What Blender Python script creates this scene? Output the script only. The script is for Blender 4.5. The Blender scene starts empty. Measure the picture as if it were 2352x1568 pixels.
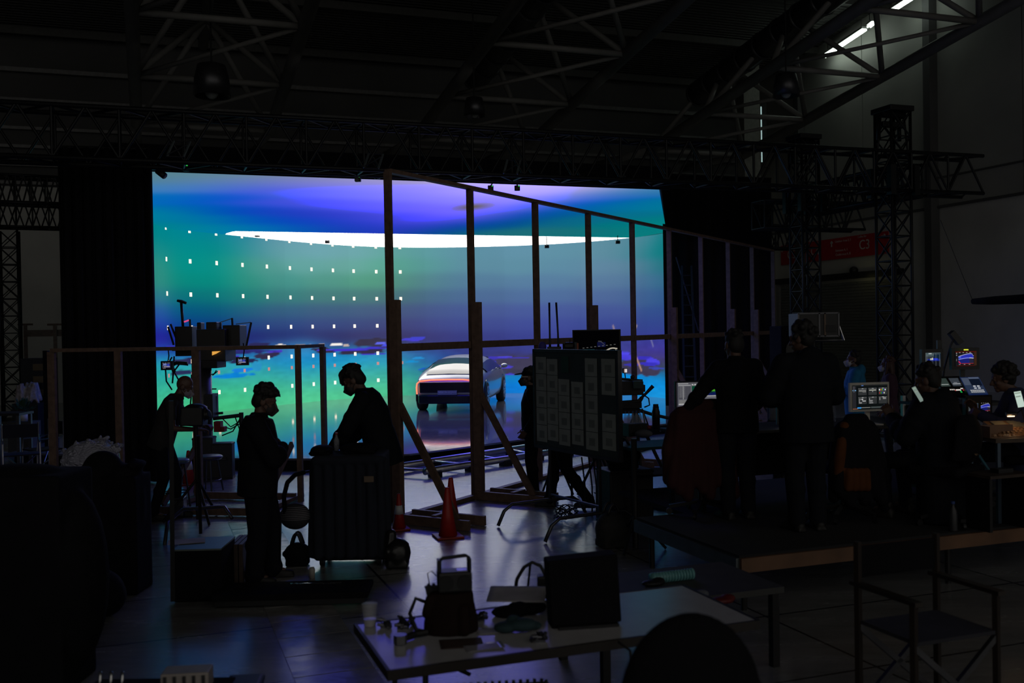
import bpy, bmesh, math, random
import numpy as np
from mathutils import Vector, Matrix
random.seed(7)
S = bpy.context.scene
COL = S.collection
# ------------------------------------------------------------------ camera
FPX = 2287.0                      # 35 mm lens on a 36 mm sensor, 2352 px wide
CAMZ = 2.2
PITCH = math.atan(28 / FPX); ROLL = math.radians(1.0)
CF = Vector((0, math.cos(PITCH), -math.sin(PITCH)))
_u = Vector((0, math.sin(PITCH), math.cos(PITCH))); _r = Vector((1, 0, 0))
CR = math.cos(ROLL) * _r - math.sin(ROLL) * _u
CU = math.cos(ROLL) * _u + math.sin(ROLL) * _r
cam = bpy.data.cameras.new('camera'); camo = bpy.data.objects.new('camera', cam); COL.objects.link(camo)
cam.sensor_width = 36; cam.lens = 36 * FPX / 2352; cam.clip_end = 200
m = Matrix.Identity(4)
for i in range(3):
    m[i][0] = CR[i]; m[i][1] = CU[i]; m[i][2] = -CF[i]
m[2][3] = CAMZ
camo.matrix_world = m
cam.dof.use_dof = True; cam.dof.focus_distance = 15.0; cam.dof.aperture_fstop = 2.4
S.camera = camo
# ------------------------------------------------------------------ world, exposure
S.view_settings.view_transform = 'Standard'; S.view_settings.look = 'None'
S.view_settings.exposure = 0.0; S.view_settings.gamma = 1.0; S.view_settings.use_curve_mapping = False
W = bpy.data.worlds.new('hall_ambient'); S.world = W; W.use_nodes = True
W.node_tree.nodes['Background'].inputs[0].default_value = (1.0, 0.96, 0.88, 1)
W.node_tree.nodes['Background'].inputs[1].default_value = 0.24
# ------------------------------------------------------------------ helpers
def ray(px, py): return CF + CR * ((px - 1176) / FPX) + CU * ((784 - py) / FPX)
def at(px, py, Y):
    d = ray(px, py); return Vector((0, 0, CAMZ)) + d * (Y / d.y)
def gz(px, py, z=0.0):
    d = ray(px, py); return Vector((0, 0, CAMZ)) + d * ((z - CAMZ) / d.z)
HD = Vector((math.cos(math.radians(20)), math.sin(math.radians(20)), 0)); HN = Vector((-HD.y, HD.x, 0))
YAW = math.radians(20)
def V(*a): return Vector(a)
def s2l(h):
    if isinstance(h, str): h = int(h, 16)
    return tuple((c / 12.92 if c <= .04045 else ((c + .055) / 1.055) ** 2.4) for c in ((h >> 16 & 255) / 255, (h >> 8 & 255) / 255, (h & 255) / 255))
MATS = {}
def mat(name, col, rough=.6, metal=0., var=.15, scale=8., bump=0., spec=.5, trans=0., sheen=0.):
    if name in MATS: return MATS[name]
    m = bpy.data.materials.new(name); m.use_nodes = True; nt = m.node_tree; b = nt.nodes['Principled BSDF']
    if not isinstance(col, tuple): col = s2l(col)
    tc = nt.nodes.new('ShaderNodeTexCoord'); n = nt.nodes.new('ShaderNodeTexNoise'); n.inputs['Scale'].default_value = scale; n.inputs['Detail'].default_value = 4
    nt.links.new(tc.outputs['Object'], n.inputs['Vector'])
    r = nt.nodes.new('ShaderNodeValToRGB')
    r.color_ramp.elements[0].position = .3; r.color_ramp.elements[1].position = .7
    r.color_ramp.elements[0].color = tuple(c * (1 - var) for c in col) + (1,); r.color_ramp.elements[1].color = tuple(min(1, c * (1 + var)) for c in col) + (1,)
    nt.links.new(n.outputs['Fac'], r.inputs['Fac']); nt.links.new(r.outputs['Color'], b.inputs['Base Color'])
    b.inputs['Roughness'].default_value = rough; b.inputs['Metallic'].default_value = metal; b.inputs['Specular IOR Level'].default_value = spec
    if trans: b.inputs['Transmission Weight'].default_value = trans
    if bump:
        bp = nt.nodes.new('ShaderNodeBump'); bp.inputs['Strength'].default_value = bump; bp.inputs['Distance'].default_value = .02
        nt.links.new(n.outputs['Fac'], bp.inputs['Height']); nt.links.new(bp.outputs['Normal'], b.inputs['Normal'])
    MATS[name] = m; return m
def emat(name, col, strength=1.):
    if name in MATS: return MATS[name]
    m = bpy.data.materials.new(name); m.use_nodes = True; nt = m.node_tree; nt.nodes.clear()
    e = nt.nodes.new('ShaderNodeEmission'); o = nt.nodes.new('ShaderNodeOutputMaterial')
    e.inputs[0].default_value = (*(col if isinstance(col, tuple) else s2l(col)), 1); e.inputs[1].default_value = strength
    nt.links.new(e.outputs[0], o.inputs[0]); MATS[name] = m; return m
def cmat(name, strength=1.):            # a lit display: the picture is stored on its pixels
    if name in MATS: return MATS[name]
    m = bpy.data.materials.new(name); m.use_nodes = True; nt = m.node_tree; nt.nodes.clear()
    a = nt.nodes.new('ShaderNodeAttribute'); a.attribute_name = 'pixels'
    e = nt.nodes.new('ShaderNodeEmission'); o = nt.nodes.new('ShaderNodeOutputMaterial'); e.inputs[1].default_value = strength
    nt.links.new(a.outputs['Color'], e.inputs[0]); nt.links.new(e.outputs[0], o.inputs[0]); MATS[name] = m; return m
BLACK = mat('black_fabric', (.007, .007, .009), .9, spec=.15); BLK2 = mat('black_plastic', (.010, .010, .012), .45); STEEL = mat('dark_steel', (.012, .012, .014), .5, .3)
TRUSS = mat('black_truss', (.010, .011, .013), .45, .5); ALU = mat('aluminium', (.55, .55, .58), .3, 1.); CHROME = mat('chrome', (.6, .6, .62), .15, 1.)
WOOD = mat('pine', (.16, .10, .075), .6, 0, .25, 14, .1); WOODD = mat('dark_wood', (.045, .028, .02), .6, 0, .3, 14)
GREYM = mat('grey_metal', (.10, .10, .11), .4, .8); PAPER = mat('paper', (.55, .56, .55), .8); WHITEP = mat('white_plastic', (.6, .6, .58), .4)
RED = mat('red_plastic', (.55, .02, .015), .4); ORANGE = mat('cone_orange', (.42, .018, .012), .45); REFL = mat('reflective_white', (.7, .7, .7), .4)
CASE = mat('road_case', (.012, .012, .013), .5); TEALM = mat('teal_plastic', (.02, .25, .25), .4); CABLE = mat('cable_rubber', (.008, .008, .009), .5)
SKIN = mat('skin', (.11, .058, .042), .55, 0, .08); SKIND = mat('skin_brown', (.10, .052, .038), .5, 0, .08); HAIR = mat('dark_hair', (.008, .007, .007), .7); MASKM = mat('mask_white', (.45, .45, .50), .8); MASKB = mat('mask_dark', (.035, .03, .032), .8)
SHOE = mat('shoe_black', (.012, .011, .010), .6); JEAN = mat('dark_trousers', (.009, .010, .014), .9, spec=.15); JACK = mat('black_jacket', (.007, .008, .011), .85, spec=.15)
FILM = bpy.data.materials.new('clear_film'); FILM.use_nodes = True
_n = FILM.node_tree; _n.nodes.clear(); _t = _n.nodes.new('ShaderNodeBsdfTransparent'); _g = _n.nodes.new('ShaderNodeBsdfGlossy'); _x = _n.nodes.new('ShaderNodeMixShader'); _o = _n.nodes.new('ShaderNodeOutputMaterial')
_g.inputs['Roughness'].default_value = .12; _x.inputs[0].default_value = .03; _t.inputs[0].default_value = (.98, .98, .985, 1)
_n.links.new(_t.outputs[0], _x.inputs[1]); _n.links.new(_g.outputs[0], _x.inputs[2]); _n.links.new(_x.outputs[0], _o.inputs[0])
def bag_mat(name, c):
    m = bpy.data.materials.new(name); m.use_nodes = True; b = m.node_tree.nodes['Principled BSDF']
    b.inputs['Base Color'].default_value = (*c, 1); b.inputs['Roughness'].default_value = .25; b.inputs['Alpha'].default_value = .3; return m
CLEARB = bag_mat('clear_bag', (.45, .47, .52)); CUPM = bag_mat('cup_plastic', (.75, .76, .8))

class MB:
    def __init__(s): s.v = []; s.f = []; s.c = None
    def add(s, vs, fs):
        o = len(s.v); s.v += [tuple(v) for v in vs]; s.f += [tuple(i + o for i in f) for f in fs]; return s
    def box(s, c, size, M=None):
        x, y, z = (a / 2 for a in size); c = Vector(c)
        P = [Vector((i * x, j * y, k * z)) for k in (-1, 1) for j in (-1, 1) for i in (-1, 1)]
        if M is not None:
            if not isinstance(M, Matrix): M = Matrix.Rotation(M, 3, 'Z')
            P = [M @ p for p in P]
        return s.add([c + p for p in P], [(0, 2, 3, 1), (4, 5, 7, 6), (0, 1, 5, 4), (2, 6, 7, 3), (0, 4, 6, 2), (1, 3, 7, 5)])
    def beam(s, a, b, w, h, up=(0, 0, 1)):      # rectangular bar from a to b
        a = Vector(a); b = Vector(b); t = (b - a); L = t.length; t.normalize(); up = Vector(up)
        if abs(t.dot(up)) > .98: up = Vector((HD.x, HD.y, 0))
        x = t.cross(up).normalized(); z = x.cross(t)
        M = Matrix((x, t, z)).transposed()
        return s.box((a + b) / 2, (w, L, h), M)
    def tube(s, a, b, r0, r1=None, n=10, caps=True):
        return s.path([a, b], [r0, r0 if r1 is None else r1], n, caps)
    def path(s, pts, r, n=8, caps=True):
        pts = [Vector(p) for p in pts]; k = len(pts)
        R = r if isinstance(r, (list, tuple)) else [r] * k
        vs = []; prev = None
        for i, p in enumerate(pts):
            t = (pts[min(i + 1, k - 1)] - pts[max(i - 1, 0)])
            if t.length < 1e-9: t = Vector((0, 0, 1))
            t.normalize()
            if prev is None:
                x = t.orthogonal().normalized()
            else:
                x = prev - t * prev.dot(t)
                x = x.normalized() if x.length > 1e-6 else t.orthogonal().normalized()
            prev = x; y = t.cross(x)
            vs += [p + (x * math.cos(2 * math.pi * j / n) + y * math.sin(2 * math.pi * j / n)) * R[i] for j in range(n)]
        fs = [(i * n + j, i * n + (j + 1) % n, (i + 1) * n + (j + 1) % n, (i + 1) * n + j) for i in range(k - 1) for j in range(n)]
        if caps: fs += [tuple(range(n - 1, -1, -1)), tuple((k - 1) * n + j for j in range(n))]
        return s.add(vs, fs)
    def lathe(s, prof, c=(0, 0, 0), n=20, M=None):
        c = Vector(c); vs = []
        for r, z in prof:
            for j in range(n):
                p = Vector((r * math.cos(2 * math.pi * j / n), r * math.sin(2 * math.pi * j / n), z)); vs.append(c + (M @ p if M is not None else p))
        k = len(prof)
        fs = [(i * n + j, i * n + (j + 1) % n, (i + 1) * n + (j + 1) % n, (i + 1) * n + j) for i in range(k - 1) for j in range(n)]
        if prof[0][0] > 1e-6: fs.append(tuple(range(n - 1, -1, -1)))
        if prof[-1][0] > 1e-6: fs.append(tuple((k - 1) * n + j for j in range(n)))
        return s.add(vs, fs)
    def ell(s, c, r, M=None, n=16, k=10):
        if not isinstance(r, (tuple, list)): r = (r, r, r)
        c = Vector(c); vs = []
        for i in range(k + 1):
            th = math.pi * i / k
            for j in range(n):
                p = Vector((r[0] * math.sin(th) * math.cos(2 * math.pi * j / n), r[1] * math.sin(th) * math.sin(2 * math.pi * j / n), -r[2] * math.cos(th)))
                vs.append(c + (M @ p if M is not None else p))
        return s.add(vs, [(i * n + j, i * n + (j + 1) % n, (i + 1) * n + (j + 1) % n, (i + 1) * n + j) for i in range(k) for j in range(n)])
    def cap(s, a, b, r0, r1=None, n=12):        # capsule with round ends
        a = Vector(a); b = Vector(b); r1 = r0 if r1 is None else r1; t = (b - a)
        if t.length < 1e-6: return s.ell(a, r0)
        t.normalize(); pts = []; R = []
        for i in range(5):
            th = math.pi / 2 * i / 4; pts.append(a - t * r0 * math.cos(th)); R.append(max(1e-4, r0 * math.sin(th)))
        for i in range(5):
            th = math.pi / 2 * i / 4; pts.append(b + t * r1 * math.sin(th)); R.append(max(1e-4, r1 * math.cos(th)))
        return s.path(pts, R, n)
    def loft(s, secs, n=20):                    # secs: (centre, x-axis, y-axis, rx, ry, power)
        vs = []
        for c, x, y, rx, ry in secs:
            c = Vector(c)
            for j in range(n):
                a = 2 * math.pi * j / n; vs.append(c + Vector(x) * rx * math.cos(a) + Vector(y) * ry * math.sin(a))
        k = len(secs)
        fs = [(i * n + j, i * n + (j + 1) % n, (i + 1) * n + (j + 1) % n, (i + 1) * n + j) for i in range(k - 1) for j in range(n)]
        fs += [tuple(range(n - 1, -1, -1)), tuple((k - 1) * n + j for j in range(n))]
        return s.add(vs, fs)
    def prism(s, poly, z0, z1):
        k = len(poly); vs = [(p[0], p[1], z0) for p in poly] + [(p[0], p[1], z1) for p in poly]
        return s.add(vs, [tuple(range(k - 1, -1, -1)), tuple(range(k, 2 * k))] + [(i, (i + 1) % k, k + (i + 1) % k, k + i) for i in range(k)])
    def quad(s, *p): return s.add(p, [tuple(range(len(p)))])
    def build(s, name, material, parent=None, world=False, smooth=False, bevel=0.):
        me = bpy.data.meshes.new(name); me.from_pydata(s.v, [], s.f); me.materials.append(material)
        bm = bmesh.new(); bm.from_mesh(me); bmesh.ops.recalc_face_normals(bm, faces=bm.faces)
        bm.to_mesh(me); bm.free()
        return link(name, me, parent, world, smooth, bevel)
def wm(o):
    b = Matrix.LocRotScale(o.location, o.rotation_euler, o.scale)
    return b if o.parent is None else wm(o.parent) @ o.matrix_parent_inverse @ b
def link(name, me, parent=None, world=False, smooth=False, bevel=0.):
    o = bpy.data.objects.new(name, me); COL.objects.link(o)
    if smooth:
        for p in me.polygons: p.use_smooth = True
    if bevel:
        b = o.modifiers.new('edge', 'BEVEL'); b.width = bevel; b.segments = 2; b.limit_method = 'ANGLE'; b.angle_limit = .7
    if parent is not None:
        o.parent = parent
        if world: o.matrix_parent_inverse = wm(parent).inverted()
    return o
def tag(o, label=None, cat=None, group=None, kind=None):
    if label: o['label'] = label
    if cat: o['category'] = cat
    if group: o['group'] = group
    if kind: o['kind'] = kind
    return o
def thing(name, label, cat, loc=(0, 0, 0), rot=0., group=None):
    o = bpy.data.objects.new(name, None); COL.objects.link(o); o.empty_display_size = .1
    o.location = loc; o.rotation_euler = (0, 0, rot); return tag(o, label, cat, group)
def struct(name, mb, material, **k):
    return tag(mb.build(name, material, **k), kind='structure')
def copy_tree(o, parent=None):
    c = o.copy(); COL.objects.link(c)
    if parent is not None: c.parent = parent
    for ch in [x for x in bpy.data.objects if x.parent == o]: copy_tree(ch, c)
    return c
def screen(name, rects, M, parent=None, world=False, strength=1., label=None):
    """flat display: rects (x0,y0,x1,y1,hex) painted back to front; M maps (x,y,depth) to space"""
    me = bpy.data.meshes.new(name); vs = []; fs = []; cols = []
    for k, (x0, y0, x1, y1, h) in enumerate(rects):
        o = len(vs); z = .0004 * k if k < 1 else .0008 + .00002 * k
        vs += [M @ Vector(p) for p in ((x0, y0, z), (x1, y0, z), (x1, y1, z), (x0, y1, z))]; fs.append((o, o + 1, o + 2, o + 3)); cols += [(*s2l(h), 1)] * 4
    me.from_pydata(vs, [], fs); a = me.color_attributes.new('pixels', 'FLOAT_COLOR', 'POINT')
    a.data.foreach_set('color', np.array(cols, dtype=np.float32).ravel()); me.materials.append(cmat('display_%g' % strength, strength))
    o = link(name, me, parent, world); return o
def text_mesh(name, body, size, M, material, parent, world=False):
    c = bpy.data.curves.new(name, 'FONT'); c.body = body; c.size = size; c.extrude = .002; c.align_x = 'LEFT'; c.align_y = 'BOTTOM'
    t = bpy.data.objects.new('tmp', c); COL.objects.link(t)
    me = bpy.data.meshes.new_from_object(t.evaluated_get(bpy.context.evaluated_depsgraph_get())); bpy.data.objects.remove(t)
    me.transform(M); me.materials.clear(); me.materials.append(material); return link(name, me, parent, world)
def voxel(mb, size, smooth=2):
    me = bpy.data.meshes.new('tmp'); me.from_pydata(mb.v, [], mb.f)
    bm = bmesh.new(); bm.from_mesh(me); bmesh.ops.recalc_face_normals(bm, faces=bm.faces); bm.to_mesh(me); bm.free()
    t = bpy.data.objects.new('tmp', me); COL.objects.link(t)
    r = t.modifiers.new('r', 'REMESH'); r.mode = 'VOXEL'; r.voxel_size = size; r.use_smooth_shade = True
    if smooth:
        q = t.modifiers.new('s', 'SMOOTH'); q.factor = .5; q.iterations = smooth
    out = bpy.data.meshes.new_from_object(t.evaluated_get(bpy.context.evaluated_depsgraph_get())); bpy.data.objects.remove(t); bpy.data.meshes.remove(me); return out
def vox(name, mb, size, material, parent=None, world=False, smooth=2):
    me = voxel(mb, size, smooth); me.materials.clear(); me.materials.append(material); me.name = name; return link(name, me, parent, world, True)
def arc(a, b, sag, n=10, side=(0, 0, -1)):
    a = Vector(a); b = Vector(b); side = Vector(side); return [a.lerp(b, i / n) + side * sag * 4 * (i / n) * (1 - i / n) for i in range(n + 1)]
# ------------------------------------------------------------------ hall shell
def floor_material():
    m = bpy.data.materials.new('hall_floor'); m.use_nodes = True; nt = m.node_tree; b = nt.nodes['Principled BSDF']
    tc = nt.nodes.new('ShaderNodeTexCoord'); mp = nt.nodes.new('ShaderNodeMapping'); mp.inputs['Rotation'].default_value = (0, 0, -YAW + math.pi / 2); mp.inputs['Location'].default_value = (.3, .55, 0)
    nt.links.new(tc.outputs['Object'], mp.inputs['Vector'])
    br = nt.nodes.new('ShaderNodeTexBrick'); br.offset = .0; br.inputs['Scale'].default_value = 1; br.inputs['Mortar Size'].default_value = .012; br.inputs['Brick Width'].default_value = 1.22; br.inputs['Row Height'].default_value = 2.44; br.inputs['Mortar Smooth'].default_value = .2
    br.inputs['Color1'].default_value = (.25, .247, .245, 1); br.inputs['Color2'].default_value = (.31, .307, .305, 1); br.inputs['Mortar'].default_value = (.01, .01, .01, 1)
    nt.links.new(mp.outputs[0], br.inputs['Vector'])
    n1 = nt.nodes.new('ShaderNodeTexNoise'); n1.inputs['Scale'].default_value = 1.3; n1.inputs['Detail'].default_value = 8; n1.inputs['Roughness'].default_value = .65
    n2 = nt.nodes.new('ShaderNodeTexNoise'); n2.inputs['Scale'].default_value = 70; n2.inputs['Detail'].default_value = 6; n2.inputs['Roughness'].default_value = .7
    mp2 = nt.nodes.new('ShaderNodeMapping'); mp2.inputs['Rotation'].default_value = (0, 0, -YAW); mp2.inputs['Scale'].default_value = (.8, 3.4, 1)
    nt.links.new(tc.outputs['Object'], mp2.inputs['Vector'])
    nt.links.new(mp2.outputs[0], n1.inputs['Vector']); nt.links.new(mp2.outputs[0], n2.inputs['Vector'])
    mx = nt.nodes.new('ShaderNodeMixRGB'); mx.blend_type = 'MULTIPLY'; mx.inputs[0].default_value = .55
    rr = nt.nodes.new('ShaderNodeValToRGB'); rr.color_ramp.elements[0].position = .35; rr.color_ramp.elements[1].position = .62; rr.color_ramp.elements[0].color = (.45, .45, .45, 1)
    nt.links.new(n1.outputs['Fac'], rr.inputs['Fac']); nt.links.new(br.outputs['Color'], mx.inputs[1]); nt.links.new(rr.outputs['Color'], mx.inputs[2]); nt.links.new(mx.outputs[0], b.inputs['Base Color'])
    r2 = nt.nodes.new('ShaderNodeMapRange'); r2.inputs['From Min'].default_value = .3; r2.inputs['From Max'].default_value = .7; r2.inputs['To Min'].default_value = .18; r2.inputs['To Max'].default_value = .30
    nt.links.new(n1.outputs['Fac'], r2.inputs['Value']); nt.links.new(r2.outputs[0], b.inputs['Roughness'])
    bp = nt.nodes.new('ShaderNodeBump'); bp.inputs['Strength'].default_value = .55; bp.inputs['Distance'].default_value = .004
    nt.links.new(n2.outputs['Fac'], bp.inputs['Height']); nt.links.new(bp.outputs['Normal'], b.inputs['Normal'])
    b.inputs['Specular IOR Level'].default_value = 1.; b.inputs['Coat Weight'].default_value = .8; b.inputs['Coat Roughness'].default_value = .22
    return m
def wave_mat(name, col, rot, scale, rough=.6, axis='X', strength=1., dist=.05):
    m = bpy.data.materials.new(name); m.use_nodes = True; nt = m.node_tree; b = nt.nodes['Principled BSDF']
    tc = nt.nodes.new('ShaderNodeTexCoord'); mp = nt.nodes.new('ShaderNodeMapping'); mp.inputs['Rotation'].default_value = (0, 0, rot)
    w = nt.nodes.new('ShaderNodeTexWave'); w.bands_direction = axis; w.inputs['Scale'].default_value = scale
    nt.links.new(tc.outputs['Object'], mp.inputs['Vector']); nt.links.new(mp.outputs[0], w.inputs['Vector'])
    bp = nt.nodes.new('ShaderNodeBump'); bp.inputs['Strength'].default_value = strength; bp.inputs['Distance'].default_value = dist
    nt.links.new(w.outputs['Fac'], bp.inputs['Height']); nt.links.new(bp.outputs['Normal'], b.inputs['Normal'])
    b.inputs['Base Color'].default_value = (*col, 1); b.inputs['Roughness'].default_value = rough; return m
def hp(u, v, z): p = HD * u + HN * v; return Vector((p.x, p.y, z))      # hall axes to world
struct('floor', MB().quad(hp(-28, -12, 0), hp(40, -12, 0), hp(40, 48, 0), hp(-28, 48, 0)), floor_material())
mb = MB()
for i in range(44): mb.box(hp(.82 + .26, 3.2 + .43 * i, .001), (.52, .418, .006), YAW)
struct('trim_5', mb, mat('trench_cover', (.22, .215, .21), .24, 0, .35, 5, .25, spec=1.))
# back wall: plane n = 36 ; right wall: plane u = 24.4 (both hall aligned)
VB = 36.5; UR = 24.4
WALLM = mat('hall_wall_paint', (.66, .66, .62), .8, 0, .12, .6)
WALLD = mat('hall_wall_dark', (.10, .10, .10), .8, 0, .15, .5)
GIRT = mat('galvanised_girt', (.18, .18, .18), .5, .4)
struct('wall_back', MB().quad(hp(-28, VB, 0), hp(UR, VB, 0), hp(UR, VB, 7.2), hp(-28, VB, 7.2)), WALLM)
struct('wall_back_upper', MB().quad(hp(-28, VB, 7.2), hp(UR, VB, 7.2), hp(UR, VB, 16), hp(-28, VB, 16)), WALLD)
# right wall: panels with joints, lower dado band
mb = MB()
mb.quad(hp(UR, VB, 0), hp(UR, -12, 0), hp(UR, -12, 18), hp(UR, VB, 18))
struct('wall_right', mb, WALLM)
mb = MB()
for i in range(14):
    v0 = VB - i * 3.5; mb.box(hp(UR - .02, v0 - 1.75, 11.45), (.06, 3.46, 10.9), YAW)
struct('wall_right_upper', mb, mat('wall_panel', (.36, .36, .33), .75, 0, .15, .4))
mb = MB()
for v0 in (VB - 3.5, VB - 10.5, VB - 17.5): mb.box(hp(UR - .2, v0, 7.5), (.35, .30, 15), YAW)
struct('trim_1', mb, WALLD)
mb = MB(); mb.box(hp(UR - .08, 10, 5.95), (.1, 54, .07), YAW); mb.box(hp(UR - .08, 10, 6.9), (.1, 54, .05), YAW)
struct('trim_2', mb, WALLD)
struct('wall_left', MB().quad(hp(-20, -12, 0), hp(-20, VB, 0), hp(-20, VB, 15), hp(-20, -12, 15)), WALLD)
mb = MB()
for k, z in enumerate((7.3, 7.9, 8.5, 9.1)): mb.box(hp(-2, VB - .15, z), (52, .14, .10), YAW)
for k, z in enumerate((10.0, 11.0)): mb.box(hp(-2, VB - .2, z), (52, .16, .14), YAW)
struct('trim_3', mb, GIRT)
# roof deck: rises towards the camera
RS = .12
def roofz(v): return 12.3 + RS * (VB - v)
struct('ceiling', MB().quad(hp(-28, VB, roofz(VB)), hp(UR, VB, roofz(VB)), hp(UR, -12, roofz(-12)), hp(-28, -12, roofz(-12))), wave_mat('roof_deck', (.10, .10, .095), -YAW, 1.6, .55, 'Y', 1., .12))
mb = MB()
for v in range(0, 38, 4): mb.beam(hp(-28, v, roofz(v) - .15), hp(UR, v, roofz(v) - .15), .12, .25)
struct('trim_4', mb, mat('purlin_paint', (.09, .09, .085), .6))
# ------------------------------------------------------------------ roof trusses (round pipe, two lower chords and one upper)
PIPE = mat('pipe_paint', (.24, .235, .225), .55, 0, .1, 3)
def lowz(v): return 8.55 + .145 * (32.0 - v)
def roof_truss(u0, u1, label):
    t = thing('roof_truss', label, 'roof truss', hp((u0 + u1) / 2, 32, 0), YAW, 'pipe roof trusses')
    top = (u0 + u1) / 2; V0, V1 = 32.0, 2.0
    N = 8; vs = [V0 + (V1 - V0) * i / N for i in range(N + 1)]
    for u in (u0, u1): MB().tube(hp(u, V0, lowz(V0)), hp(u, V1, lowz(V1)), .17, n=14).build('lower_chord', PIPE, t, True, True)
    MB().tube(hp(top, V0, lowz(V0) + 2.5), hp(top, V1, lowz(V1) + 2.5), .15, n=14).build('upper_chord', PIPE, t, True, True)
    for u in (u0, u1):
        mb = MB()
        for i in range(N):
            vm = (vs[i] + vs[i + 1]) / 2
            mb.tube(hp(u, vs[i], lowz(vs[i])), hp(top, vm, lowz(vm) + 2.5), .085); mb.tube(hp(u, vs[i + 1], lowz(vs[i + 1])), hp(top, vm, lowz(vm) + 2.5), .085)
        mb.build('diagonal_bracing', PIPE, t, True, True)
    mb = MB()
    for i in range(N + 1):
        mb.tube(hp(u0, vs[i], lowz(vs[i])), hp(u1, vs[i], lowz(vs[i])), .085)
        if i < N: mb.tube(hp(u0, vs[i], lowz(vs[i])), hp(u1, vs[i + 1], lowz(vs[i + 1])), .06)
    mb.build('cross_bracing', PIPE, t, True, True)
    mb = MB()
    for u in (u0, u1): mb.tube(hp(u, V0, lowz(V0)), hp(u, VB - .1, lowz(V0) + .2), .13); 
    mb.build('end_bracket', PIPE, t, True, True)
def uof(px):     # hall u of a truss foot that ends on the far girder line
    r = (px - 1176) / FPX; Y0 = 34.07; X = r * Y0 / (1 - .364 * r); Y = Y0 + .364 * X; return X * HD.x + Y * HD.y
roof_truss(uof(325), uof(630), 'grey pipe roof truss over the left side of the hall')
roof_truss(uof(962), uof(1222), 'grey pipe roof truss over the middle of the hall')
roof_truss(uof(1500), uof(1714), 'grey pipe roof truss on the right, beside the lit strip lights')
# ducts
for px0, px1, lab in ((1360, 1280, 'dark round ventilation duct above the middle roof truss'), (1905, 1640, 'fat round ventilation duct above the right roof truss')):
    pass
DUCT = mat('duct_steel', (.12, .12, .125), .35, .7)
for u, lab in (((uof(962) + uof(1222)) / 2 - .2, 'round ventilation duct running inside the middle roof truss'), ((uof(1500) + uof(1714)) / 2 - .6, 'round ventilation duct running inside the right roof truss')):
    d = MB().tube(hp(u, 31, lowz(31) + 1.7), hp(u, 4, lowz(4) + 2.0), .42, n=24)
    for i in range(27): d.tube(hp(u, 31 - i, lowz(31 - i) + 1.7 + i / 90), hp(u, 30.9 - i, lowz(30.9 - i) + 1.7 + i / 90), .45, n=24)
    tag(d.build('ventilation_duct', DUCT, None, False, True), lab, 'duct')
# high bay lamps, switched off
def high_bay(px, py, Y, label, s=1.):
    p = at(px, py, Y); t = thing('pendant_lamp', label, 'pendant lamp', p)
    MB().lathe([(.06 * s, .55 * s), (.22 * s, .5 * s), (.27 * s, .30 * s), (.30 * s, 0), (.27 * s, .01), (.2 * s, .3 * s), (0, .42 * s)], n=24).build('lamp_shade', GREYM, t, False, True)
    MB().tube((0, 0, .5 * s), (0, 0, max(.8, roofz(p.dot(HN)) - p.z)), .02).build('hanger', STEEL, t)
    MB().ell((0, 0, .12 * s), (.12 * s, .12 * s, .16 * s)).build('bulb', mat('frosted_glass', (.35, .38, .38), .3), t, False, True)
high_bay(487, 222, 24, 'unlit bucket shaped pendant lamp between the left and middle roof trusses', 1.5)
high_bay(1090, 268, 27, 'small unlit pendant lamp under the middle roof truss', 1.)
high_bay(1806, 222, 27, 'unlit pendant lamp hanging under the right roof truss', 1.2)
# strip lights along the top of the right wall
TUBEM = emat('fluorescent', (.80, .95, .84), 6.)
STRIPS = [((1893, 131), 37.4, (1986, 69), 34.9), ((2052, 24), 33.4, (2130, -26), 31.8), ((1996, 62), 34.6, (2008, 52), 34.3)]
for k, (a, ya, b, yb) in enumerate(STRIPS):
    A = at(*a, ya); B = at(*b, yb); c = (A + B) / 2
    t = thing('strip_light', ('lit fluorescent strip light, the lower long one at top right', 'lit fluorescent strip light in the top right corner of the view', 'short lit stub of strip light just above the lower long one')[k], 'strip light', c, 0, 'strip lights on the right wall')
    MB().beam(A + V(0, 0, .09), B + V(0, 0, .09), .22, .07).build('housing', WHITEP, t, True)
    for s in (-.05, .05): MB().tube(A + V(s, 0, 0), B + V(s, 0, 0), .034).build('fluorescent_tube', TUBEM, t, True)
    MB().tube(A.lerp(B, .1), A.lerp(B, .1) + V(0, 0, 1.2), .012).build('hanger', STEEL, t, True)
# narrow bright door gap in the far corner
g0 = at(1748, 245, 39.0); g1 = at(1750, 372, 39.0)
t = thing('gap_light', 'tall thin lit slit beside the far column at upper right', 'light', g1)
MB().tube(g0, g1, .022).build('glowing_strip', emat('slit_glow', (.55, .8, .78), .6), t, True)
MB().box((g0 + g1) / 2 + V(.14, .1, 0), (.16, .1, (g0 - g1).length + .4)).build('backing', STEEL, t, True)
# tall column next to it
struct('column', MB().box(V(at(1722, 300, 38).x, 38.2, 7), (.7, .5, 14), YAW), mat('column_paint', (.22, .22, .2), .7))
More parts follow.
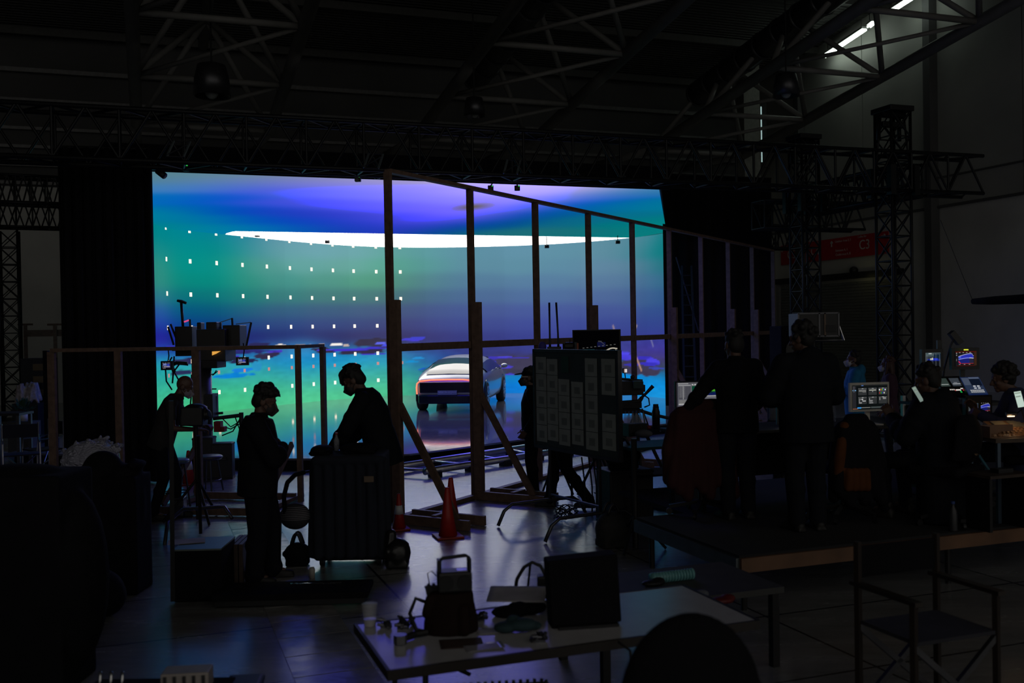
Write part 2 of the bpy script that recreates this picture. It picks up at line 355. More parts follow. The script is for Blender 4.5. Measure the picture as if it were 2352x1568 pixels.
# ------------------------------------------------------------------ LED volume
ARC = [(-7.6, 20.6), (-8.15, 22.4), (-8.3, 24.2), (-7.6, 25.7), (-6.8, 27.2), (-5.85, 28.8), (-4.77, 30.1), (-3.3, 31.0), (-1.3, 31.3), (0.9, 30.9), (2.5, 30.0), (3.7, 28.8), (4.4, 27.4), (4.7, 25.9)]
def smooth_arc(P, n=40):
    P = np.array(P); P = np.vstack([2 * P[0] - P[1], P, 2 * P[-1] - P[-2]]); out = []
    for i in range(1, len(P) - 2):
        a, b, c, d = P[i - 1:i + 3]
        for k in range(n):
            t = k / n; out.append(.5 * (2 * b + (c - a) * t + (2 * a - 5 * b + 4 * c - d) * t * t + (3 * b - a - 3 * c + d) * t ** 3))
    out.append(P[-2]); w = np.array(out); return w, np.r_[0, np.cumsum(np.linalg.norm(np.diff(w, axis=0), axis=1))]
AW, AS = smooth_arc(ARC)
def on_arc(s, off=0.):
    x = np.interp(s, AS, AW[:, 0]); y = np.interp(s, AS, AW[:, 1]); e = .05
    t = np.array([np.interp(s + e, AS, AW[:, 0]) - np.interp(s - e, AS, AW[:, 0]), np.interp(s + e, AS, AW[:, 1]) - np.interp(s - e, AS, AW[:, 1])]); t /= np.linalg.norm(t)
    return Vector((x - t[1] * off, y + t[0] * off))     # +off : behind the screen
ZS = .2; ZT = 4.8
# picture on the wall: colours at (metres along the wall, height), then shapes in it
WALLC = [
    (3.04, 4.62, 0, 130, 140), (4.71, 4.76, 0, 130, 152), (5.77, 4.84, 4, 126, 154), (6.22, 4.88, 42, 128, 160), (3.03, 4.4, 10, 132, 136), (4.7, 4.53, 4, 134, 142),
    (5.76, 4.61, 4, 132, 142), (6.41, 4.65, 62, 138, 154), (7.41, 4.72, 94, 148, 168), (8.64, 4.8, 108, 158, 174), (3.01, 4.17, 28, 138, 134), (4.7, 4.29, 2, 140, 138),
    (5.76, 4.36, 10, 138, 136), (6.73, 4.41, 74, 146, 156), (7.93, 4.48, 102, 160, 168), (9.31, 4.56, 110, 166, 176), (10.63, 4.62, 110, 166, 172), (11.95, 4.66, 102, 166, 160),
    (12.78, 4.67, 94, 162, 160), (13.47, 4.67, 96, 150, 166), (14.7, 4.65, 96, 146, 166), (16.08, 4.61, 100, 148, 170), (17.51, 4.54, 98, 148, 168), (19.05, 4.45, 96, 142, 160),
    (20.06, 4.38, 74, 136, 152), (21.15, 4.3, 8, 124, 128), (2.98, 3.82, 44, 140, 128), (4.69, 3.92, 4, 142, 134), (5.27, 3.95, 6, 144, 138), (6.07, 3.98, 46, 144, 128),
    (7.05, 4.03, 84, 154, 146), (8.79, 4.11, 100, 164, 160), (10.46, 4.17, 104, 166, 158), (11.94, 4.2, 94, 168, 148), (12.64, 4.21, 88, 160, 146), (13.32, 4.21, 92, 148, 160),
    (14.69, 4.19, 96, 144, 164), (16.07, 4.15, 96, 144, 164), (17.5, 4.09, 96, 142, 166), (19.04, 4.01, 98, 136, 162), (20.23, 3.94, 90, 130, 154), (21.21, 3.88, 30, 116, 128),
    (2.95, 3.48, 46, 138, 126), (4.68, 3.56, 10, 136, 124), (5.26, 3.58, 4, 138, 128), (6.38, 3.61, 50, 142, 126), (7.9, 3.67, 70, 146, 138), (9.63, 3.72, 82, 150, 136),
    (11.21, 3.75, 84, 154, 130), (12.22, 3.76, 84, 148, 126), (12.9, 3.76, 86, 134, 140), (13.59, 3.75, 84, 126, 152), (14.68, 3.74, 88, 127, 158), (16.77, 3.68, 90, 128, 162),
    (19.03, 3.59, 90, 124, 158), (20.41, 3.52, 82, 116, 154), (21.2, 3.48, 46, 106, 136), (2.93, 3.12, 44, 120, 134), (4.67, 3.17, 10, 112, 120), (5.4, 3.19, 12, 118, 120),
    (6.37, 3.21, 38, 124, 120), (7.89, 3.24, 58, 124, 124), (9.62, 3.27, 70, 124, 124), (11.2, 3.29, 74, 122, 122), (12.35, 3.29, 76, 114, 122), (13.31, 3.28, 76, 108, 144),
    (14.67, 3.26, 80, 110, 152), (16.76, 3.21, 82, 112, 158), (19.03, 3.13, 80, 106, 154), (20.4, 3.08, 68, 99, 148), (21.23, 3.05, 48, 90, 138), (2.9, 2.76, 38, 88, 154),
    (4.66, 2.79, 6, 88, 126), (5.39, 2.79, 10, 88, 120), (6.36, 2.8, 40, 96, 124), (7.88, 2.81, 54, 95, 128), (9.61, 2.82, 64, 95, 128), (11.19, 2.82, 70, 94, 128),
    (12.34, 2.81, 74, 90, 128), (13.3, 2.8, 72, 90, 144), (14.66, 2.78, 74, 92, 150), (16.75, 2.74, 74, 92, 156), (19.02, 2.68, 70, 88, 152), (21.22, 2.63, 52, 80, 142),
    (2.87, 2.46, 32, 62, 160), (4.65, 2.46, 10, 62, 132), (5.38, 2.46, 12, 62, 124), (6.35, 2.45, 38, 68, 126), (7.87, 2.45, 48, 72, 128), (9.6, 2.44, 58, 74, 128),
    (11.18, 2.42, 62, 74, 124), (12.33, 2.41, 70, 72, 124), (13.29, 2.39, 66, 76, 140), (14.66, 2.37, 66, 78, 146), (16.74, 2.33, 66, 78, 152), (19.01, 2.29, 60, 74, 146),
    (21.21, 2.26, 52, 70, 142), (2.84, 2.15, 30, 30, 142), (4.64, 2.13, 12, 36, 118), (6.34, 2.1, 32, 40, 110), (7.86, 2.08, 36, 48, 110), (9.59, 2.05, 48, 52, 106),
    (11.17, 2.02, 58, 56, 104), (12.32, 2.0, 62, 58, 104), (13.28, 1.98, 60, 62, 126), (14.65, 1.96, 58, 64, 134), (16.74, 1.93, 60, 68, 144), (19.0, 1.9, 58, 66, 142),
    (21.2, 1.89, 54, 62, 144), (2.83, 1.97, 40, 34, 154), (4.63, 1.93, 16, 26, 106), (6.33, 1.9, 36, 38, 106), (7.85, 1.86, 42, 44, 102), (9.58, 1.82, 54, 48, 98),
    (11.17, 1.78, 62, 52, 96), (12.32, 1.76, 64, 54, 96), (13.28, 1.74, 58, 58, 118), (14.65, 1.71, 56, 60, 130), (16.73, 1.68, 58, 64, 142), (19.0, 1.67, 62, 64, 144),
    (21.19, 1.67, 60, 58, 150), (2.82, 1.87, 44, 42, 154), (4.63, 1.82, 28, 58, 144), (6.33, 1.78, 42, 58, 144), (7.67, 1.74, 60, 144, 200), (8.55, 1.72, 96, 176, 216),
    (9.07, 1.71, 28, 128, 196), (11.17, 1.65, 42, 144, 200), (12.31, 1.62, 58, 74, 144), (13.27, 1.6, 56, 58, 122), (14.64, 1.58, 54, 58, 128), (17.46, 1.54, 58, 62, 140),
    (21.19, 1.55, 64, 56, 154), (2.81, 1.74, 20, 136, 192), (4.63, 1.69, 26, 88, 184), (6.32, 1.64, 26, 122, 192), (7.84, 1.59, 28, 132, 198), (9.06, 1.55, 22, 134, 200),
    (10.4, 1.51, 26, 140, 202), (11.6, 1.48, 58, 168, 204), (12.59, 1.45, 54, 164, 208), (13.14, 1.44, 42, 80, 160), (13.41, 1.43, 50, 58, 134), (14.64, 1.41, 54, 58, 128),
    (17.45, 1.38, 58, 58, 128), (21.18, 1.41, 70, 58, 144), (2.79, 1.59, 44, 168, 188), (4.62, 1.53, 60, 186, 196), (5.83, 1.48, 48, 180, 192), (6.98, 1.44, 44, 158, 196),
    (7.84, 1.41, 26, 142, 196), (9.06, 1.37, 22, 140, 198), (10.4, 1.32, 28, 148, 196), (11.6, 1.28, 46, 162, 188), (12.51, 1.25, 48, 160, 180), (12.93, 1.24, 36, 112, 180),
    (13.27, 1.23, 44, 72, 152), (14.09, 1.21, 50, 58, 132), (15.33, 1.2, 64, 60, 94), (17.45, 1.18, 60, 58, 96), (21.18, 1.22, 62, 60, 80), (2.77, 1.39, 32, 160, 172),
    (4.62, 1.31, 36, 160, 160), (5.82, 1.26, 44, 156, 180), (6.97, 1.2, 48, 168, 172), (8.71, 1.13, 44, 156, 182), (10.39, 1.05, 52, 164, 176), (11.59, 1.01, 58, 170, 168),
    (12.51, 0.98, 52, 168, 156), (12.85, 0.97, 44, 128, 168), (13.26, 0.96, 42, 82, 148), (15.32, 0.92, 66, 62, 88), (17.44, 0.91, 62, 58, 86), (21.17, 0.98, 60, 58, 74),
    (2.76, 1.25, 38, 168, 160), (4.61, 1.16, 46, 168, 154), (5.82, 1.1, 52, 168, 160), (6.97, 1.04, 56, 172, 164), (8.7, 0.95, 56, 172, 168), (10.39, 0.87, 64, 178, 166),
    (11.59, 0.82, 68, 180, 158), (12.51, 0.79, 64, 180, 148), (12.99, 0.77, 46, 136, 144), (14.63, 0.74, 40, 58, 96), (15.18, 0.73, 16, 160, 224), (16.01, 0.73, 10, 148, 224),
    (17.44, 0.73, 12, 140, 224), (19.8, 0.76, 10, 144, 226), (21.16, 0.81, 10, 150, 224), (2.74, 1.03, 52, 176, 152), (4.6, 0.93, 56, 180, 148), (5.81, 0.86, 58, 184, 150),
    (6.96, 0.79, 62, 184, 152), (8.69, 0.69, 70, 185, 156), (10.38, 0.6, 74, 189, 156), (11.58, 0.54, 78, 192, 148), (12.5, 0.5, 72, 188, 144), (13.25, 0.48, 42, 112, 136),
    (15.17, 0.45, 10, 112, 216), (16.01, 0.44, 12, 120, 212), (17.44, 0.45, 10, 128, 220), (19.8, 0.5, 10, 132, 220), (21.16, 0.55, 12, 140, 220), (2.72, 0.8, 58, 184, 148),
    (4.6, 0.67, 64, 188, 140), (5.81, 0.59, 64, 192, 138), (6.95, 0.52, 70, 192, 140), (8.69, 0.4, 80, 200, 148), (10.37, 0.3, 84, 200, 146), (11.58, 0.23, 80, 196, 140),
    (12.49, 0.19, 76, 192, 142), (13.25, 0.17, 42, 112, 136), (15.17, 0.13, 16, 116, 212), (16.0, 0.13, 24, 132, 210), (17.43, 0.14, 20, 136, 216), (19.79, 0.2, 22, 140, 218),
    (21.15, 0.27, 28, 152, 220), (2.7, 0.58, 64, 188, 140), (4.59, 0.43, 68, 192, 132), (5.8, 0.34, 70, 194, 132), (8.68, 0.13, 84, 200, 144), (12.49, -0.11, 76, 192, 142),
    (2.67, 0.33, 64, 188, 140), (4.58, 0.16, 68, 192, 132), (5.79, 0.06, 70, 194, 132),]
CEILC = [
    (-7.51, -9.25, 82, 128, 138), (-7.51, -8.46, 80, 128, 146), (-7.5, -7.52, 60, 128, 176), (-7.49, -6.05, 2, 112, 176), (-7.47, -3.55, 0, 128, 156), (-7.42, -0.85, 0, 130, 140),
    (-6.93, -9.17, 88, 128, 144), (-6.9, -8.45, 82, 128, 160), (-6.86, -7.56, 66, 124, 190), (-6.8, -6.2, 6, 96, 192), (-6.73, -4.48, 0, 108, 172), (-6.64, -2.43, 0, 122, 160),
    (-6.46, -0.51, 2, 130, 152), (-6.46, -9.28, 96, 132, 152), (-6.41, -8.57, 90, 124, 180), (-6.35, -7.68, 70, 102, 204), (-6.25, -6.32, 4, 76, 200), (-6.13, -4.61, 0, 72, 184),
    (-5.99, -2.56, 0, 104, 172), (-5.83, -0.3, 0, 124, 166), (-5.91, -9.27, 120, 132, 164), (-5.83, -8.55, 96, 112, 196), (-5.71, -7.37, 76, 90, 220), (-5.55, -5.81, 66, 80, 216),
    (-5.4, -4.37, 22, 64, 190), (-5.23, -2.71, 4, 74, 186), (-5.04, -0.87, 4, 108, 176), (-5.21, -9.35, 132, 136, 172), (-5.1, -8.62, 114, 118, 212), (-4.95, -7.54, 94, 102, 238),
    (-4.72, -5.99, 72, 80, 226), (-4.46, -4.16, 38, 58, 192), (-4.21, -2.44, 12, 64, 188), (-3.94, -0.64, 4, 88, 176), (-4.49, -9.37, 152, 148, 184), (-4.34, -8.58, 128, 128, 226),
    (-4.12, -7.43, 108, 112, 248), (-3.82, -5.83, 86, 88, 240), (-3.46, -3.94, 52, 62, 204), (-3.12, -2.15, 34, 56, 192), (-2.81, -0.5, 16, 60, 176), (-3.81, -9.34, 164, 156, 196),
    (-3.6, -8.43, 142, 136, 238), (-3.34, -7.29, 124, 122, 254), (-2.96, -5.65, 102, 98, 254), (-2.51, -3.69, 68, 72, 220), (-2.09, -1.83, 48, 60, 200), (-1.77, -0.45, 36, 54, 182),
    (-3.13, -9.39, 176, 164, 208), (-2.84, -8.31, 154, 142, 240), (-2.52, -7.15, 134, 126, 255), (-2.06, -5.45, 114, 104, 255), (-1.52, -3.43, 80, 76, 244), (-1.08, -1.81, 44, 64, 196),
    (-0.7, -0.4, 8, 70, 148), (-2.33, -9.48, 196, 184, 220), (-1.93, -8.23, 174, 160, 248), (-1.54, -7.03, 144, 134, 255), (-0.86, -4.89, 132, 116, 255), (-0.48, -3.72, 88, 84, 224),
    (-0.19, -2.8, 12, 64, 172), (0.13, -1.81, 2, 80, 144), (0.58, -0.38, 24, 106, 122), (-1.55, -9.45, 200, 184, 228), (-1.16, -8.4, 186, 172, 246), (-0.68, -7.08, 156, 144, 255),
    (-0.28, -5.98, 126, 116, 250), (0.11, -4.92, 12, 68, 184), (0.68, -3.37, 2, 82, 148), (1.62, -0.8, 30, 110, 120), (-0.62, -9.45, 196, 180, 230), (-0.27, -8.6, 180, 166, 244),
    (0.13, -7.67, 130, 128, 246), (0.51, -6.76, 6, 76, 192), (1.13, -5.29, 2, 92, 152), (1.85, -3.59, 14, 104, 132), (3.08, -0.68, 24, 112, 120), (0.23, -9.48, 180, 166, 220),
    (0.56, -8.79, 138, 142, 220), (0.89, -8.1, 26, 92, 192), (1.43, -6.95, 2, 98, 172), (2.51, -4.68, 6, 110, 140), (4.42, -0.65, 12, 118, 124), (0.87, -9.46, 106, 138, 180),
    (1.14, -8.92, 28, 112, 160), (2.08, -7.09, 2, 112, 156), (3.69, -3.94, 2, 118, 128), (5.36, -0.67, 6, 126, 126), (1.46, -9.24, 28, 120, 154), (2.56, -7.2, 2, 120, 148),
    (4.61, -3.6, 2, 128, 128),]
ROCKS = [
    (6.82, 1.9, 0.47, 0.09, 44, 42, 88), (8.55, 1.83, 0.33, 0.06, 140, 130, 128), (7.76, 1.84, 0.23, 0.05, 244, 236, 226), (7.94, 1.82, 0.16, 0.04, 240, 230, 220), (8.98, 1.83, 0.2, 0.05, 242, 234, 226), (9.38, 1.83, 0.14, 0.05, 200, 184, 172),
    (9.97, 1.84, 0.25, 0.05, 248, 242, 234), (10.33, 1.8, 0.11, 0.04, 192, 176, 168), (11.17, 1.88, 0.69, 0.13, 56, 52, 74), (11.75, 1.81, 0.57, 0.12, 58, 56, 80), (11.54, 1.84, 0.2, 0.05, 96, 104, 232), (11.68, 1.77, 0.14, 0.03, 74, 80, 224),
    (7.18, 1.59, 0.51, 0.1, 52, 46, 76), (7.41, 1.71, 0.41, 0.04, 74, 60, 200), (9.32, 1.72, 0.43, 0.06, 52, 46, 74), (9.49, 1.63, 0.45, 0.05, 50, 44, 74), (9.49, 1.68, 0.34, 0.03, 74, 64, 216), (10.83, 1.58, 0.85, 0.09, 52, 46, 72),
    (10.4, 1.67, 0.63, 0.03, 68, 52, 200), (11.17, 1.69, 0.74, 0.03, 64, 56, 200), (11.19, 1.52, 0.6, 0.02, 68, 56, 200), (5.05, 1.59, 1.17, 0.1, 38, 40, 80), (4.48, 1.53, 0.87, 0.1, 42, 42, 84), (3.86, 1.9, 0.54, 0.04, 52, 52, 184),
    (6.32, 1.72, 1.14, 0.07, 42, 42, 112), (4.17, 1.27, 0.49, 0.09, 40, 46, 88), (6.24, 1.47, 0.73, 0.06, 38, 40, 80), (5.76, 1.62, 0.64, 0.03, 64, 50, 192), (5.98, 1.11, 0.97, 0.06, 12, 132, 216), (6.23, 1.24, 0.49, 0.05, 26, 128, 224),
    (6.81, 1.31, 0.17, 0.14, 44, 152, 200), (12.53, 1.93, 0.33, 0.05, 74, 68, 216), (12.67, 1.98, 0.27, 0.03, 68, 72, 208), (12.72, 1.35, 0.19, 0.03, 44, 148, 216), (12.51, 1.24, 0.22, 0.04, 26, 144, 208), (12.92, 0.99, 0.27, 0.05, 26, 96, 216),
    (13.13, 1.08, 0.22, 0.04, 32, 96, 208), (13.06, 0.96, 0.41, 0.08, 44, 88, 136), (15.53, 1.08, 0.83, 0.3, 64, 60, 86), (16.23, 1.12, 0.84, 0.35, 64, 60, 86), (17.3, 1.07, 0.88, 0.32, 62, 58, 84), (15.88, 0.85, 0.98, 0.11, 60, 58, 80),
    (15.19, 1.31, 0.39, 0.04, 64, 56, 184), (15.47, 1.33, 0.25, 0.02, 80, 72, 216), (15.02, 1.17, 0.22, 0.05, 56, 56, 192), (15.32, 1.02, 0.36, 0.07, 74, 66, 208), (15.6, 0.8, 0.19, 0.03, 74, 68, 216), (15.95, 1.3, 0.35, 0.02, 64, 56, 176),
    (20.16, 1.04, 1.09, 0.25, 62, 58, 82), (19.65, 1.32, 0.37, 0.1, 74, 64, 216), (19.56, 1.43, 0.24, 0.06, 80, 72, 232), (20.32, 1.31, 0.38, 0.05, 60, 52, 192), (20.74, 1.18, 0.33, 0.12, 76, 68, 224), (20.54, 1.13, 0.55, 0.06, 58, 52, 192),
    (20.91, 1.03, 0.39, 0.04, 58, 72, 184), (19.9, 1.1, 0.35, 0.04, 56, 52, 184),]
DOTS = [3.56, 4.49, 5.38, 6.33, 7.26, 8.18, 9.04, 9.88, 10.64, 11.42, 12.21]
REEDS = [(19.14, 2.25, 19.21, 2.03, 160, 140, 144), (19.86, 1.94, 20.05, 2.24, 176, 156, 152), (20.01, 1.33, 20.22, 0.95, 200, 152, 128), (20.64, 1.90, 20.76, 1.65, 120, 120, 168)]
def rgb(r, g, b): return s2l(int(r) * 65536 + int(g) * 256 + int(b))
def parse(s): return np.array([[a, b, *rgb(*c)] for a, b, *c in s])
def blend(Q, C, sx, sy):
    out = np.zeros((len(Q), 3)); G = C[:, 2:5] ** (1 / 2.2)
    for i in range(0, len(Q), 4000):
        q = Q[i:i + 4000]; d2 = ((q[:, None, 0] - C[None, :, 0]) / sx) ** 2 + ((q[:, None, 1] - C[None, :, 1]) / sy) ** 2
        w = np.exp(-.5 * d2) + 1e-5 / (d2 + .5) ** 3; out[i:i + 4000] = (w @ G) / w.sum(1)[:, None]
    return np.clip(out, 0, 1) ** 2.2
def display_grid(name, pts, nx, ny, cols, strength, parent):
    me = bpy.data.meshes.new(name); fs = [(j * nx + i, j * nx + i + 1, (j + 1) * nx + i + 1, (j + 1) * nx + i) for j in range(ny - 1) for i in range(nx - 1)]
    me.from_pydata([tuple(p) for p in pts], [], fs); a = me.color_attributes.new('pixels', 'FLOAT_COLOR', 'POINT')
    a.data.foreach_set('color', np.c_[cols, np.ones(len(cols))].astype(np.float32).ravel()); me.materials.append(cmat('led_pixels_%g' % strength, strength))
    return link(name, me, parent, True)
LEDF = mat('led_cabinet', (.006, .006, .007), .6)
led = thing('led_wall', 'tall curved LED video wall showing a blue and green seascape', 'led wall', (-1.3, 31.3, ZS))
sv = np.arange(0, AS[-1], .035); zv = np.linspace(ZS, ZT, 134)
base = np.array([tuple(on_arc(s)) for s in sv])
Q = np.array([(s, z) for z in zv for s in sv])
cw = blend(Q, parse(WALLC), .62, .17)
rng = np.random.default_rng(3)
def vnoise(q, f, seed):
    r = np.random.default_rng(seed); g = r.random((64, 512)); x = q[:, 0] * f; y = q[:, 1] * f; xi = np.floor(x).astype(int); yi = np.floor(y).astype(int); fx = x - xi; fy = y - yi
    fx = fx * fx * (3 - 2 * fx); fy = fy * fy * (3 - 2 * fy); G = lambda a, b: g[b % 64, a % 512]
    return (G(xi, yi) * (1 - fx) + G(xi + 1, yi) * fx) * (1 - fy) + (G(xi, yi + 1) * (1 - fx) + G(xi + 1, yi + 1) * fx) * fy
n1 = vnoise(Q * [1.2, 6], 1.2, 1) - .5; n2 = vnoise(Q * [1.5, 5], 3.1, 2) - .5; n3 = vnoise(Q, 9.0, 5) - .5
for s0, z0, rs, rz, *h in ROCKS:
    dz = (Q[:, 1] - z0) / max(rz, .02); dx = (Q[:, 0] - s0) / rs
    d = dx ** 2 + np.where(dz < 0, dz * 1.1, dz) ** 2 + n1 * 1.2 + n2 * .8
    k = np.clip((1.05 - d) / .35, 0, 1)[:, None]; cw = cw * (1 - k) + np.array(rgb(*h)) * k
low = np.clip((2.05 - Q[:, 1]) / .3, 0, 1)
cw *= (1 + .16 * n2 * low + .05 * n3 * low)[:, None]
cw *= (1 + .03 * (((np.floor(Q[:, 0] / .5) * 7919) % 5) / 4 - .5))[:, None]         # faint tile steps
# thin bright reeds in the picture
for s0, z0, s1, z1, *h in REEDS:
    p0 = np.array((s0, z0)); p1 = np.array((s1, z1)); e = p1 - p0; L = e @ e
    tt = np.clip(((Q - p0) @ e) / L, 0, 1); dd = np.linalg.norm(Q - p0 - tt[:, None] * e, axis=1)
    k = np.clip(1.3 - dd / .035, 0, 1)[:, None] * .8; cw = cw * (1 - k) + np.array(rgb(*h)) * k
zt_ = (.055 + .07 * np.clip((11.5 - sv) / 4.0, 0, 1)) * np.clip((20.5 - sv) / 4.0, 0, 1); display_grid('screen', [(base[i, 0], base[i, 1], z + zt_[i] * max(0, (z - 3.8))) for z in zv for i in range(len(sv))], len(sv), len(zv), cw, 1.0, led)
# cabinet shell behind the pixels
mb = MB(); bk = [on_arc(s, .06) for s in np.linspace(0, AS[-1], 90)]; bk2 = [on_arc(s, .30) for s in np.linspace(0, AS[-1], 90)]
for P in (bk, bk2):
    o = len(mb.v); mb.v += [(p.x, p.y, ZS - .05) for p in P] + [(p.x, p.y, ZT - .02) for p in P]; n = len(P); mb.f += [(o + i, o + i + 1, o + n + i + 1, o + n + i) for i in range(n - 1)]
o = len(mb.v); mb.v += [(p.x, p.y, ZT - .02) for p in bk] + [(p.x, p.y, ZT - .02) for p in bk2]; mb.f += [(o + i, o + i + 1, o + len(bk) + i + 1, o + len(bk) + i) for i in range(len(bk) - 1)]
mb.build('cabinet_shell', LEDF, led, True)
# white tracking markers shown on the wall
mb = MB(); mp = MB()
for ci, s0 in enumerate(DOTS):
    for z0 in (4.80, 4.04, 3.21, 2.38, 1.54, .71):
        if ci == len(DOTS) - 1 and z0 < 3: continue
        a, b = on_arc(s0 - .042, -.012), on_arc(s0 + .042, -.012); mb.quad((a.x, a.y, z0 - .052), (b.x, b.y, z0 - .052), (b.x, b.y, z0 + .052), (a.x, a.y, z0 + .052))
    a, b = on_arc(s0 - .04, -.012), on_arc(s0 + .04, -.012); mp.quad((a.x, a.y, 1.18), (b.x, b.y, 1.18), (b.x, b.y, 1.27), (a.x, a.y, 1.27))
mb.build('tracking_marker', emat('marker_white', (1., .86, .66), 1.5), led, True)['kind'] = 'stuff'
mp.build('marker_glint', emat('marker_pink', (.75, .35, .33), .8), led, True)['kind'] = 'stuff'
# LED ceiling
cl = thing('led_ceiling', 'flat LED ceiling panel glowing blue and violet above the stage', 'led ceiling', (-1, 22, ZT))
O = np.array([-1.7, 27.15]); dv = np.array([HD.x, HD.y]); nv = np.array([HN.x, HN.y])
uv = np.linspace(-9.0, 6.9, 200); NN = 150
def uright(v): return float(np.interp(v, [-9.54, -3.2, -3.0, -1.85, -.3, 0], [1.31, 4.93, 5.4, 5.8, 5.66, 5.6]))      # right edge flares with depth
P = []; QQ = []
for j in range(NN):
    v = -9.54 + j / (NN - 1) * 9.52
    for i in range(200):
        u = -8.3 + (uright(v) + 8.3) * i / 199; w = v + max(0, v + 3) / 3 * .95 * min(1, max(0, (-5.62 - u) / .25)); p = O + dv * u + nv * w; P.append((p[0], p[1], ZT)); QQ.append((u, w))
QQ = np.array(QQ); CW = parse(CEILC); far = lambda v, u: 6000 / (27.0 + .94 * v + .34 * u)      # rows of the picture get denser with distance
CW[:, 1] = far(CW[:, 1], CW[:, 0]); cc = blend(np.c_[QQ[:, 0], far(QQ[:, 1], QQ[:, 0])], CW, .62, 8.5)
sp = np.exp(-(((QQ[:, 0] + 1.22) * .94 - (QQ[:, 1] + 6.02) * .0) / .32) ** 2 - ((QQ[:, 1] + 6.02 + (QQ[:, 0] + 1.22) * .2) / .62) ** 2)[:, None]
cc = cc * (1 - .9 * sp) + np.array(s2l('6a6220')) * .9 * sp
cc[:, 2] *= 1 + 2.4 * np.clip((cc[:, 2] - .72) / .28, 0, 1); display_grid('screen', P, 200, NN, cc, 1.0, cl)
mb = MB(); PF = [tuple(O + dv * u + nv * v) for u, v in ((-8.3, -9.6), (uright(-9.54), -9.6), (uright(-3.2), -3.2), (5.4, -3.0), (uright(0), 0), (-5.7, 0), (-5.9, .9), (-8.3, .9))]
mb.prism(PF, ZT + .03, ZT + .25); mb.build('panel_frame', LEDF, cl, True)
mb = MB(); a, b = [O + dv * u + nv * -9.62 for u in (-8.3, 1.5)]
mb.beam((a[0], a[1], ZT + .16), (b[0], b[1], ZT + .16), .05, .42); mb.build('fascia', BLACK, cl, True)
# white light panel behind the rear edge of the LED ceiling, above the wall
lp = thing('overhead_light_panel', 'bright white crescent of light panel above the LED wall', 'light panel', (-1, 29, ZT))
E1 = O + dv * -5.75 + nv * .0; E2 = O + dv * 5.75
arcpts = [on_arc(s, .1) for s in np.linspace(AS[np.argmin(np.linalg.norm(AW - E1 - nv * 1.05, axis=1))], AS[np.argmin(np.linalg.norm(AW - E2, axis=1))], 60)]
poly = [tuple(E1)] + [tuple(p) for p in arcpts] + [tuple(E2)]
MB().add([(x, y, ZT + .005) for x, y in poly], [tuple(range(len(poly)))]).build('diffuser', emat('panel_white', (1., .97, .93), 4.0), lp, True)
MB().prism([tuple(E1 + nv * .03)] + [tuple(p) for p in arcpts] + [tuple(E2 + nv * .03)], ZT + .02, ZT + .15).build('panel_tray', LEDF, lp, True)
# stage floor
stm = bpy.data.materials.new('stage_floor'); stm.use_nodes = True; nt = stm.node_tree; b = nt.nodes['Principled BSDF']
tc = nt.nodes.new('ShaderNodeTexCoord'); nn = nt.nodes.new('ShaderNodeTexNoise'); nn.inputs['Scale'].default_value = 9; nt.links.new(tc.outputs['Object'], nn.inputs['Vector'])
mr = nt.nodes.new('ShaderNodeMapRange'); mr.inputs['To Min'].default_value = .02; mr.inputs['To Max'].default_value = .10; nt.links.new(nn.outputs['Fac'], mr.inputs['Value']); nt.links.new(mr.outputs[0], b.inputs['Roughness'])
b.inputs['Base Color'].default_value = (.16, .15, .16, 1); b.inputs['Specular IOR Level'].default_value = .9
SP = [(-8.8, 17.4), (-5.5, 16.2), (-3.0, 15.8), (-1.7, 16.2), (-.6, 17.3), (.4, 18.3), (2.0, 19.6), (3.5, 20.8), (4.6, 22.8), (5.1, 25), (5.2, 27), (4.6, 29.5), (2.6, 31.2), (-.4, 32.3), (-4, 31.8), (-7, 29.6), (-8.6, 26.6), (-9.2, 22)]
st = thing('stage', 'low glossy grey studio stage in front of the LED wall', 'stage', (-1.5, 22, 0))
MB().prism(SP, ZS - .03, ZS).build('deck', stm, st, True)
MB().prism([(x * .995, y * .995 + .12) for x, y in SP], 0, ZS - .03).build('skirt', BLACK, st, True)
# ------------------------------------------------------------------ black lattice trusses
def lattice(mb, corners0, corners1, n, r, cross=True):
    A = [Vector(c) for c in corners0]; B = [Vector(c) for c in corners1]
    for k in range(4):
        a, b, c, d = A[k], B[k], A[(k + 1) % 4], B[(k + 1) % 4]
        for i in range(n):
            t0, t1 = i / n, (i + 1) / n
            if cross:
                mb.tube(a.lerp(b, t0), c.lerp(d, t1), r, n=6, caps=False); mb.tube(c.lerp(d, t0), a.lerp(b, t1), r, n=6, caps=False)
            else:
                tm = (t0 + t1) / 2; mb.tube(a.lerp(b, t0), c.lerp(d, tm), r, n=6, caps=False); mb.tube(c.lerp(d, tm), a.lerp(b, t1), r, n=6, caps=False)
            mb.tube(a.lerp(b, t0), c.lerp(d, t0), r, n=6, caps=False)
def beam_truss(label, a, b, w, h, n, group='lighting trusses', r=.032):
    a = Vector(a); b = Vector(b); t = thing('lighting_truss', label, 'truss', (a + b) / 2, 0, group); d = (b - a).normalized(); x = d.cross(V(0, 0, 1)).normalized()
    offs = [x * w / 2 + V(0, 0, h), x * -w / 2 + V(0, 0, h), x * -w / 2, x * w / 2]
    for o in offs: MB().tube(a + o, b + o, r, n=8).build('chord', TRUSS, t, True, True)
    m = MB(); lattice(m, [a + o for o in offs], [b + o for o in offs], n, r * .6, False); m.build('lattice', TRUSS, t, True, True)
    return t
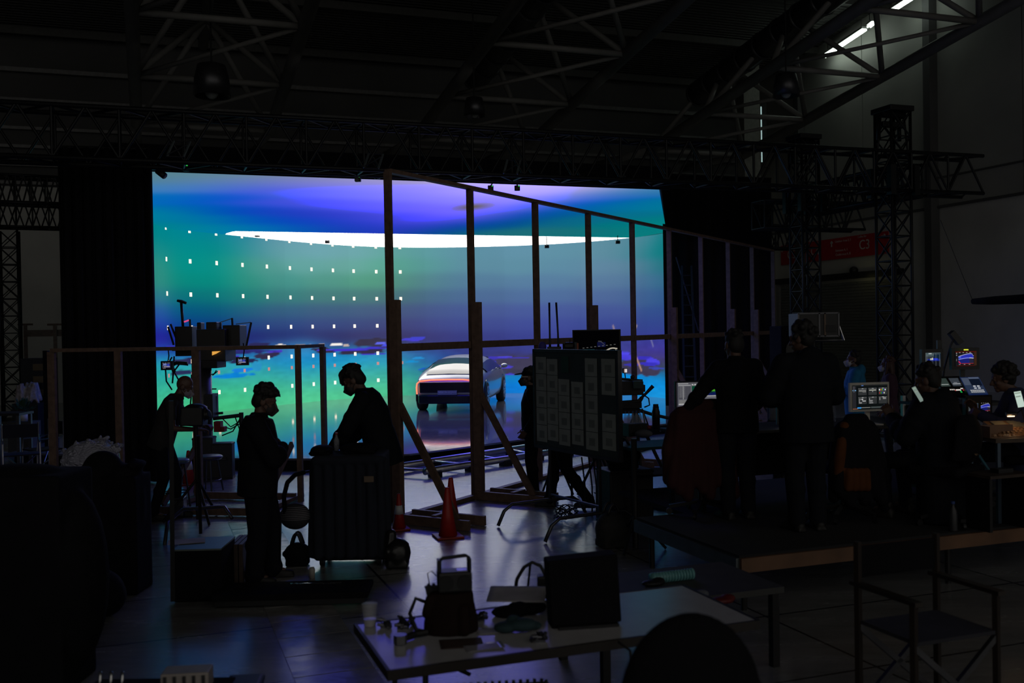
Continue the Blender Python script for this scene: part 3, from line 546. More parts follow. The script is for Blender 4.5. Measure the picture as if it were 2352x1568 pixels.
def tower(label, base, h, w, n, head=True, yaw=YAW):
    base = Vector(base); t = thing('lattice_tower', label, 'tower', base, yaw, 'lattice towers')
    offs = [V(i * w / 2, j * w / 2, 0) for i, j in ((-1, -1), (1, -1), (1, 1), (-1, 1))]
    for o in offs: MB().tube(o + V(0, 0, .05), o + V(0, 0, h), .028, n=8).build('upright', TRUSS, t, False, True)
    m = MB(); lattice(m, [o + V(0, 0, .1) for o in offs], [o + V(0, 0, h) for o in offs], n, .014, True); m.build('lattice', TRUSS, t, False, True)
    MB().box((0, 0, .03), (w * 2, w * 2, .06)).build('base_plate', TRUSS, t)
    if head:
        m = MB(); m.box((0, 0, h + .05), (w * 1.25, w * 1.25, .10)); m.box((0, 0, h - .22), (w * 1.2, .12, .1)); m.tube((-w * .6, 0, h - .02), (w * .6, 0, h - .02), .08); m.build('head_block', TRUSS, t, bevel=.01)
        m = MB()
        for sx in (-1, 1): m.tube((sx * w * .6, 0, h), (sx * w * .95, 0, h - 1.25), .02); m.tube((sx * w * .55, .1, h), (sx * w * .55, .1, h - .5), .04)
        m.build('side_brace', TRUSS, t, False, True)
        for i in (-1, 1):
            for j in (-1, 1): MB().box((i * w * .62, j * w * .62, h - 1.3), (.12, .12, .55)).build('sleeve_block', TRUSS, t)
U0 = 15.2
def tl(x, off=0.): y = 16.2 + .364 * x; return Vector((x, y, 0)) + HN * off
f0 = tl(-12); f1 = tl(9.05)
beam_truss('long black box truss spanning the whole front above the stage', f0 + V(0, 0, 4.66), f1 + V(0, 0, 4.66), .55, .72, 26, r=.036)
# second line of truss behind, and the two return trusses at right
r0 = tl(7.1, 4.2); r1 = tl(9.7, 4.2)
beam_truss('short black truss behind the main one, passing the farther right tower', r0 + V(0, 0, 4.4), r1 + V(0, 0, 4.4), .5, .62, 5)
q0 = tl(8.0, .4); q1 = tl(8.0, 3.7)
beam_truss('black truss linking the two right towers front to back', q0 + V(0, 0, 4.66), q1 + V(0, 0, 4.66), .5, .62, 6)
q0 = tl(9.2, 7.6); q1 = tl(10.4, 7.6)
beam_truss('lowest short black truss far back beside the black drape', q0 + V(0, 0, 4.25), q1 + V(0, 0, 4.25), .5, .6, 3)
tb = tl(7.25, 0.0); tower('nearer and taller looking of the two lattice towers at right', (tb.x, tb.y, 0), 6.15, .44, 13)
tb = tl(7.45, 3.0); tower('farther of the two lattice towers at right, in front of the red banner', (tb.x, tb.y, 0), 6.2, .44, 13)
tb = at(24, 700, 26.0); tower('lattice tower at the far left edge of the hall', (tb.x, tb.y, 0), 5.0, .44, 11, False)
a = at(-40, 520, 25.0); b = at(150, 525, 25.8); beam_truss('black truss on the left tower, beside the black drape', (a.x, a.y, 5.0), (b.x, b.y, 5.0), .6, .62, 5)
a = at(-40, 460, 22.4); b = at(142, 462, 23.2); beam_truss('upper of the black trusses stacked at the left edge', (a.x, a.y, 5.25), (b.x, b.y, 5.25), .6, .62, 5)
# ------------------------------------------------------------------ black drapes
def drape(label, a, b, z0, z1, n=60, amp=.05, waves=9, ph=0.):
    a = Vector((a[0], a[1], 0)); b = Vector((b[0], b[1], 0)); d = b - a; x = V(-d.y, d.x, 0).normalized(); m = MB(); P = []
    for i in range(n + 1):
        t = i / n; P.append(a + d * t + x * amp * (math.sin(t * waves * 6.283 + ph) + .4 * math.sin(t * waves * 2.7 * 6.283)))
    m.v = [(p.x, p.y, z0) for p in P] + [(p.x, p.y, z1) for p in P]; m.f = [(i, i + 1, n + 2 + i, n + 1 + i) for i in range(n)]
    t = thing('drape', label, 'drape', ((a + b) / 2).to_tuple()[:2] + (z0,), 0, 'black drapes'); o = m.build('cloth', BLACK, t, True, True); q = o.modifiers.new('t', 'SOLIDIFY'); q.thickness = .012
    MB().tube(a + V(0, 0, z1), b + V(0, 0, z1), .025).build('hanging_rail', TRUSS, t, True)
a = at(140, 700, 14.6); b = at(354, 700, 14.9); drape('wide black drape hanging left of the LED wall', (a.x, a.y), (b.x, b.y), .02, 4.98)
drape('black drape closing off the right side of the LED wall', (3.86, 25.2), (6.9, 26.3), .02, 6.05)
a = hp(-7.0, 14.8, 0); drape('black side drape behind the far end of the clear partition', (6.85, 27.0), (7.0, 29.5), .02, 5.2, 30, .03, 5)
# edge column of the LED wing with green status lights
a = at(323, 700, 20.0); b = at(359, 700, 20.25)
ec = thing('panel_edge_column', 'narrow black column with a row of green status lights left of the screen', 'panel column', ((a.x + b.x) / 2, (a.y + b.y) / 2, 0))
MB().box(((a.x + b.x) / 2, 20.12, 2.75), (b.x - a.x, .12, 5.5), .2).build('column_body', LEDF, ec, True)
for k in range(11):
    p = at(331 + k * 1.25, 432 + k * 57, 19.93); MB().ell(p, .022, n=8, k=6).build('status_light', emat('led_green', (.05, .9, .12), 1.6), ec, True)
for k in range(10): pass
m = MB()
for k, px in enumerate((326, 322, 318)): m.path([at(px, 400, 19.85), at(px + 3, 640, 19.85), at(px + 2 + k * 4, 900, 19.6), at(px + 18 + k * 6, 1010, 18.8)], .014, 6)
tag(m.build('cable_drop', mat('blue_cable', (.05, .05, .16), .4), None), 'thin cables hanging down beside the green status lights', 'cable')
# hoses hanging behind the low partition
m = MB()
for k, (p, q) in enumerate((((262, 850), (282, 1030)), ((300, 800), (300, 1010)))):
    m.path([at(p[0], p[1], 15.2), at(p[0] - 8 + 12 * k, (p[1] * 2 + q[1]) / 3, 15.2), at(q[0] - 16, (p[1] + q[1] * 2) / 3, 15.1), at(q[0] - 28, q[1] - 40, 15), at(q[0], q[1] + 20, 14.9)], .045, 10)
tag(m.build('air_hose', mat('violet_lit_hose', (.12, .10, .16), .6), None, False, True), 'thick violet lit hoses curling down behind the low clear partition', 'hose')  # violet light on the whitish hoses is put into their base colour
# ------------------------------------------------------------------ tall clear partition
pt = thing('clear_partition', 'tall timber framed clear plastic screen running back towards the stage', 'partition', (-1.4, 11.5, 0))
P0 = V(-1.40, 11.5, 0); PE = V(6.55, 24.9, 0); ST = (PE - P0) / 9; PD = ST.normalized(); PN = V(PD.y, -PD.x, 0)
ang = math.atan2(PD.y, PD.x)
for i in range(10):
    b = P0 + ST * i; MB().box(b + V(0, 0, 2.02), (.045, .09, 4.04), ang).build('stud', WOOD, pt, True)
for i in range(9):
    a = P0 + ST * i; b = a + ST
    MB().beam(a + V(0, 0, 4.05), b + V(0, 0, 4.05), .09, .045).build('top_rail', WOOD, pt, True)
    MB().beam(a + V(0, 0, 2.01), b + V(0, 0, 2.01), .06, .09).build('mid_rail', WOOD, pt, True)
    MB().beam(a + V(0, 0, .03), b + V(0, 0, .03), .09, .045).build('bottom_rail', WOOD, pt, True)
    MB().add([a - PN * .05 + PD * .03 + V(0, 0, .05), b - PN * .05 - PD * .03 + V(0, 0, .05), b - PN * .05 - PD * .03 + V(0, 0, 4.02), a - PN * .05 + PD * .03 + V(0, 0, 4.02)], [(0, 1, 2, 3)]).build('clear_film', FILM, pt, True)
for i in (0, 1, 3, 5, 7, 8):
    b = P0 + ST * i + PN * .10 - PD * .04
    MB().box(b + V(0, 0, 1.28), (.085, .11, 2.56), ang).build('strongback', WOOD, pt, True)
    MB().beam(b + V(0, 0, 1.36) + PN * .04, b + PN * .80 + V(0, 0, .10), .04, .085).build('diagonal_brace', WOOD, pt, True)
    for s in (-.05, .27):
        MB().beam(b + PD * s + V(0, 0, .06), b + PD * s + PN * 1.0 + V(0, 0, .06), .045, .11).build('foot_plank', WOOD, pt, True)
    MB().beam(b + PN * .5 - PD * .02 + V(0, 0, .12), b + PN * .5 + PD * .27 + V(0, 0, .12), .06, .02).build('foot_tie', WOOD, pt, True)
# ------------------------------------------------------------------ low clear partition at left
lw = thing('low_clear_partition', 'low timber framed clear plastic screen standing left of the tall one', 'partition', (-4.5, 13.3, 0))
LA = V(at(118, 800, 13.7).x, 13.7, 0); LB = V(at(684, 800, 13.0).x, 13.0, 0); LD = (LB - LA).normalized(); LN = V(LD.y, -LD.x, 0); la = math.atan2(LD.y, LD.x)
for px, w in ((118, .11), (277, .10), (457, .11), (684, .07)):
    t = (px - 118) / (684 - 118); b = LA.lerp(LB, t); MB().box(b + V(0, 0, 1.0), (w, .05, 2.0), la).build('stud', WOOD, lw, True)
b = LB + LN * -.9 - LD * .02; MB().box(b + V(0, 0, 1.0), (.06, .09, 2.0), la).build('stud', WOOD, lw, True)
MB().beam(LB + V(0, 0, 2.02), b + V(0, 0, 2.02), .06, .045).build('return_rail', WOOD, lw, True)
MB().beam(LA + V(0, 0, 2.02), LB + V(0, 0, 2.02), .07, .05).build('top_rail', WOOD, lw, True)
for t0, t1 in ((0, .281), (.281, .599), (.599, 1)):
    a = LA.lerp(LB, t0) + LN * .03; b2 = LA.lerp(LB, t1) + LN * .03
    MB().add([a + LD * .05 + V(0, 0, .05), b2 - LD * .05 + V(0, 0, .05), b2 - LD * .05 + V(0, 0, 1.98), a + LD * .05 + V(0, 0, 1.98)], [(0, 1, 2, 3)]).build('clear_film', FILM, lw, True)
for t0, t1 in ((.60, .98), ):
    MB().beam(LA.lerp(LB, t0) + V(0, 0, .06), LA.lerp(LB, t1) + V(0, 0, .06), .05, .09).build('bottom_rail', WOOD, lw, True)
    MB().beam(LA.lerp(LB, t0) + LN * 1.1 + V(0, 0, .06), LA.lerp(LB, t1) + LN * 1.1 + V(0, 0, .06), .05, .09).build('foot_rail', WOOD, lw, True)
for t0 in (.599, .97):
    b2 = LA.lerp(LB, t0); MB().beam(b2 - LN * .25 + V(0, 0, .04), b2 + LN * 1.15 + V(0, 0, .04), .10, .05).build('foot_plank', WOOD, lw, True); MB().beam(b2 + V(0, 0, .75), b2 + LN * .9 + V(0, 0, .08), .04, .08).build('diagonal_brace', WOOD, lw, True)
# ------------------------------------------------------------------ aluminium track in front of the stage
tk = thing('dolly_track', 'silver aluminium rails lying on the floor before the stage', 'track', gz(1060, 1070))
for k, (p, q) in enumerate(((gz(870, 1093), gz(1420, 1006)), (gz(976, 1098), gz(1450, 1022)), (gz(900, 1072), gz(1420, 993)))):
    p.z = q.z = .10; MB().tube(p, q, .055, n=14).build('rail', ALU, tk, True, True)
    m = MB()
    for i in range(7): c = p.lerp(q, .04 + .15 * i); m.box(c - V(0, 0, .06), (.16, .16, .08), .6)
    m.build('support_block', STEEL, tk, True)
p, q = gz(870, 1093), gz(976, 1098)
for i in range(7):
    a = gz(870, 1093).lerp(gz(1420, 1006), .03 + .15 * i); b = gz(976, 1098).lerp(gz(1450, 1022), .02 + .15 * i); a.z = b.z = .10; MB().tube(a, b, .025).build('cross_tie', ALU, tk, True, True)
# ------------------------------------------------------------------ car
car = thing('car', 'silver fastback saloon car with glowing red rear light bar, seen from behind on the stage', 'car', (-1.60, 24.45, ZS), math.radians(-6.5))
CARP = bpy.data.materials.new('car_paint'); CARP.use_nodes = True; b = CARP.node_tree.nodes['Principled BSDF']; b.inputs['Base Color'].default_value = (.42, .43, .45, 1); b.inputs['Metallic'].default_value = .6; b.inputs['Roughness'].default_value = .32; b.inputs['Coat Weight'].default_value = .6
GLASS = mat('dark_glass', (.01, .01, .012), .03, 0, 0, spec=1.); TYRE = mat('tyre', (.012, .012, .013), .8); CARB = mat('car_black_trim', (.012, .012, .018), .18, .3)
#        y     z0   ws   wm   zm   wb   zb   wr   zr
STN = [(0.00, .36, .66, .745, .60, .72, .74, .66, .765), (.10, .26, .74, .80, .56, .77, .79, .68, .825), (.45, .20, .80, .86, .55, .83, .86, .60, 1.00), (.95, .18, .84, .90, .54, .88, .88, .57, 1.15), (1.6, .17, .86, .92, .52, .88, .88, .57, 1.27), (2.3, .17, .86, .92, .52, .88, .88, .58, 1.345), (2.9, .17, .86, .92, .52, .89, .89, .58, 1.35), (3.4, .17, .86, .92, .52, .90, .90, .58, 1.28), (3.95, .17, .86, .925, .54, .89, .90, .64, 1.04), (4.35, .18, .85, .925, .56, .84, .84, .66, .90), (4.75, .20, .80, .88, .54, .76, .74, .60, .78), (4.98, .28, .60, .68, .48, .6, .6, .46, .63)]
def csec(st):
    y, z0, ws, wm, zm, wb, zb, wr, zr = st
    h = [(0, z0), (ws * .8, z0), (ws, z0 + .05), (wm, zm - .12), (wm, zm + .08), (wb, zb), (wb * .62 + wr * .38, zb + (zr - zb) * .42), (wr, zb + (zr - zb) * .84), (wr * .55, zr - .01), (0, zr)]
    return [(x, y, z) for x, z in h] + [(-x, y, z) for x, z in h[-2:0:-1]]
m = MB(); secs = [csec(s) for s in STN]; k = len(secs[0])
for s in secs: m.v += s
m.f = [(i * k + j, i * k + (j + 1) % k, (i + 1) * k + (j + 1) % k, (i + 1) * k + j) for i in range(len(secs) - 1) for j in range(k)] + [tuple(range(k)), tuple((len(secs) - 1) * k + j for j in range(k))]
body = m.build('body', CARP, car, False, True); q = body.modifiers.new('s', 'SUBSURF'); q.levels = q.render_levels = 2
def panel(name, ys, fr, material, lift=.012):      # a glazed area following the body skin
    m = MB(); n = len(fr)
    for y in ys:
        i = max(j for j in range(len(STN) - 1) if STN[j][0] <= y + 1e-6); t = (y - STN[i][0]) / (STN[i + 1][0] - STN[i][0]); st = tuple(a + (b - a) * t for a, b in zip(STN[i], STN[i + 1])); h = csec(st)[:10]
        for side, f in fr:
            a = h[int(f)]; b = h[min(int(f) + 1, 9)]; w = f - int(f); x = a[0] + (b[0] - a[0]) * w; z = a[2] + (b[2] - a[2]) * w; m.v.append((side * (x + (lift if f < 8 else 0)), y, z + lift * .6))
    m.f = [(i * n + j, i * n + j + 1, (i + 1) * n + j + 1, (i + 1) * n + j) for i in range(len(ys) - 1) for j in range(n - 1)]; return m.build(name, material, car, False, True)
panel('rear_window', [.28 + .085 * i for i in range(17)], [(-1, 7.2), (-1, 7.7), (-1, 8.3), (-1, 8.8), (1, 9), (1, 8.8), (1, 8.3), (1, 7.7), (1, 7.2)], GLASS, .02)
for s in (-1, 1): panel('side_window', [1.0 + .14 * i for i in range(20)], [(s, 5.35), (s, 5.8), (s, 6.2), (s, 6.6)], GLASS, .014)
panel('windscreen', [3.3 + .08 * i for i in range(9)], [(-1, 7.2), (-1, 8), (1, 9), (1, 8), (1, 7.2)], GLASS)
LB_ = emat('tail_light', (1., .10, .05), 1.6); LB2 = emat('tail_light_core', (1., .38, .22), 1.3)
tlp = [(-.775, .04, .44), (-.78, .03, .60), (-.76, .0, .70), (-.68, -.035, .765), (-.4, -.05, .79), (0, -.055, .795), (.4, -.05, .79), (.68, -.035, .765), (.76, .0, .70), (.78, .03, .60), (.775, .04, .44)]
MB().path([(x, y - .02, z) for x, y, z in tlp], .020, 8).build('tail_light_bar', LB_, car, False, True)
MB().path([(x, y - .036, z + .004) for x, y, z in tlp], .010, 6).build('tail_light_core', LB2, car, False, True)
m = MB(); m.prism([(-.70, .02), (.70, .02), (.70, -.035), (-.70, -.035)], .47, .735); m.build('rear_panel', CARB, car, bevel=.02)
m = MB(); m.prism([(-.76, .3), (-.74, .0), (-.5, -.06), (.5, -.06), (.74, .0), (.76, .3)], .20, .42); m.build('rear_bumper', CARB, car, bevel=.03)
pl = MB().box((0, -.075, .475), (.48, .02, .11)).build('number_plate', mat('plate', (.22, .22, .26), .5), car)
text_mesh('plate_text', 'VISION EQXX', .072, Matrix.Translation((-.215, -.088, .448)) @ Matrix.Rotation(math.pi / 2, 4, 'X') @ Matrix.Scale(.98, 4, (1, 0, 0)), mat('plate_ink', (.6, .6, .62), .5), pl)
for y, w in ((.78, .79), (3.70, .845)):
    for s in (-1, 1):
        c = V(s * w, y, .34); RY = Matrix.Rotation(math.pi / 2, 3, 'Y')
        wh = MB().lathe([(.22, -.10), (.32, -.105), (.345, -.08), (.345, .08), (.32, .105), (.22, .10)], c, 28, RY).build('tyre', TYRE, car, False, True)
        m = MB(); cc = c + V(s * .095, 0, 0); m.lathe([(0, -.01), (.235, -.01), (.25, .01), (.235, .02), (.22, .0), (.05, .005), (0, .02)], cc, 28, Matrix.Rotation(s * math.pi / 2, 3, 'Y'))
        for i in range(10): a = i * math.pi / 5; m.beam(cc + V(s * .02, math.cos(a) * .05, math.sin(a) * .05), cc + V(s * .02, math.cos(a) * .23, math.sin(a) * .23), .03, .012, (s, 0, 0))
        m.build('rim', CARP, wh)
    for s in (-1, 1): MB().path([(s * (.90 if y > 2 else .865), y + .40 * math.cos(a), .34 + .40 * math.sin(a)) for a in np.linspace(-.25, math.pi + .25, 18)], .018, 6).build('arch_trim', CARB, car, False, True)
for s in (-1, 1):
    m = MB(); m.ell((s * 1.0, 3.35, 1.0), (.10, .06, .065)); m.tube((s * .86, 3.38, .92), (s * .98, 3.36, .98), .02); m.build('door_mirror', CARP, car, False, True)
MB().box((0, .38, .26), (1.3, .5, .10)).build('diffuser', CARB, car)
# ------------------------------------------------------------------ small tracking cameras on the truss and the wall rim
def tracker(px, py, Y, label, drop=.35, tilt=.3):
    p = at(px, py, Y); t = thing('tracking_camera', label, 'camera', p, 0, 'motion tracking cameras')
    MB().box((0, 0, 0), (.10, .08, .09)).build('camera_body', BLK2, t, bevel=.01); MB().tube((0, -.05, -.02), (0, -.09, -.03), .03).build('lens', GLASS, t)
    MB().path([(0, 0, .04), (tilt * .5 * drop, 0, drop * .5), (-tilt * drop, 0, drop)], .013, 6).build('arm', STEEL, t); MB().ell((.03, -.045, .03), .012, n=8, k=6).build('status_light', emat('led_green_small', (.03, .6, .08), .9), t)
for a in ((427, 386, 15.0, 'small tracking camera above the top left corner of the screen', .2, 0), (822, 411, 16.4, 'left one of two tracking cameras dangling beside the tallest stud', .32, -.4), (866, 405, 16.6, 'small tracking camera dangling just left of the tallest stud', .22, .3), (1127, 432, 17.4, 'tracking camera on a slanted arm below the front truss, right of the tallest stud', .4, .6), (1188, 432, 17.6, 'tracking camera with a looped cable below the front truss', .4, 0)): tracker(*a)
for px, py, lab in ((427, 521, 'dark tracking camera at the upper left of the screen'), (591, 540, 'tracking camera at the left end of the white light crescent'), (752, 555, 'tracking camera below the white crescent, left of the tallest stud'), (1256, 566, 'tracking camera below the white crescent near the right'), (1419, 556, 'tracking camera at the right end of the white crescent')):
    p = at(px, py, 24.6 if px < 500 else (26.5 if px < 600 else 28.2)); t = thing('tracking_camera', lab, 'camera', p, 0, 'motion tracking cameras')
    MB().box((0, 0, 0), (.13, .10, .09)).build('camera_body', BLK2, t, bevel=.01); MB().tube((0, -.05, 0), (0, -.1, -.01), .04).build('lens', GLASS, t); MB().tube((0, 0, .04), (0, .0, max(.1, ZT - p.z)), .012).build('arm', STEEL, t)
# black spotlight at top left corner of the screen
p = at(370, 398, 14.9); t = thing('spotlight', 'small black spotlight at the top left corner of the screen', 'spotlight', p)
MB().tube((-.05, 0, .04), (.07, -.05, -.05), .05).build('barrel', BLK2, t, False, True); MB().path([(0, 0, 0), (-.02, 0, .12), (.03, 0, .22)], .014, 6).build('yoke', STEEL, t)
p = at(330, 389, 15.0); t = thing('clamp_bracket', 'pale blue lit bracket on top of the drape, left of the screen', 'bracket', p)
MB().beam((-.05, 0, 0), (.16, .05, .02), .10, .03).build('plate', mat('bracket_paint', (.25, .45, .5), .4), t); MB().tube((0, 0, 0), (0, 0, .25), .02).build('stem', STEEL, t)
# bright steel spigots glinting on the front truss
for px, py, lab in ((402, 340, 'pale steel clamp frame on the front truss above the screen left corner'), (852, 368, 'pale steel clamp frame on the front truss just left of the tallest stud'), (1172, 382, 'pale steel clamp frame on the front truss right of the tallest stud')):
    r = (px - 1176) / FPX; Y = 16.2 / (1 - .364 * r) - .35; p = at(px, py, Y); t = thing('truss_clamp', lab, 'clamp', p, YAW, 'steel clamp frames on the truss')
    m = MB()
    for s in (-1, 1): m.beam((s * .11, 0, -.12), (s * .11 + .10, .1, .12), .028, .02)
    m.build('side_bar', mat('clamp_steel', (.3, .36, .38), .35, .8), t); m = MB(); m.tube((-.11, 0, -.1), (.21, .1, .1), .01); m.tube((.21, .1, .12), (-.01, .1, .12), .01); m.tube((.11, 0, -.12), (-.11, 0, -.12), .01); m.build('tie_bar', STEEL, t)
# ------------------------------------------------------------------ people
def hand(mb, wrist, fwd, nrm, thumb, curl=.5, s=1., spread=.06):
    fwd = Vector(fwd).normalized(); nrm = Vector(nrm); nrm = (nrm - fwd * nrm.dot(fwd)).normalized(); side = fwd.cross(nrm); th = Vector(thumb)
    if side.dot(th) < 0: side = -side
    w = Vector(wrist)
    secs = [(w + fwd * (a * s), side, nrm, rx * s, ry * s) for a, rx, ry in ((-.03, .026, .02), (.0, .028, .019), (.04, .040, .017), (.085, .043, .014), (.098, .038, .010))]
    mb.loft(secs, 14)
    for k, (off, L) in enumerate(((.031, .074), (.0105, .083), (-.0105, .077), (-.031, .060))):
        p = w + (fwd * .092 + side * off) * s; a = curl * (.7 + .1 * k); dr = (fwd + side * off / .031 * spread).normalized()
        for j, fr in enumerate((.45, .32, .23)):
            ang = a * (j + .6); d = dr * math.cos(ang) + nrm * math.sin(ang); q = p + d * (L * fr * s); r = (.0092 - .001 * j) * s; mb.cap(p, q, r, r - .0008, 8); p = q
    p = w + (fwd * .028 + side * .026) * s
    for j, (L, r) in enumerate(((.042, .0125), (.032, .0105), (.024, .009))):
        d = (fwd * (.72 + .12 * j) + side * (.66 - .28 * j) + nrm * (.25 + .2 * curl * j)).normalized(); q = p + d * L * s; mb.cap(p, q, r * s, (r - .001) * s, 8); p = q
def head_shape(mb, c, R, s=1.):
    def P(x, y, z): return Vector(c) + R @ Vector((x, y, z)) * s
    mb.ell(P(0, -.012, .028), (.074 * s, .096 * s, .098 * s), R); mb.ell(P(0, .022, -.045), (.058 * s, .068 * s, .075 * s), R)
    mb.ell(P(0, .068, -.096), (.028 * s, .024 * s, .022 * s), R); mb.ell(P(0, .075, .025), (.052 * s, .018 * s, .016 * s), R)
    mb.cap(P(0, .084, .012), P(0, .110, -.032), .009 * s, .014 * s, 8); mb.cap(P(-.012, .098, -.036), P(.012, .098, -.036), .010 * s, .010 * s, 8)
    for sx in (-1, 1):
        mb.ell(P(sx * .078, -.008, -.012), (.011 * s, .026 * s, .034 * s), R); mb.ell(P(sx * .03, .078, .004), (.014 * s, .011 * s, .009 * s), R); mb.ell(P(sx * .04, .06, -.03), (.022 * s, .02 * s, .02 * s), R)
    mb.cap(P(-.02, .088, -.060), P(.02, .088, -.060), .0075 * s, .0075 * s, 8); mb.cap(P(-.016, .086, -.071), P(.016, .086, -.071), .008 * s, .008 * s, 8)
def person(label, loc, rotz, H=1.75, J=None, head=(0, 0, 0), hair='short', mask=None, top=None, trousers=None, skin=None, sleeves=True, puff=1., hem=.80, cap=None, collar=True, shoes=None, vs=.006, handspec=None, seated=False, glasses=False, flare=1., hood=False, hairm=None):
    s = H / 1.75; top = top or JACK; trousers = trousers or JEAN; skin = skin or SKIN; shoes = shoes or SHOE; hairm = hairm or HAIR
    D = dict(pelvis=(0, 0, .95), waist=(0, .01, 1.09), chest=(0, .0, 1.27), shc=(0, -.01, 1.415), neck=(0, .0, 1.475), head=(0, .03, 1.625),
             sR=(.175, -.01, 1.41), eR=(.235, -.04, 1.13), wR=(.235, .08, .90), hR=(.09, 0, .92), kR=(.10, .03, .50), aR=(.10, -.01, .085), tR=(.125, .16, .03))
    for k in ('s', 'e', 'w', 'h', 'k', 'a', 't'): D[k + 'L'] = (-D[k + 'R'][0],) + D[k + 'R'][1:]
    D.update(J or {}); D = {k: Vector(v) * s for k, v in D.items()}
    t = thing('person', label, 'person', loc, rotz)
    yaw, pit, rol = [math.radians(a) for a in head]
    R = Matrix.Rotation(yaw, 3, 'Z') @ Matrix.Rotation(pit, 3, 'X') @ Matrix.Rotation(rol, 3, 'Y')
    hc = D['head']
    X = (D['sR'] - D['sL']).normalized(); Xp = (D['hR'] - D['hL']).normalized(); 
    def ax(a, b, x):
        z = (Vector(b) - Vector(a)).normalized(); y = z.cross(x).normalized(); return y.cross(z).normalized(), y
    spine = [D['pelvis'] - V(0, 0, .10 * s), D['pelvis'], D['waist'], D['chest'], D['shc'], D['neck']]
    def torso(mb, g, w=((.10, .09), (.165, .115), (.145, .105), (.168, .118), (.165, .085), (.062, .06)), lo=0, hi=6):
        secs = []
        for i in range(lo, hi):
            a = spine[max(i - 1, 0)]; b = spine[min(i + 1, 5)]; x, y = ax(a, b, X if i > 2 else Xp); secs.append((spine[i], x, y, (w[i][0]) * s + g, (w[i][1]) * s + g))
        mb.loft(secs, 20)
    b = MB(); torso(b, 0)
    b.cap(D['shc'], D['neck'], .06 * s); nb = hc + R @ V(0, -.02, -.07) * s; b.cap(D['neck'] - V(0, 0, .02), nb, .056 * s, .052 * s); head_shape(b, hc, R, s)
    for k in 'RL':
        b.cap(D['shc'].lerp(D['s' + k], .55), D['s' + k], .062 * s, .056 * s); b.cap(D['s' + k], D['e' + k], .05 * s, .039 * s); b.cap(D['e' + k], D['w' + k], .039 * s, .025 * s)
        hs = (handspec or {}).get(k, {}); f = hs.get('fwd') or (D['w' + k] - D['e' + k]); inward = V(-1 if k == 'R' else 1, 0, 0)
        hand(b, D['w' + k] + Vector(f).normalized() * .02, f, hs.get('nrm', inward + V(0, .15, 0)), hs.get('thumb', (0, 1, .3)), hs.get('curl', .55), s)
        b.cap(D['h' + k], D['k' + k], .075 * s, .05 * s); b.cap(D['k' + k], D['a' + k], .05 * s, .036 * s); b.cap(D['a' + k], D['a' + k].lerp(D['t' + k] + V(0, 0, .02), .6), .034 * s, .024 * s)
    vox('body', b, vs, skin, t)
    tp = MB(); lean = D['shc'] - D['pelvis']
    torso(tp, .022 * puff + .006, lo=1); he = D['pelvis'] + (D['pelvis'] - D['waist']).normalized() * ((.95 - hem) * s)
    x, y = ax(he, D['waist'], Xp); tp.loft([(he, x, y, .175 * s + .02 * puff, .125 * s + .02 * puff), (D['pelvis'], x, y, .172 * s + .022 * puff, .122 * s + .022 * puff), (D['waist'], x, y, .158 * s + .025 * puff, .112 * s + .025 * puff)], 20)
    for k in 'RL':
        tp.cap(D['shc'].lerp(D['s' + k], .4), D['s' + k], .068 * s + .012 * puff, .066 * s + .012 * puff)
        if sleeves:
            tp.cap(D['s' + k], D['e' + k], .062 * s + .014 * puff, .05 * s + .014 * puff); w = D['e' + k].lerp(D['w' + k], .97); tp.cap(D['e' + k], w, .049 * s + .014 * puff, .036 * s + .010 * puff)
            for q in (.3, .62): p = D['s' + k].lerp(D['e' + k], q); tp.ell(p, .064 * s + .013 * puff)
            p = D['e' + k].lerp(w, .35); tp.ell(p, .050 * s + .016 * puff)
        else:
            tp.cap(D['s' + k], D['s' + k].lerp(D['e' + k], .55), .064 * s, .060 * s)
    if collar: tp.loft([(D['neck'] - V(0, 0, .03), V(1, 0, 0), V(0, 1, 0), .085 * s, .08 * s), (D['neck'] + V(0, .0, .045) * s, V(1, 0, 0), V(0, 1, 0), .073 * s, .075 * s)], 16)
    if hood: tp.ell(D['neck'] + V(0, -.09, -.01) * s, (.11 * s, .07 * s, .09 * s))
    vox('jacket' if sleeves else 't_shirt', tp, .010, top, t, smooth=3)
    tr = MB(); x, y = ax(D['pelvis'], D['waist'], Xp)
    tr.loft([(D['pelvis'] - V(0, 0, .09) * s, x, y, .16 * s, .11 * s), (D['pelvis'], x, y, .178 * s, .124 * s), (D['pelvis'].lerp(D['waist'], .6), x, y, .160 * s, .115 * s)], 20)
    for k in 'RL':
        tr.cap(D['h' + k], D['k' + k], .094 * s * flare, .070 * s * flare); e = D['k' + k].lerp(D['a' + k], 1.02); tr.cap(D['k' + k], e, .068 * s * flare, .056 * s * flare); tr.ell(D['k' + k].lerp(e, .35) + V(0, -.012, 0), .066 * s * flare); tr.ell(D['k' + k].lerp(e, .93) + V(0, .01, 0), .062 * s * flare)
    vox('trousers', tr, .011, trousers, t, smooth=3)
    for k in 'RL':
        sh = MB(); a = D['a' + k]; q = D['t' + k]; d = (q - a); d.z = 0; d.normalize(); base = min(a.z, q.z + .05) 
        z0 = a.z - .085 * s; f = lambda u, h: a + d * u * s + V(0, 0, z0 - a.z + h * s)
        sh.cap(f(-.035, .045), f(.06, .045), .042 * s, .045 * s); sh.cap(f(.06, .043), f(.165, .032), .045 * s, .031 * s); sh.cap(f(-.01, .05), f(-.015, .12), .042 * s, .045 * s)
        side = V(-d.y, d.x, 0); sh.box(f(.06, .012), (.085 * s, .27 * s, .024 * s), Matrix((V(d.y, -d.x, 0), d, V(0, 0, 1))).transposed())
        vox('shoe', sh, .009, shoes, t)
    def P(x, y, z): return hc + R @ V(x, y, z) * s
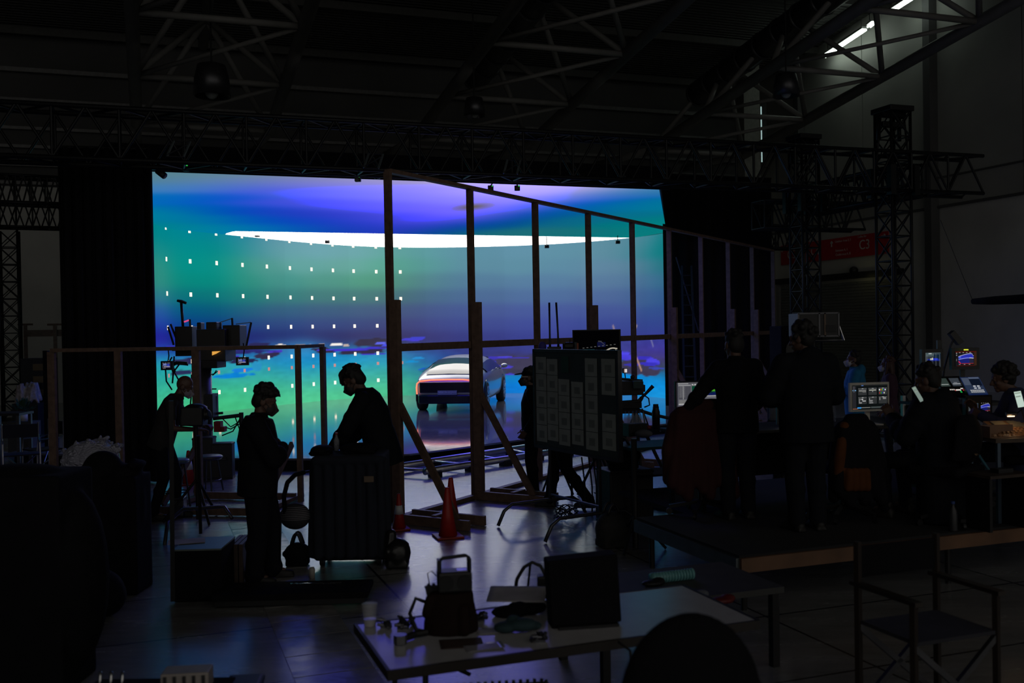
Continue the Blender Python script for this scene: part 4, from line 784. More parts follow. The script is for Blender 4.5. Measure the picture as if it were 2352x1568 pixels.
    if hair != 'bald':
        h = MB(); rr = random.Random(len(label))
        h.ell(P(0, -.022, .062), (.084 * s, .096 * s, .080 * s), R); h.ell(P(0, -.052, .005), (.082 * s, .066 * s, .095 * s), R)
        for i in range(26):
            a = rr.uniform(0, 2 * math.pi); e = rr.uniform(.15, 1.35); rad = rr.uniform(.014, .026) * (1.35 if hair == 'messy' else 1)
            h.ell(P(.080 * math.cos(a) * math.cos(e), -.025 + .092 * math.sin(a) * math.cos(e), .058 + .088 * math.sin(e)), rad * s)
        if hair in ('messy', 'fringe'):
            h.ell(P(0, .035, .092), (.072 * s, .070 * s, .048 * s), R); h.ell(P(0, -.085, -.02), (.058 * s, .034 * s, .055 * s), R)
            for i in range(30):
                a = rr.uniform(0, 2 * math.pi); e = rr.uniform(.0, 1.3); q = P(.084 * math.cos(a) * math.cos(e), -.018 + .098 * math.sin(a) * math.cos(e), .055 + .095 * math.sin(e))
                if math.sin(a) * math.cos(e) > .6 and e < .45: continue
                h.cap(q, q + R @ V(rr.uniform(-.02, .02), rr.uniform(-.015, .02), rr.uniform(-.03, .008)) * s, .017 * s, .010 * s, 6)
            for i in range(7):
                a = -.05 + .0165 * i; L = .03 if hair == 'messy' else rr.uniform(.07, .11); h.cap(P(a, .075, .10), P(a * 1.05, .106 + rr.uniform(-.006, .012), .105 - L), .017 * s, .008 * s, 6)
            for sx in (-1, 1): h.cap(P(sx * .074, -.015, .05), P(sx * .079, -.005, -.012), .018 * s, .010 * s, 6)
            for i in range(6): h.cap(P(rr.uniform(-.04, .04), -.085, -.02), P(rr.uniform(-.045, .045), -.090, -.06), .016 * s, .009 * s, 6)
        if hair == 'curly':
            for i in range(46):
                a = rr.uniform(0, 2 * math.pi); e = rr.uniform(-.5, 1.4)
                if math.sin(a) * math.cos(e) > .45 and e < .5: continue
                h.ell(P(.092 * math.cos(a) * math.cos(e), -.028 + .104 * math.sin(a) * math.cos(e), .04 + .10 * math.sin(e)), rr.uniform(.018, .03) * s)
        if hair == 'bun': h.ell(P(.03, -.13, .05), (.06 * s, .055 * s, .06 * s))
        if hair == 'long':
            h.loft([(P(0, -.05, .02), R @ V(1, 0, 0), R @ V(0, 1, 0), .088 * s, .07 * s), (P(0, -.075, -.10), R @ V(1, 0, 0), R @ V(0, 1, 0), .098 * s, .06 * s), (P(0, -.08, -.22), R @ V(1, 0, 0), R @ V(0, 1, 0), .10 * s, .05 * s), (P(0, -.075, -.33), R @ V(1, 0, 0), R @ V(0, 1, 0), .07 * s, .03 * s)], 16)
            for sx in (-1, 1): h.cap(P(sx * .078, .0, .03), P(sx * .088, .02, -.24), .03 * s, .018 * s)
        vox('hair', h, .007, hairm, t, smooth=3)
    if mask:
        k = MB(); k.ell(P(0, .060, -.058), (.062 * s, .05 * s, .058 * s), R); k.cap(P(0, .075, -.03), P(0, .128, -.052), .03 * s, .014 * s); k.cap(P(0, .128, -.052), P(0, .09, -.10), .014 * s, .022 * s)
        for sx in (-1, 1): k.cap(P(sx * .052, .05, -.035), P(sx * .082, -.012, .005), .005 * s, .005 * s, 6); k.cap(P(sx * .05, .045, -.08), P(sx * .08, -.012, -.035), .005 * s, .005 * s, 6)
        vox('face_mask', k, .005, mask, t)
    if glasses:
        g = MB()
        for sx in (-1, 1):
            g.path([P(sx * .034 + .026 * math.cos(a), .098, .006 + .02 * math.sin(a)) for a in np.linspace(0, 2 * math.pi, 13)], .003 * s, 6); g.tube(P(sx * .06, .095, .01), P(sx * .082, -.01, .012), .003 * s)
        g.tube(P(-.01, .1, .01), P(.01, .1, .01), .003); g.build('glasses', CHROME, t)
    if cap:
        k = MB(); k.loft([(P(0, -.01, .03), R @ V(1, 0, 0), R @ V(0, 1, 0), .086 * s, .106 * s), (P(0, -.012, .08), R @ V(1, 0, 0), R @ V(0, 1, 0), .083 * s, .10 * s), (P(0, -.018, .118), R @ V(1, 0, 0), R @ V(0, 1, 0), .062 * s, .076 * s), (P(0, -.02, .136), R @ V(1, 0, 0), R @ V(0, 1, 0), .02 * s, .024 * s)], 18)
        k.ell(P(0, .125, .048), (.068 * s, .075 * s, .010 * s), R @ Matrix.Rotation(-.2, 3, 'X')); vox('cap', k, .006, cap, t, smooth=1)
    return t
GREYMSK = MASKM
p = gz(598, 1337); p.z = 0
person('masked person standing in side view with folded arms left of the tall covered cart', p, math.radians(-78), 1.74,
       dict(head=(0, .075, 1.615), neck=(0, .02, 1.472), eR=(.25, .15, 1.12), wR=(.06, .215, 1.20), eL=(-.25, .13, 1.12), wL=(-.05, .19, 1.16), hR=(.09, .0, .92), kR=(.10, .0, .5), aR=(.10, -.05, .085), tR=(.11, .12, .03), kL=(-.11, .10, .51), aL=(-.13, .10, .085), tL=(-.14, .27, .03), shc=(0, .01, 1.415)),
       (-6, -18, 0), 'messy', MASKB, puff=2.5, flare=1.42, hem=.78, handspec={'R': dict(fwd=(-1, -.25, .1), nrm=(0, -1, 0), thumb=(0, -.2, 1), curl=.5), 'L': dict(fwd=(1, -.25, -.05), nrm=(0, -1, 0), thumb=(0, -.2, 1), curl=.5)})
p = gz(376, 1192); p.z = 0
person('bald person with face mask and white lanyard leaning over camera gear at left', p, math.radians(-82), 1.76,
       dict(waist=(0, .05, 1.09), chest=(0, .10, 1.26), shc=(0, .145, 1.395), neck=(0, .185, 1.45), head=(0, .275, 1.575), sR=(.18, .14, 1.39), sL=(-.18, .14, 1.39), eR=(.26, .17, 1.10), wR=(.14, .42, 1.07), eL=(-.25, .2, 1.12), wL=(-.10, .45, 1.10), kL=(-.11, .14, .52), aL=(-.12, .12, .085), tL=(-.13, .29, .03), aR=(.10, -.1, .085), tR=(.11, .07, .03), kR=(.1, .03, .5)),
       (0, -24, 0), 'bald', mat('mask_lit', (.30, .27, .33), .8), skin=SKIND, top=mat('charcoal_shirt', (.018, .016, .017), .9), sleeves=False, puff=1.1, hem=.84, handspec={'R': dict(nrm=(0, 0, -1), thumb=(-1, 0, 0), curl=.9), 'L': dict(nrm=(0, 0, -1), thumb=(1, 0, 0), curl=.9)})
p = at(868, 763, 10.15); p.z = 0
person('tall person with dark hair bending over the tall covered cart', p, math.radians(84), 1.90,
       dict(pelvis=(0, -.02, .95), waist=(0, .02, 1.09), chest=(0, .07, 1.26), shc=(0, .12, 1.40), neck=(0, .155, 1.455), head=(0, .245, 1.575), sR=(.17, .12, 1.39), sL=(-.17, .12, 1.39), eR=(.25, .24, 1.12), wR=(.20, .40, .90), eL=(-.23, .26, 1.13), wL=(-.12, .44, .92), kR=(.1, .05, .5), tL=(-.12, .18, .03)),
       (4, -30, 0), 'fringe', MASKB, puff=1.9, hem=.76, handspec={'R': dict(fwd=(0, .75, -.55), nrm=(0, -.4, -1), thumb=(-1, 0, 0), curl=.5), 'L': dict(fwd=(0, .75, -.55), nrm=(0, -.4, -1), thumb=(1, 0, 0), curl=.5)})
p = gz(1226, 1140); p.z = 0
person('person in a dark peaked cap and glasses standing left of the paper covered board', p, math.radians(84), 1.69,
       dict(head=(0, .045, 1.62), eR=(.23, -.10, 1.14), wR=(.20, .06, .93), eL=(-.24, -.10, 1.14), wL=(-.2, .06, .93)), (6, 2, 0), 'short', mat('mask_grey', (.035, .035, .045), .8), cap=BLACK, glasses=True, puff=1.3, flare=1.1)
p = gz(1290, 1166); p.z = 0
person('person striding behind the paper covered board, only dark legs and boots showing below it', p, math.radians(80), 1.72,
       dict(kR=(.10, .10, .50), aR=(.10, .16, .085), tR=(.11, .33, .03), kL=(-.1, -.08, .5), aL=(-.1, -.36, .11), tL=(-.1, -.20, .03), head=(0, .08, 1.60)), (0, -12, 0), 'short', None, flare=1.15, trousers=mat('black_trousers', (.007, .007, .008), .9, spec=.15))
RZ = .45
p = gz(1696, 1190, RZ); p.z = RZ
person('person on the platform seen from behind, reaching to the chair with the red jacket', p, math.radians(12), 1.70,
       dict(sL=(-.175, .02, 1.40), eL=(-.33, .06, 1.19), wL=(-.47, .10, 1.00), eR=(.24, .02, 1.13), wR=(.2, .16, .95), head=(.0, .055, 1.615)), (6, -10, 3), 'short', None, puff=1.5, flare=1.2, top=mat('dark_coat', (.006, .007, .009), .9, spec=.15), handspec={'L': dict(fwd=(-.6, .25, -.55), nrm=(.1, .2, -1), thumb=(.3, 1, 0), curl=.7)})
p = at(1848, 745, 8.45); p.z = RZ
person('person in a bulky black jacket on the platform, seen from behind, head turned left', p, math.radians(14), 1.76,
       dict(sR=(.20, .0, 1.40), sL=(-.20, .0, 1.40), eL=(-.31, .06, 1.14), wL=(-.14, .25, 1.10), eR=(.30, .04, 1.13), wR=(.16, .25, 1.08), head=(-.01, .04, 1.62)), (34, -10, 0), 'curly', None, puff=3.0, flare=1.25, hem=.74, hood=True)
p = at(1962, 742, 15.3); p.z = 0
person('person in a blue hoodie and white mask standing behind the white framed monitor', p, math.radians(72), 1.77,
       dict(eL=(-.25, .06, 1.14), wL=(-.05, .22, 1.18), eR=(.26, .06, 1.12), wR=(.06, .24, 1.14), head=(0, .02, 1.625)), (10, 6, 0), 'short', MASKM, top=mat('blue_hoodie', (.01, .16, .34), .9), puff=1.8, hood=True, vs=.007)
p = at(2040, 741, 15.6); p.z = 0
person('person with long hair and white mask standing near the right lattice tower', p, math.radians(70), 1.66, dict(head=(0, .03, 1.62)), (4, 4, 0), 'long', MASKM, top=mat('plum_top', (.05, .02, .04), .9), vs=.007, hairm=mat('brown_hair', (.05, .02, .018), .6))
p = at(1783, 745, 13.6); p.z = 0
person('person far back between the two standing platform people, only a violet lit face showing', p, math.radians(60), 1.60, None, (14, 0, 0), 'short', None, vs=.008)
SIT = dict(pelvis=(0, 0, .54), waist=(0, .0, .68), chest=(0, .03, .86), shc=(0, .05, 1.0), neck=(0, .07, 1.06), head=(0, .12, 1.20), sR=(.19, .05, .99), sL=(-.19, .05, .99), hR=(.10, .04, .52), hL=(-.10, .04, .52), kR=(.16, .46, .50), kL=(-.16, .46, .50), aR=(.16, .42, .085), aL=(-.16, .42, .085), tR=(.17, .58, .03), tL=(-.17, .58, .03))
p = at(2158, 739, 8.7); p.z = RZ
seat1 = p.copy()
sitter = person('person in a big dark jacket seated at right, looking down at a phone', p, math.radians(38), 1.80,
       dict(SIT, eR=(.29, .12, .74), wR=(.08, .34, .80), eL=(-.30, .14, .74), wL=(-.13, .37, .86)), (14, -14, 0), 'short', None, puff=3.2, hem=.42, hood=True, handspec={'L': dict(fwd=(0, .5, .8), nrm=(.6, .5, -.2), thumb=(.3, .2, 1), curl=.9), 'R': dict(fwd=(-.2, .8, .5), nrm=(-.5, .5, 0), thumb=(-.3, 0, 1), curl=.9)})
p = at(2345, 736, 9.3); p.z = RZ
seat2 = p.copy()
person('person seated at the right edge of the view holding up a bright phone', p, math.radians(75), 1.78,
       dict(SIT, head=(0, .16, 1.19), eR=(.27, .14, .74), wR=(.10, .36, .86), eL=(-.28, .14, .74), wL=(-.05, .34, .84)), (0, -14, 0), 'curly', None, top=mat('navy_jumper', (.02, .026, .07), .9), puff=1.6, hem=.46, handspec={'R': dict(fwd=(0, .5, .8), nrm=(-.5, .6, 0), thumb=(-.2, .1, 1), curl=.9)})
def rx(a): return Matrix.Rotation(a, 4, 'X')
def rz(a): return Matrix.Rotation(a, 4, 'Z')
def TR(*a): return Matrix.Translation(Vector(a))
UPM = rx(math.pi / 2)            # flat picture stood upright, facing -Y
# ------------------------------------------------------------------ red wall banner and roller shutter on the right wall
def onwall(px, off=.06):
    r = (px - 1176) / FPX; a = (UR - off) / HD.x; Y = a / (r + .364); return V(r * Y, Y, 0)
WY = YAW + math.pi / 2            # along the wall; reading direction runs towards the camera side
b0 = onwall(1797, .09); b1 = onwall(2044, .09); wdir = (b1 - b0).normalized(); L = (b1 - b0).length
za = at(1797, 609, b0.y).z; zb = at(1797, 565, b0.y).z; hb = zb - za
bn = thing('wall_banner', 'long red direction banner with white hall numbers above the roller shutter', 'banner', (b0.x, b0.y, za), math.atan2(wdir.y, wdir.x))
BRED = mat('banner_red', (.6, .02, .03), .7, 0, .08)
MB().box((L / 2, 0, hb / 2), (L, .03, hb)).build('panel', BRED, bn)
INK = mat('banner_white', (.75, .72, .70), .7)
F = TR(0, -.022, 0) @ UPM
def btxt(name, s, x, z, size, w=1.): text_mesh(name, s, size, TR(x, -.022, z) @ UPM @ Matrix.Scale(w, 4, (1, 0, 0)), INK, bn)
fx = lambda px: (onwall(px, .09) - b0).length
btxt('big_number', 'C5', fx(1812), hb * .16, hb * .62); btxt('big_number', 'C4', fx(1866), hb * .22, hb * .56); btxt('big_number', 'C3', fx(1977), hb * .20, hb * .62)
btxt('small_text', 'Courtyard', fx(1812), hb * .80, hb * .14); btxt('small_text', 'Exits', fx(1880), hb * .84, hb * .14)
btxt('small_text', 'Outdoor Area 2, 3', fx(1922), hb * .76, hb * .15); btxt('small_text', 'Entrance A, 1', fx(1923), hb * .32, hb * .16); btxt('small_text', 'Conference A, B', fx(1923), hb * .12, hb * .16); btxt('small_text', 'Coffee Bar', fx(1974), hb * .84, hb * .14)
def arrow(x, z, a):
    m = MB(); R = Matrix.Rotation(a, 3, 'Y'); c = V(x, -.02, z)
    for p, q in (((-.5, 0, 0), (.5, 0, 0)), ((.5, 0, 0), (.15, 0, .32)), ((.5, 0, 0), (.15, 0, -.32))): m.beam(c + R @ (V(*p) * hb * .26), c + R @ (V(*q) * hb * .26), .05, .008, (0, 1, 0))
    m.build('arrow', INK, bn)
arrow(fx(1802), hb * .76, math.pi); arrow(fx(1856), hb * .74, -math.pi / 4 * 3); arrow(fx(1914), hb * .74, -math.pi / 2); arrow(fx(2033), hb * .8, 0)
s0 = onwall(1797, .05); s1 = onwall(2070, .05); sd = (s1 - s0).normalized(); SL = (s1 - s0).length; ztop = at(1990, 637, onwall(1990, .05).y).z
sh = thing('roller_shutter', 'large grey slatted roller shutter door under the red banner', 'shutter door', (s0.x, s0.y, 0), math.atan2(sd.y, sd.x))
m = MB(); 
for i in range(int(ztop / .11)): m.prism([(0, 0), (SL, 0), (SL, -.03), (0, -.03)], i * .11, i * .11 + .095)
m.build('slat_curtain', mat('shutter_paint', (.20, .21, .20), .5), sh)
MB().box((SL / 2, -.1, ztop + .1), (SL + .3, .25, .22)).build('shutter_box', STEEL, sh)
for x in (-.12, SL + .12): MB().box((x, -.05, ztop / 2), (.2, .14, ztop)).build('guide_rail', mat('guide_paint', (.3, .3, .29), .6), sh)
for px, py in ((1836, 634), (1961, 621)):
    w = onwall(px, .15); tag(MB().ell(at(px, py, w.y), (.16, .16, .15), n=12, k=8).build('emergency_lamp', STEEL, None, False, True), 'dark round lamp on the wall under the %s of the red banner' % ('left end' if px < 1900 else 'middle'), 'lamp')
# small yellowish lamp over the shutter
w = onwall(1965, .7); lg = bpy.data.lights.new('shutter_lamp', 'POINT'); lg.energy = .35; lg.color = (.9, .85, .35); lg.shadow_soft_size = .1; lo = bpy.data.objects.new('shutter_lamp', lg); lo.location = (w.x, w.y, ztop - .05); COL.objects.link(lo)
# dark boom arm reaching in from the right edge
p = at(2235, 692, 12.0); q = at(2400, 684, 11.0)
t = thing('boom_arm', 'dark padded boom arm reaching in from the right edge', 'boom arm', p); MB().path([p, p.lerp(q, .3), p.lerp(q, .7), q], [.035, .05, .055, .065], 10).build('arm', BLACK, t, True, True); MB().tube(at(2160, 505, 12.3), p, .004).build('guy_line', CABLE, t, True); MB().tube(q, V(q.x + .3, q.y, RZ), .05).build('stand_post', STEEL, t, True)
# ------------------------------------------------------------------ crew platform
c0 = V(1.70, 7.55, 0); ps = thing('crew_platform', 'low black plywood crew platform with a wooden front edge at right', 'platform', c0, YAW)
MB().box((3.2, .85, RZ - .02), (6.4, 1.7, .04)).box((3.45, 2.4, RZ - .02), (5.9, 1.4, .04)).build('deck', mat('deck_carpet', (.012, .012, .014), .9), ps)
MB().box((3.2, -.015, RZ - .075), (6.4, .03, .11)).build('front_edge_board', mat('edge_plywood', (.15, .075, .04), .6, 0, .3, 3), ps)
MB().box((-.015, .85, RZ - .075), (.03, 1.7, .11)).build('side_edge_rail', mat('edge_alu', (.12, .14, .15), .4, .7), ps)
for x in (.1, 2.1, 4.2, 6.2):
    for y in (.1, 1.6): MB().tube((x, y, 0), (x, y, RZ - .04), .025).build('leg', STEEL, ps)
# ------------------------------------------------------------------ desk on the platform with screens
desk = thing('control_desk', 'long black control desk on the platform carrying the monitors', 'desk', (2.80, 10.05, RZ), YAW)
DZ = RZ + .74
MB().box((0, 0, .725), (2.6, .70, .03)).build('desk_top', mat('desk_black', (.02, .02, .02), .5), desk, bevel=.004)
for x in (-1.2, 1.2):
    for y in (-.3, .3): MB().box((x, y, .355), (.04, .04, .71)).build('leg', STEEL, desk)
MB().box((0, .3, .45), (2.3, .02, .5)).build('modesty_panel', BLACK, desk)
def monitor(label, px0, py0, px1, py1, Y, yaw, rects, frame=BLK2, foot=None, tilt=0., thick=.035, bez=.012, strength=.8, cat='monitor', name='monitor'):
    a = at(px0, py1, Y); b = at(px1, py1, Y); top = at(px0, py0, Y); w = (b.x - a.x) / math.cos(yaw); h = top.z - a.z
    t = thing(name, label, cat, ((a.x + b.x) / 2, Y, foot if foot is not None else a.z), yaw); z0 = a.z - t.location.z
    T = TR(0, 0, z0) @ rx(-tilt)
    MB().box((0, thick / 2 + .002, h / 2), (w + 2 * bez, thick, h + 2 * bez), None).build('casing', frame, t).data.transform(T)
    screen('display', [(-w / 2 + x0 * w, h * (1 - y1), -w / 2 + x1 * w, h * (1 - y0), c) for x0, y0, x1, y1, c in rects], T @ TR(0, -.004, 0) @ UPM, t, strength=strength)
    if foot is not None and z0 > .05: MB().box((0, thick + .02, z0 / 2), (.05, .02, z0)).build('stand_neck', frame, t); MB().box((0, .04, .006), (min(.25, w * .6), .18, .012)).build('stand_foot', frame, t)
    return t
# left grey software screen
r = [(0, 0, 1, 1, '6c6c74'), (0, 0, 1, .06, '5a5a60'), (.02, .025, .2, .045, 'b8b8b8'), (.03, .075, .24, .10, 'a8a8a8'), (.03, .11, .24, .50, '505058'), (.105, .11, .115, .50, 'b0b0b0'), (.26, .10, .77, .40, '0c4a34'), (.26, .31, .77, .40, '101c58'), (.40, .25, .62, .33, '0a2a30'), (.46, .16, .52, .3, '12345c'), (.60, .20, .66, .28, '50b428'), (.26, .08, .36, .105, '8c8c8c'), (.26, .405, .77, .43, 'b4b4b4'), (.04, .52, .24, .64, '7c7c7c'), (.03, .63, .24, .655, 'd0d0d0'), (.04, .66, .24, .74, '70707a'), (.30, .80, 1, .82, '484848'), (.30, .825, 1, .85, 'd8d0c8')]
r += [(.26 + .045 * i, .055, .285 + .045 * i, .078, 'e8e8e8') for i in range(12)] + [(.31 + .065 * i, .86, .36 + .065 * i, .91, 'b07020') for i in range(5)] + [(.325 + .065 * i, .872, .345 + .065 * i, .895, 'f4d8a0') for i in range(5)] + [(.045 + .05 * i, .125 + .03 * k, .09 + .05 * i, .135 + .03 * k, '88888c') for i in range(2) for k in range(11)]
r.append((0, .0, .02, 1, '30303a'))
monitor('grey software screen partly covered by the reaching arm, left on the control desk', 1553, 878, 1690, 955, 9.62, YAW * .5, r, foot=DZ, strength=.75)
r = [(0, 0, 1, 1, '8c8c8c'), (0, 0, 1, .06, 'd0d0d0'), (.0, .2, .05, 1, '3a3a3a'), (.05, .1, .4, .3, '58585c')] + [(.01, .1 + .06 * i, .03, .13 + .06 * i, 'e0e0e0') for i in range(12)]
monitor('narrow strip of a pale screen showing between the two standing people', 1786, 903, 1900, 972, 9.9, YAW * .4, r, foot=DZ, strength=.75)
pa = '2c2d2e'; r = [(0, 0, 1, 1, '0e1213'), (0, 0, .10, 1, '27272b'), (0, .2, .10, .235, '7cb8e8'), (.02, .05, .06, .3, '45454a'), (0, .0, 1, .05, '1c1e1e'), (.25, .01, .31, .04, '5078c0')]
for i in range(3):
    for k in range(2):
        x, y = .16 + .29 * i, .13 + .36 * k; r += [(x, y, x + .24, y + .29, '333536'), (x, y, x + .24, y + .045, '505252'), (x + .10, y + .012, x + .15, y + .032, 'c0c0c0')]
for i, c in enumerate(('ffffff', 'e05020', '50d020', '2838c0', 'f0f0f0')): r.append((.75 + .042 * i, .19, .78 + .042 * i, .24, c)); r.append((.757 + .042 * i, .265, .775 + .042 * i, .285, '909090'))
for i, c in enumerate(('c02818', '20b030', '3030b0', 'f0f0d0')): r.append((.76 + .042 * i, .32, .79 + .042 * i, .37, c))
r += [(.18, .21, .38, .225, 'a0a0a0'), (.18, .245, .38, .26, 'b8b8b0'), (.28, .285, .38, .3, '909090'), (.47, .21, .67, .235, 'd8d8c8'), (.56, .26, .58, .29, 'c0c0c0'), (.18, .55, .2, .75, '909090'), (.22, .57, .30, .60, 'b0b0b0'), (.27, .56, .285, .63, 'e8e8e8'), (.28, .645, .37, .67, 'f0f0f0'), (.2, .72, .26, .745, 'd0d0d0'), (.47, .55, .49, .62, 'a0a0a0'), (.47, .63, .57, .65, 'a8a8a8'), (.47, .67, .57, .69, 'a8a8a8'), (.47, .73, .58, .755, 'b0b0b0'), (.76, .53, .79, .64, '808080'), (.86, .53, .95, .6, '909090'), (.13, .91, .24, .96, '3ca0f0'), (.24, .915, .50, .94, '8c8c88'), (.52, .90, 1, .955, '4a5252'), (.85, .965, .98, .98, 'd0d0d0'), (.0, .96, .15, .985, 'a06040')]
monitor('white framed monitor showing dark software panels with a row of colour swatches', 1955, 884, 2042, 940, 9.85, YAW * .6, r, frame=mat('cream_bezel', (.62, .60, .54), .5), foot=DZ, strength=.8, bez=.022)
# items on the control desk
def deskitem(px, py, Y=None):
    p = gz(px, py, DZ); return p
def bottle(label, p, s=1., capc='navy', group=None, bm=None):
    t = thing('water_bottle', label, 'bottle', p, 0, group); MB().lathe([(.03 * s, 0), (.033 * s, .01 * s), (.033 * s, .13 * s), (.028 * s, .16 * s), (.013 * s, .19 * s), (.013 * s, .21 * s)], n=16).build('bottle_body', bm or CLEARB, t, False, True); MB().tube((0, 0, .208 * s), (0, 0, .228 * s), .015 * s).build('bottle_cap', mat('cap_' + capc, (.02, .05, .2) if capc == 'navy' else (.5, .5, .5), .4), t)
bottle('clear water bottle on the desk between the two standing people', gz(1776, 965, DZ), 1.25)
bottle('hand pump bottle with blue label beside the orange jacket', gz(1912, 968, DZ), 1.0, 'navy')
p = gz(2046, 962, DZ); m = MB(); m.ell(p + V(0, 0, .035), (.10, .08, .05), n=20); m.ell(p + V(.01, 0, .05), (.05, .05, .045)); tag(vox('mask_cup', m, .008, mat('grey_mask', (.14, .14, .15), .8)), 'pale domed face mask lying on the desk right of the white framed monitor', 'mask')
for px, py, lab, w, c in ((1990, 985, 'dark keyboard on the desk in front of the white framed monitor', .42, BLK2), (1640, 985, 'keyboard on the desk below the grey software screen', .42, BLK2)):
    p = gz(px, py, DZ); t = thing('keyboard', lab, 'keyboard', p, YAW); MB().box((0, 0, .009), (w, .14, .018)).build('case', c, t, bevel=.003); m = MB()
    for i in range(14):
        for k in range(5): m.box((-w / 2 + .022 + i * (w - .03) / 14, -.052 + k * .026, .021), (.02, .02, .008))
    m.build('keys', mat('key_black', (.03, .03, .03), .5), t)['kind'] = 'stuff'
# low light ring of desk clutter: small green lit device
p = gz(2080, 968, DZ); t = thing('network_switch', 'small black box with green lights at the right end of the control desk', 'network box', p, YAW); MB().box((0, 0, .02), (.2, .12, .04)).build('case', BLK2, t); m = MB()
for i in range(6): m.box((-.08 + .03 * i, -.061, .025), (.012, .004, .008))
m.build('status_lights', emat('led_green_dim', (.02, .5, .06), .5), t)
# ------------------------------------------------------------------ office chairs with jackets
def office_chair(label, p, yaw, bw=.46, bh=.55, jacket=None, backmat=BLACK, jl=''):
    t = thing('office_chair', label, 'chair', p, yaw); s = MB(); s.box((0, 0, .47), (.48, .46, .08)); s.build('seat', backmat, t, bevel=.03)
    m = MB(); N = 9
    for j in range(N):
        z = .55 + bh * j / (N - 1); k = 1 - .55 * max(0, (j / (N - 1) - .55) / .45) ** 2; y = -.22 - .05 * math.sin(j / (N - 1) * 3.1)
        m.v += [(-bw / 2 * k, y + .06, z), (-bw / 4 * k, y, z), (0, y - .01, z), (bw / 4 * k, y, z), (bw / 2 * k, y + .06, z)]
    m.f = [(j * 5 + i, j * 5 + i + 1, j * 5 + 5 + i + 1, j * 5 + 5 + i) for j in range(N - 1) for i in range(4)]
    o = m.build('backrest', backmat, t, False, True); q = o.modifiers.new('t', 'SOLIDIFY'); q.thickness = .05; q = o.modifiers.new('s', 'SUBSURF'); q.levels = q.render_levels = 1
    MB().tube((0, 0, .10), (0, 0, .44), .03).build('gas_column', STEEL, t); MB().beam((0, -.1, .44), (0, -.27, .62), .06, .02).build('back_support', STEEL, t)
    for i in range(5):
        a = i * 2 * math.pi / 5 + .3; d = V(math.cos(a), math.sin(a), 0); l = MB().beam(d * .03 + V(0, 0, .12), d * .30 + V(0, 0, .075), .045, .03).build('base_leg', STEEL, t); MB().tube(d * .30 + V(-.012 * d.y, .012 * d.x, .03), d * .30 + V(.012 * d.y, -.012 * d.x, .03), .03, n=12).build('castor', BLK2, l)
    return t
def draped_jacket(label, p, yaw, zt, material, w=.5, l=.6, fold=.1):
    m = MB(); R = Matrix.Rotation(yaw, 3, 'Z'); P = lambda x, y, z: V(p.x, p.y, 0) + R @ V(x, y, 0) + V(0, 0, z)
    m.cap(P(-w * .34, -.26, zt - .10), P(w * .34, -.26, zt - .10), .07, .07); m.cap(P(-w * .16, -.27, zt - .03), P(w * .16, -.27, zt - .03), .06, .06)
    for i in range(9):
        x = -w * .5 + w * i / 8; m.cap(P(x * .8, -.31, zt - .12), P(x * 1.15, -.33 + .02 * (i % 2), zt - l - .06 * (i % 3)), .05, .055)
    for s in (-1, 1): m.cap(P(s * w * .42, -.25, zt - .13), P(s * w * .62, -.29, zt - .42), .065, .055); m.cap(P(s * w * .62, -.29, zt - .42), P(s * w * .58, -.24, zt - .70), .055, .05)
    return tag(vox('hanging_jacket', m, .014, material, None, False, 3), label, 'jacket')
p = gz(1612, 1180, RZ); p.z = RZ; cp1 = p.copy()
office_chair('office chair on the platform carrying the dark red jacket', p, .25); draped_jacket('dark red jacket hung over the office chair the reaching hand rests on', V(p.x - .10, p.y + .05, 0), .2, RZ + 1.06, mat('red_jacket', (.032, .004, .004), .9), .52, .72)
p = at(1936, 1000, 8.9); p.z = RZ
office_chair('office chair on the platform carrying the orange and black jacket', p, .1, .40, .34); oj = draped_jacket('black jacket with an orange stripe hung over a chair below the white framed monitor', V(p.x, p.y, 0), .1, RZ + .94, BLACK, .34, .6)
m = MB(); Z0 = RZ + .94; m.cap((p.x - .09, p.y - .31, Z0 - .08), (p.x - .15, p.y - .36, Z0 - .34), .045, .05); m.cap((p.x - .15, p.y - .36, Z0 - .34), (p.x - .16, p.y - .33, Z0 - .60), .05, .045)
for i in range(4): m.cap((p.x - .08 + .05 * i, p.y - .385, Z0 - .46), (p.x - .09 + .055 * i, p.y - .385, Z0 - .60), .035, .035)
tag(vox('orange_panel', m, .012, mat('orange_cloth', (.09, .03, .008), .85, spec=.2), oj, True), 'orange sleeve and hem')
p = seat1 + V(.02, -.06, 0); office_chair('black office chair under the seated person in the big dark jacket', p, math.radians(38), bh=.42)
p = seat2 + V(.03, -.02, 0); office_chair('office chair under the seated person at the right edge', p, math.radians(75), bh=.42)
p = gz(1595, 1200, 0); 
# phones
def phone(label, p, M3, lit):
    t = thing('phone', label, 'phone', p); T = Matrix.LocRotScale(None, M3.to_quaternion(), None); MB().box((0, 0, .005), (.072, .150, .008)).build('case', BLK2, t).data.transform(T); screen('display', [(-.033, -.070, .033, .070, lit), (-.028, .05, .028, .06, '90a090'), (-.028, .02, .02, .03, '8c988c')], T @ TR(0, 0, .0095), t, strength=.9)
def facing(nrm, up):
    z = Vector(nrm).normalized(); y = (Vector(up) - z * Vector(up).dot(z)).normalized(); x = y.cross(z); return Matrix((x, y, z)).transposed()
phone('lit phone held by the seated person in the big dark jacket', at(2106, 906, 8.55), facing((.55, -.75, .5), (-.2, 0, 1)), '7c8c84')
phone('bright white phone held up at the right edge of the view', at(2340, 917, 8.7), facing((.1, -1, .25), (-.12, 0, 1)), 'c4d8cc')
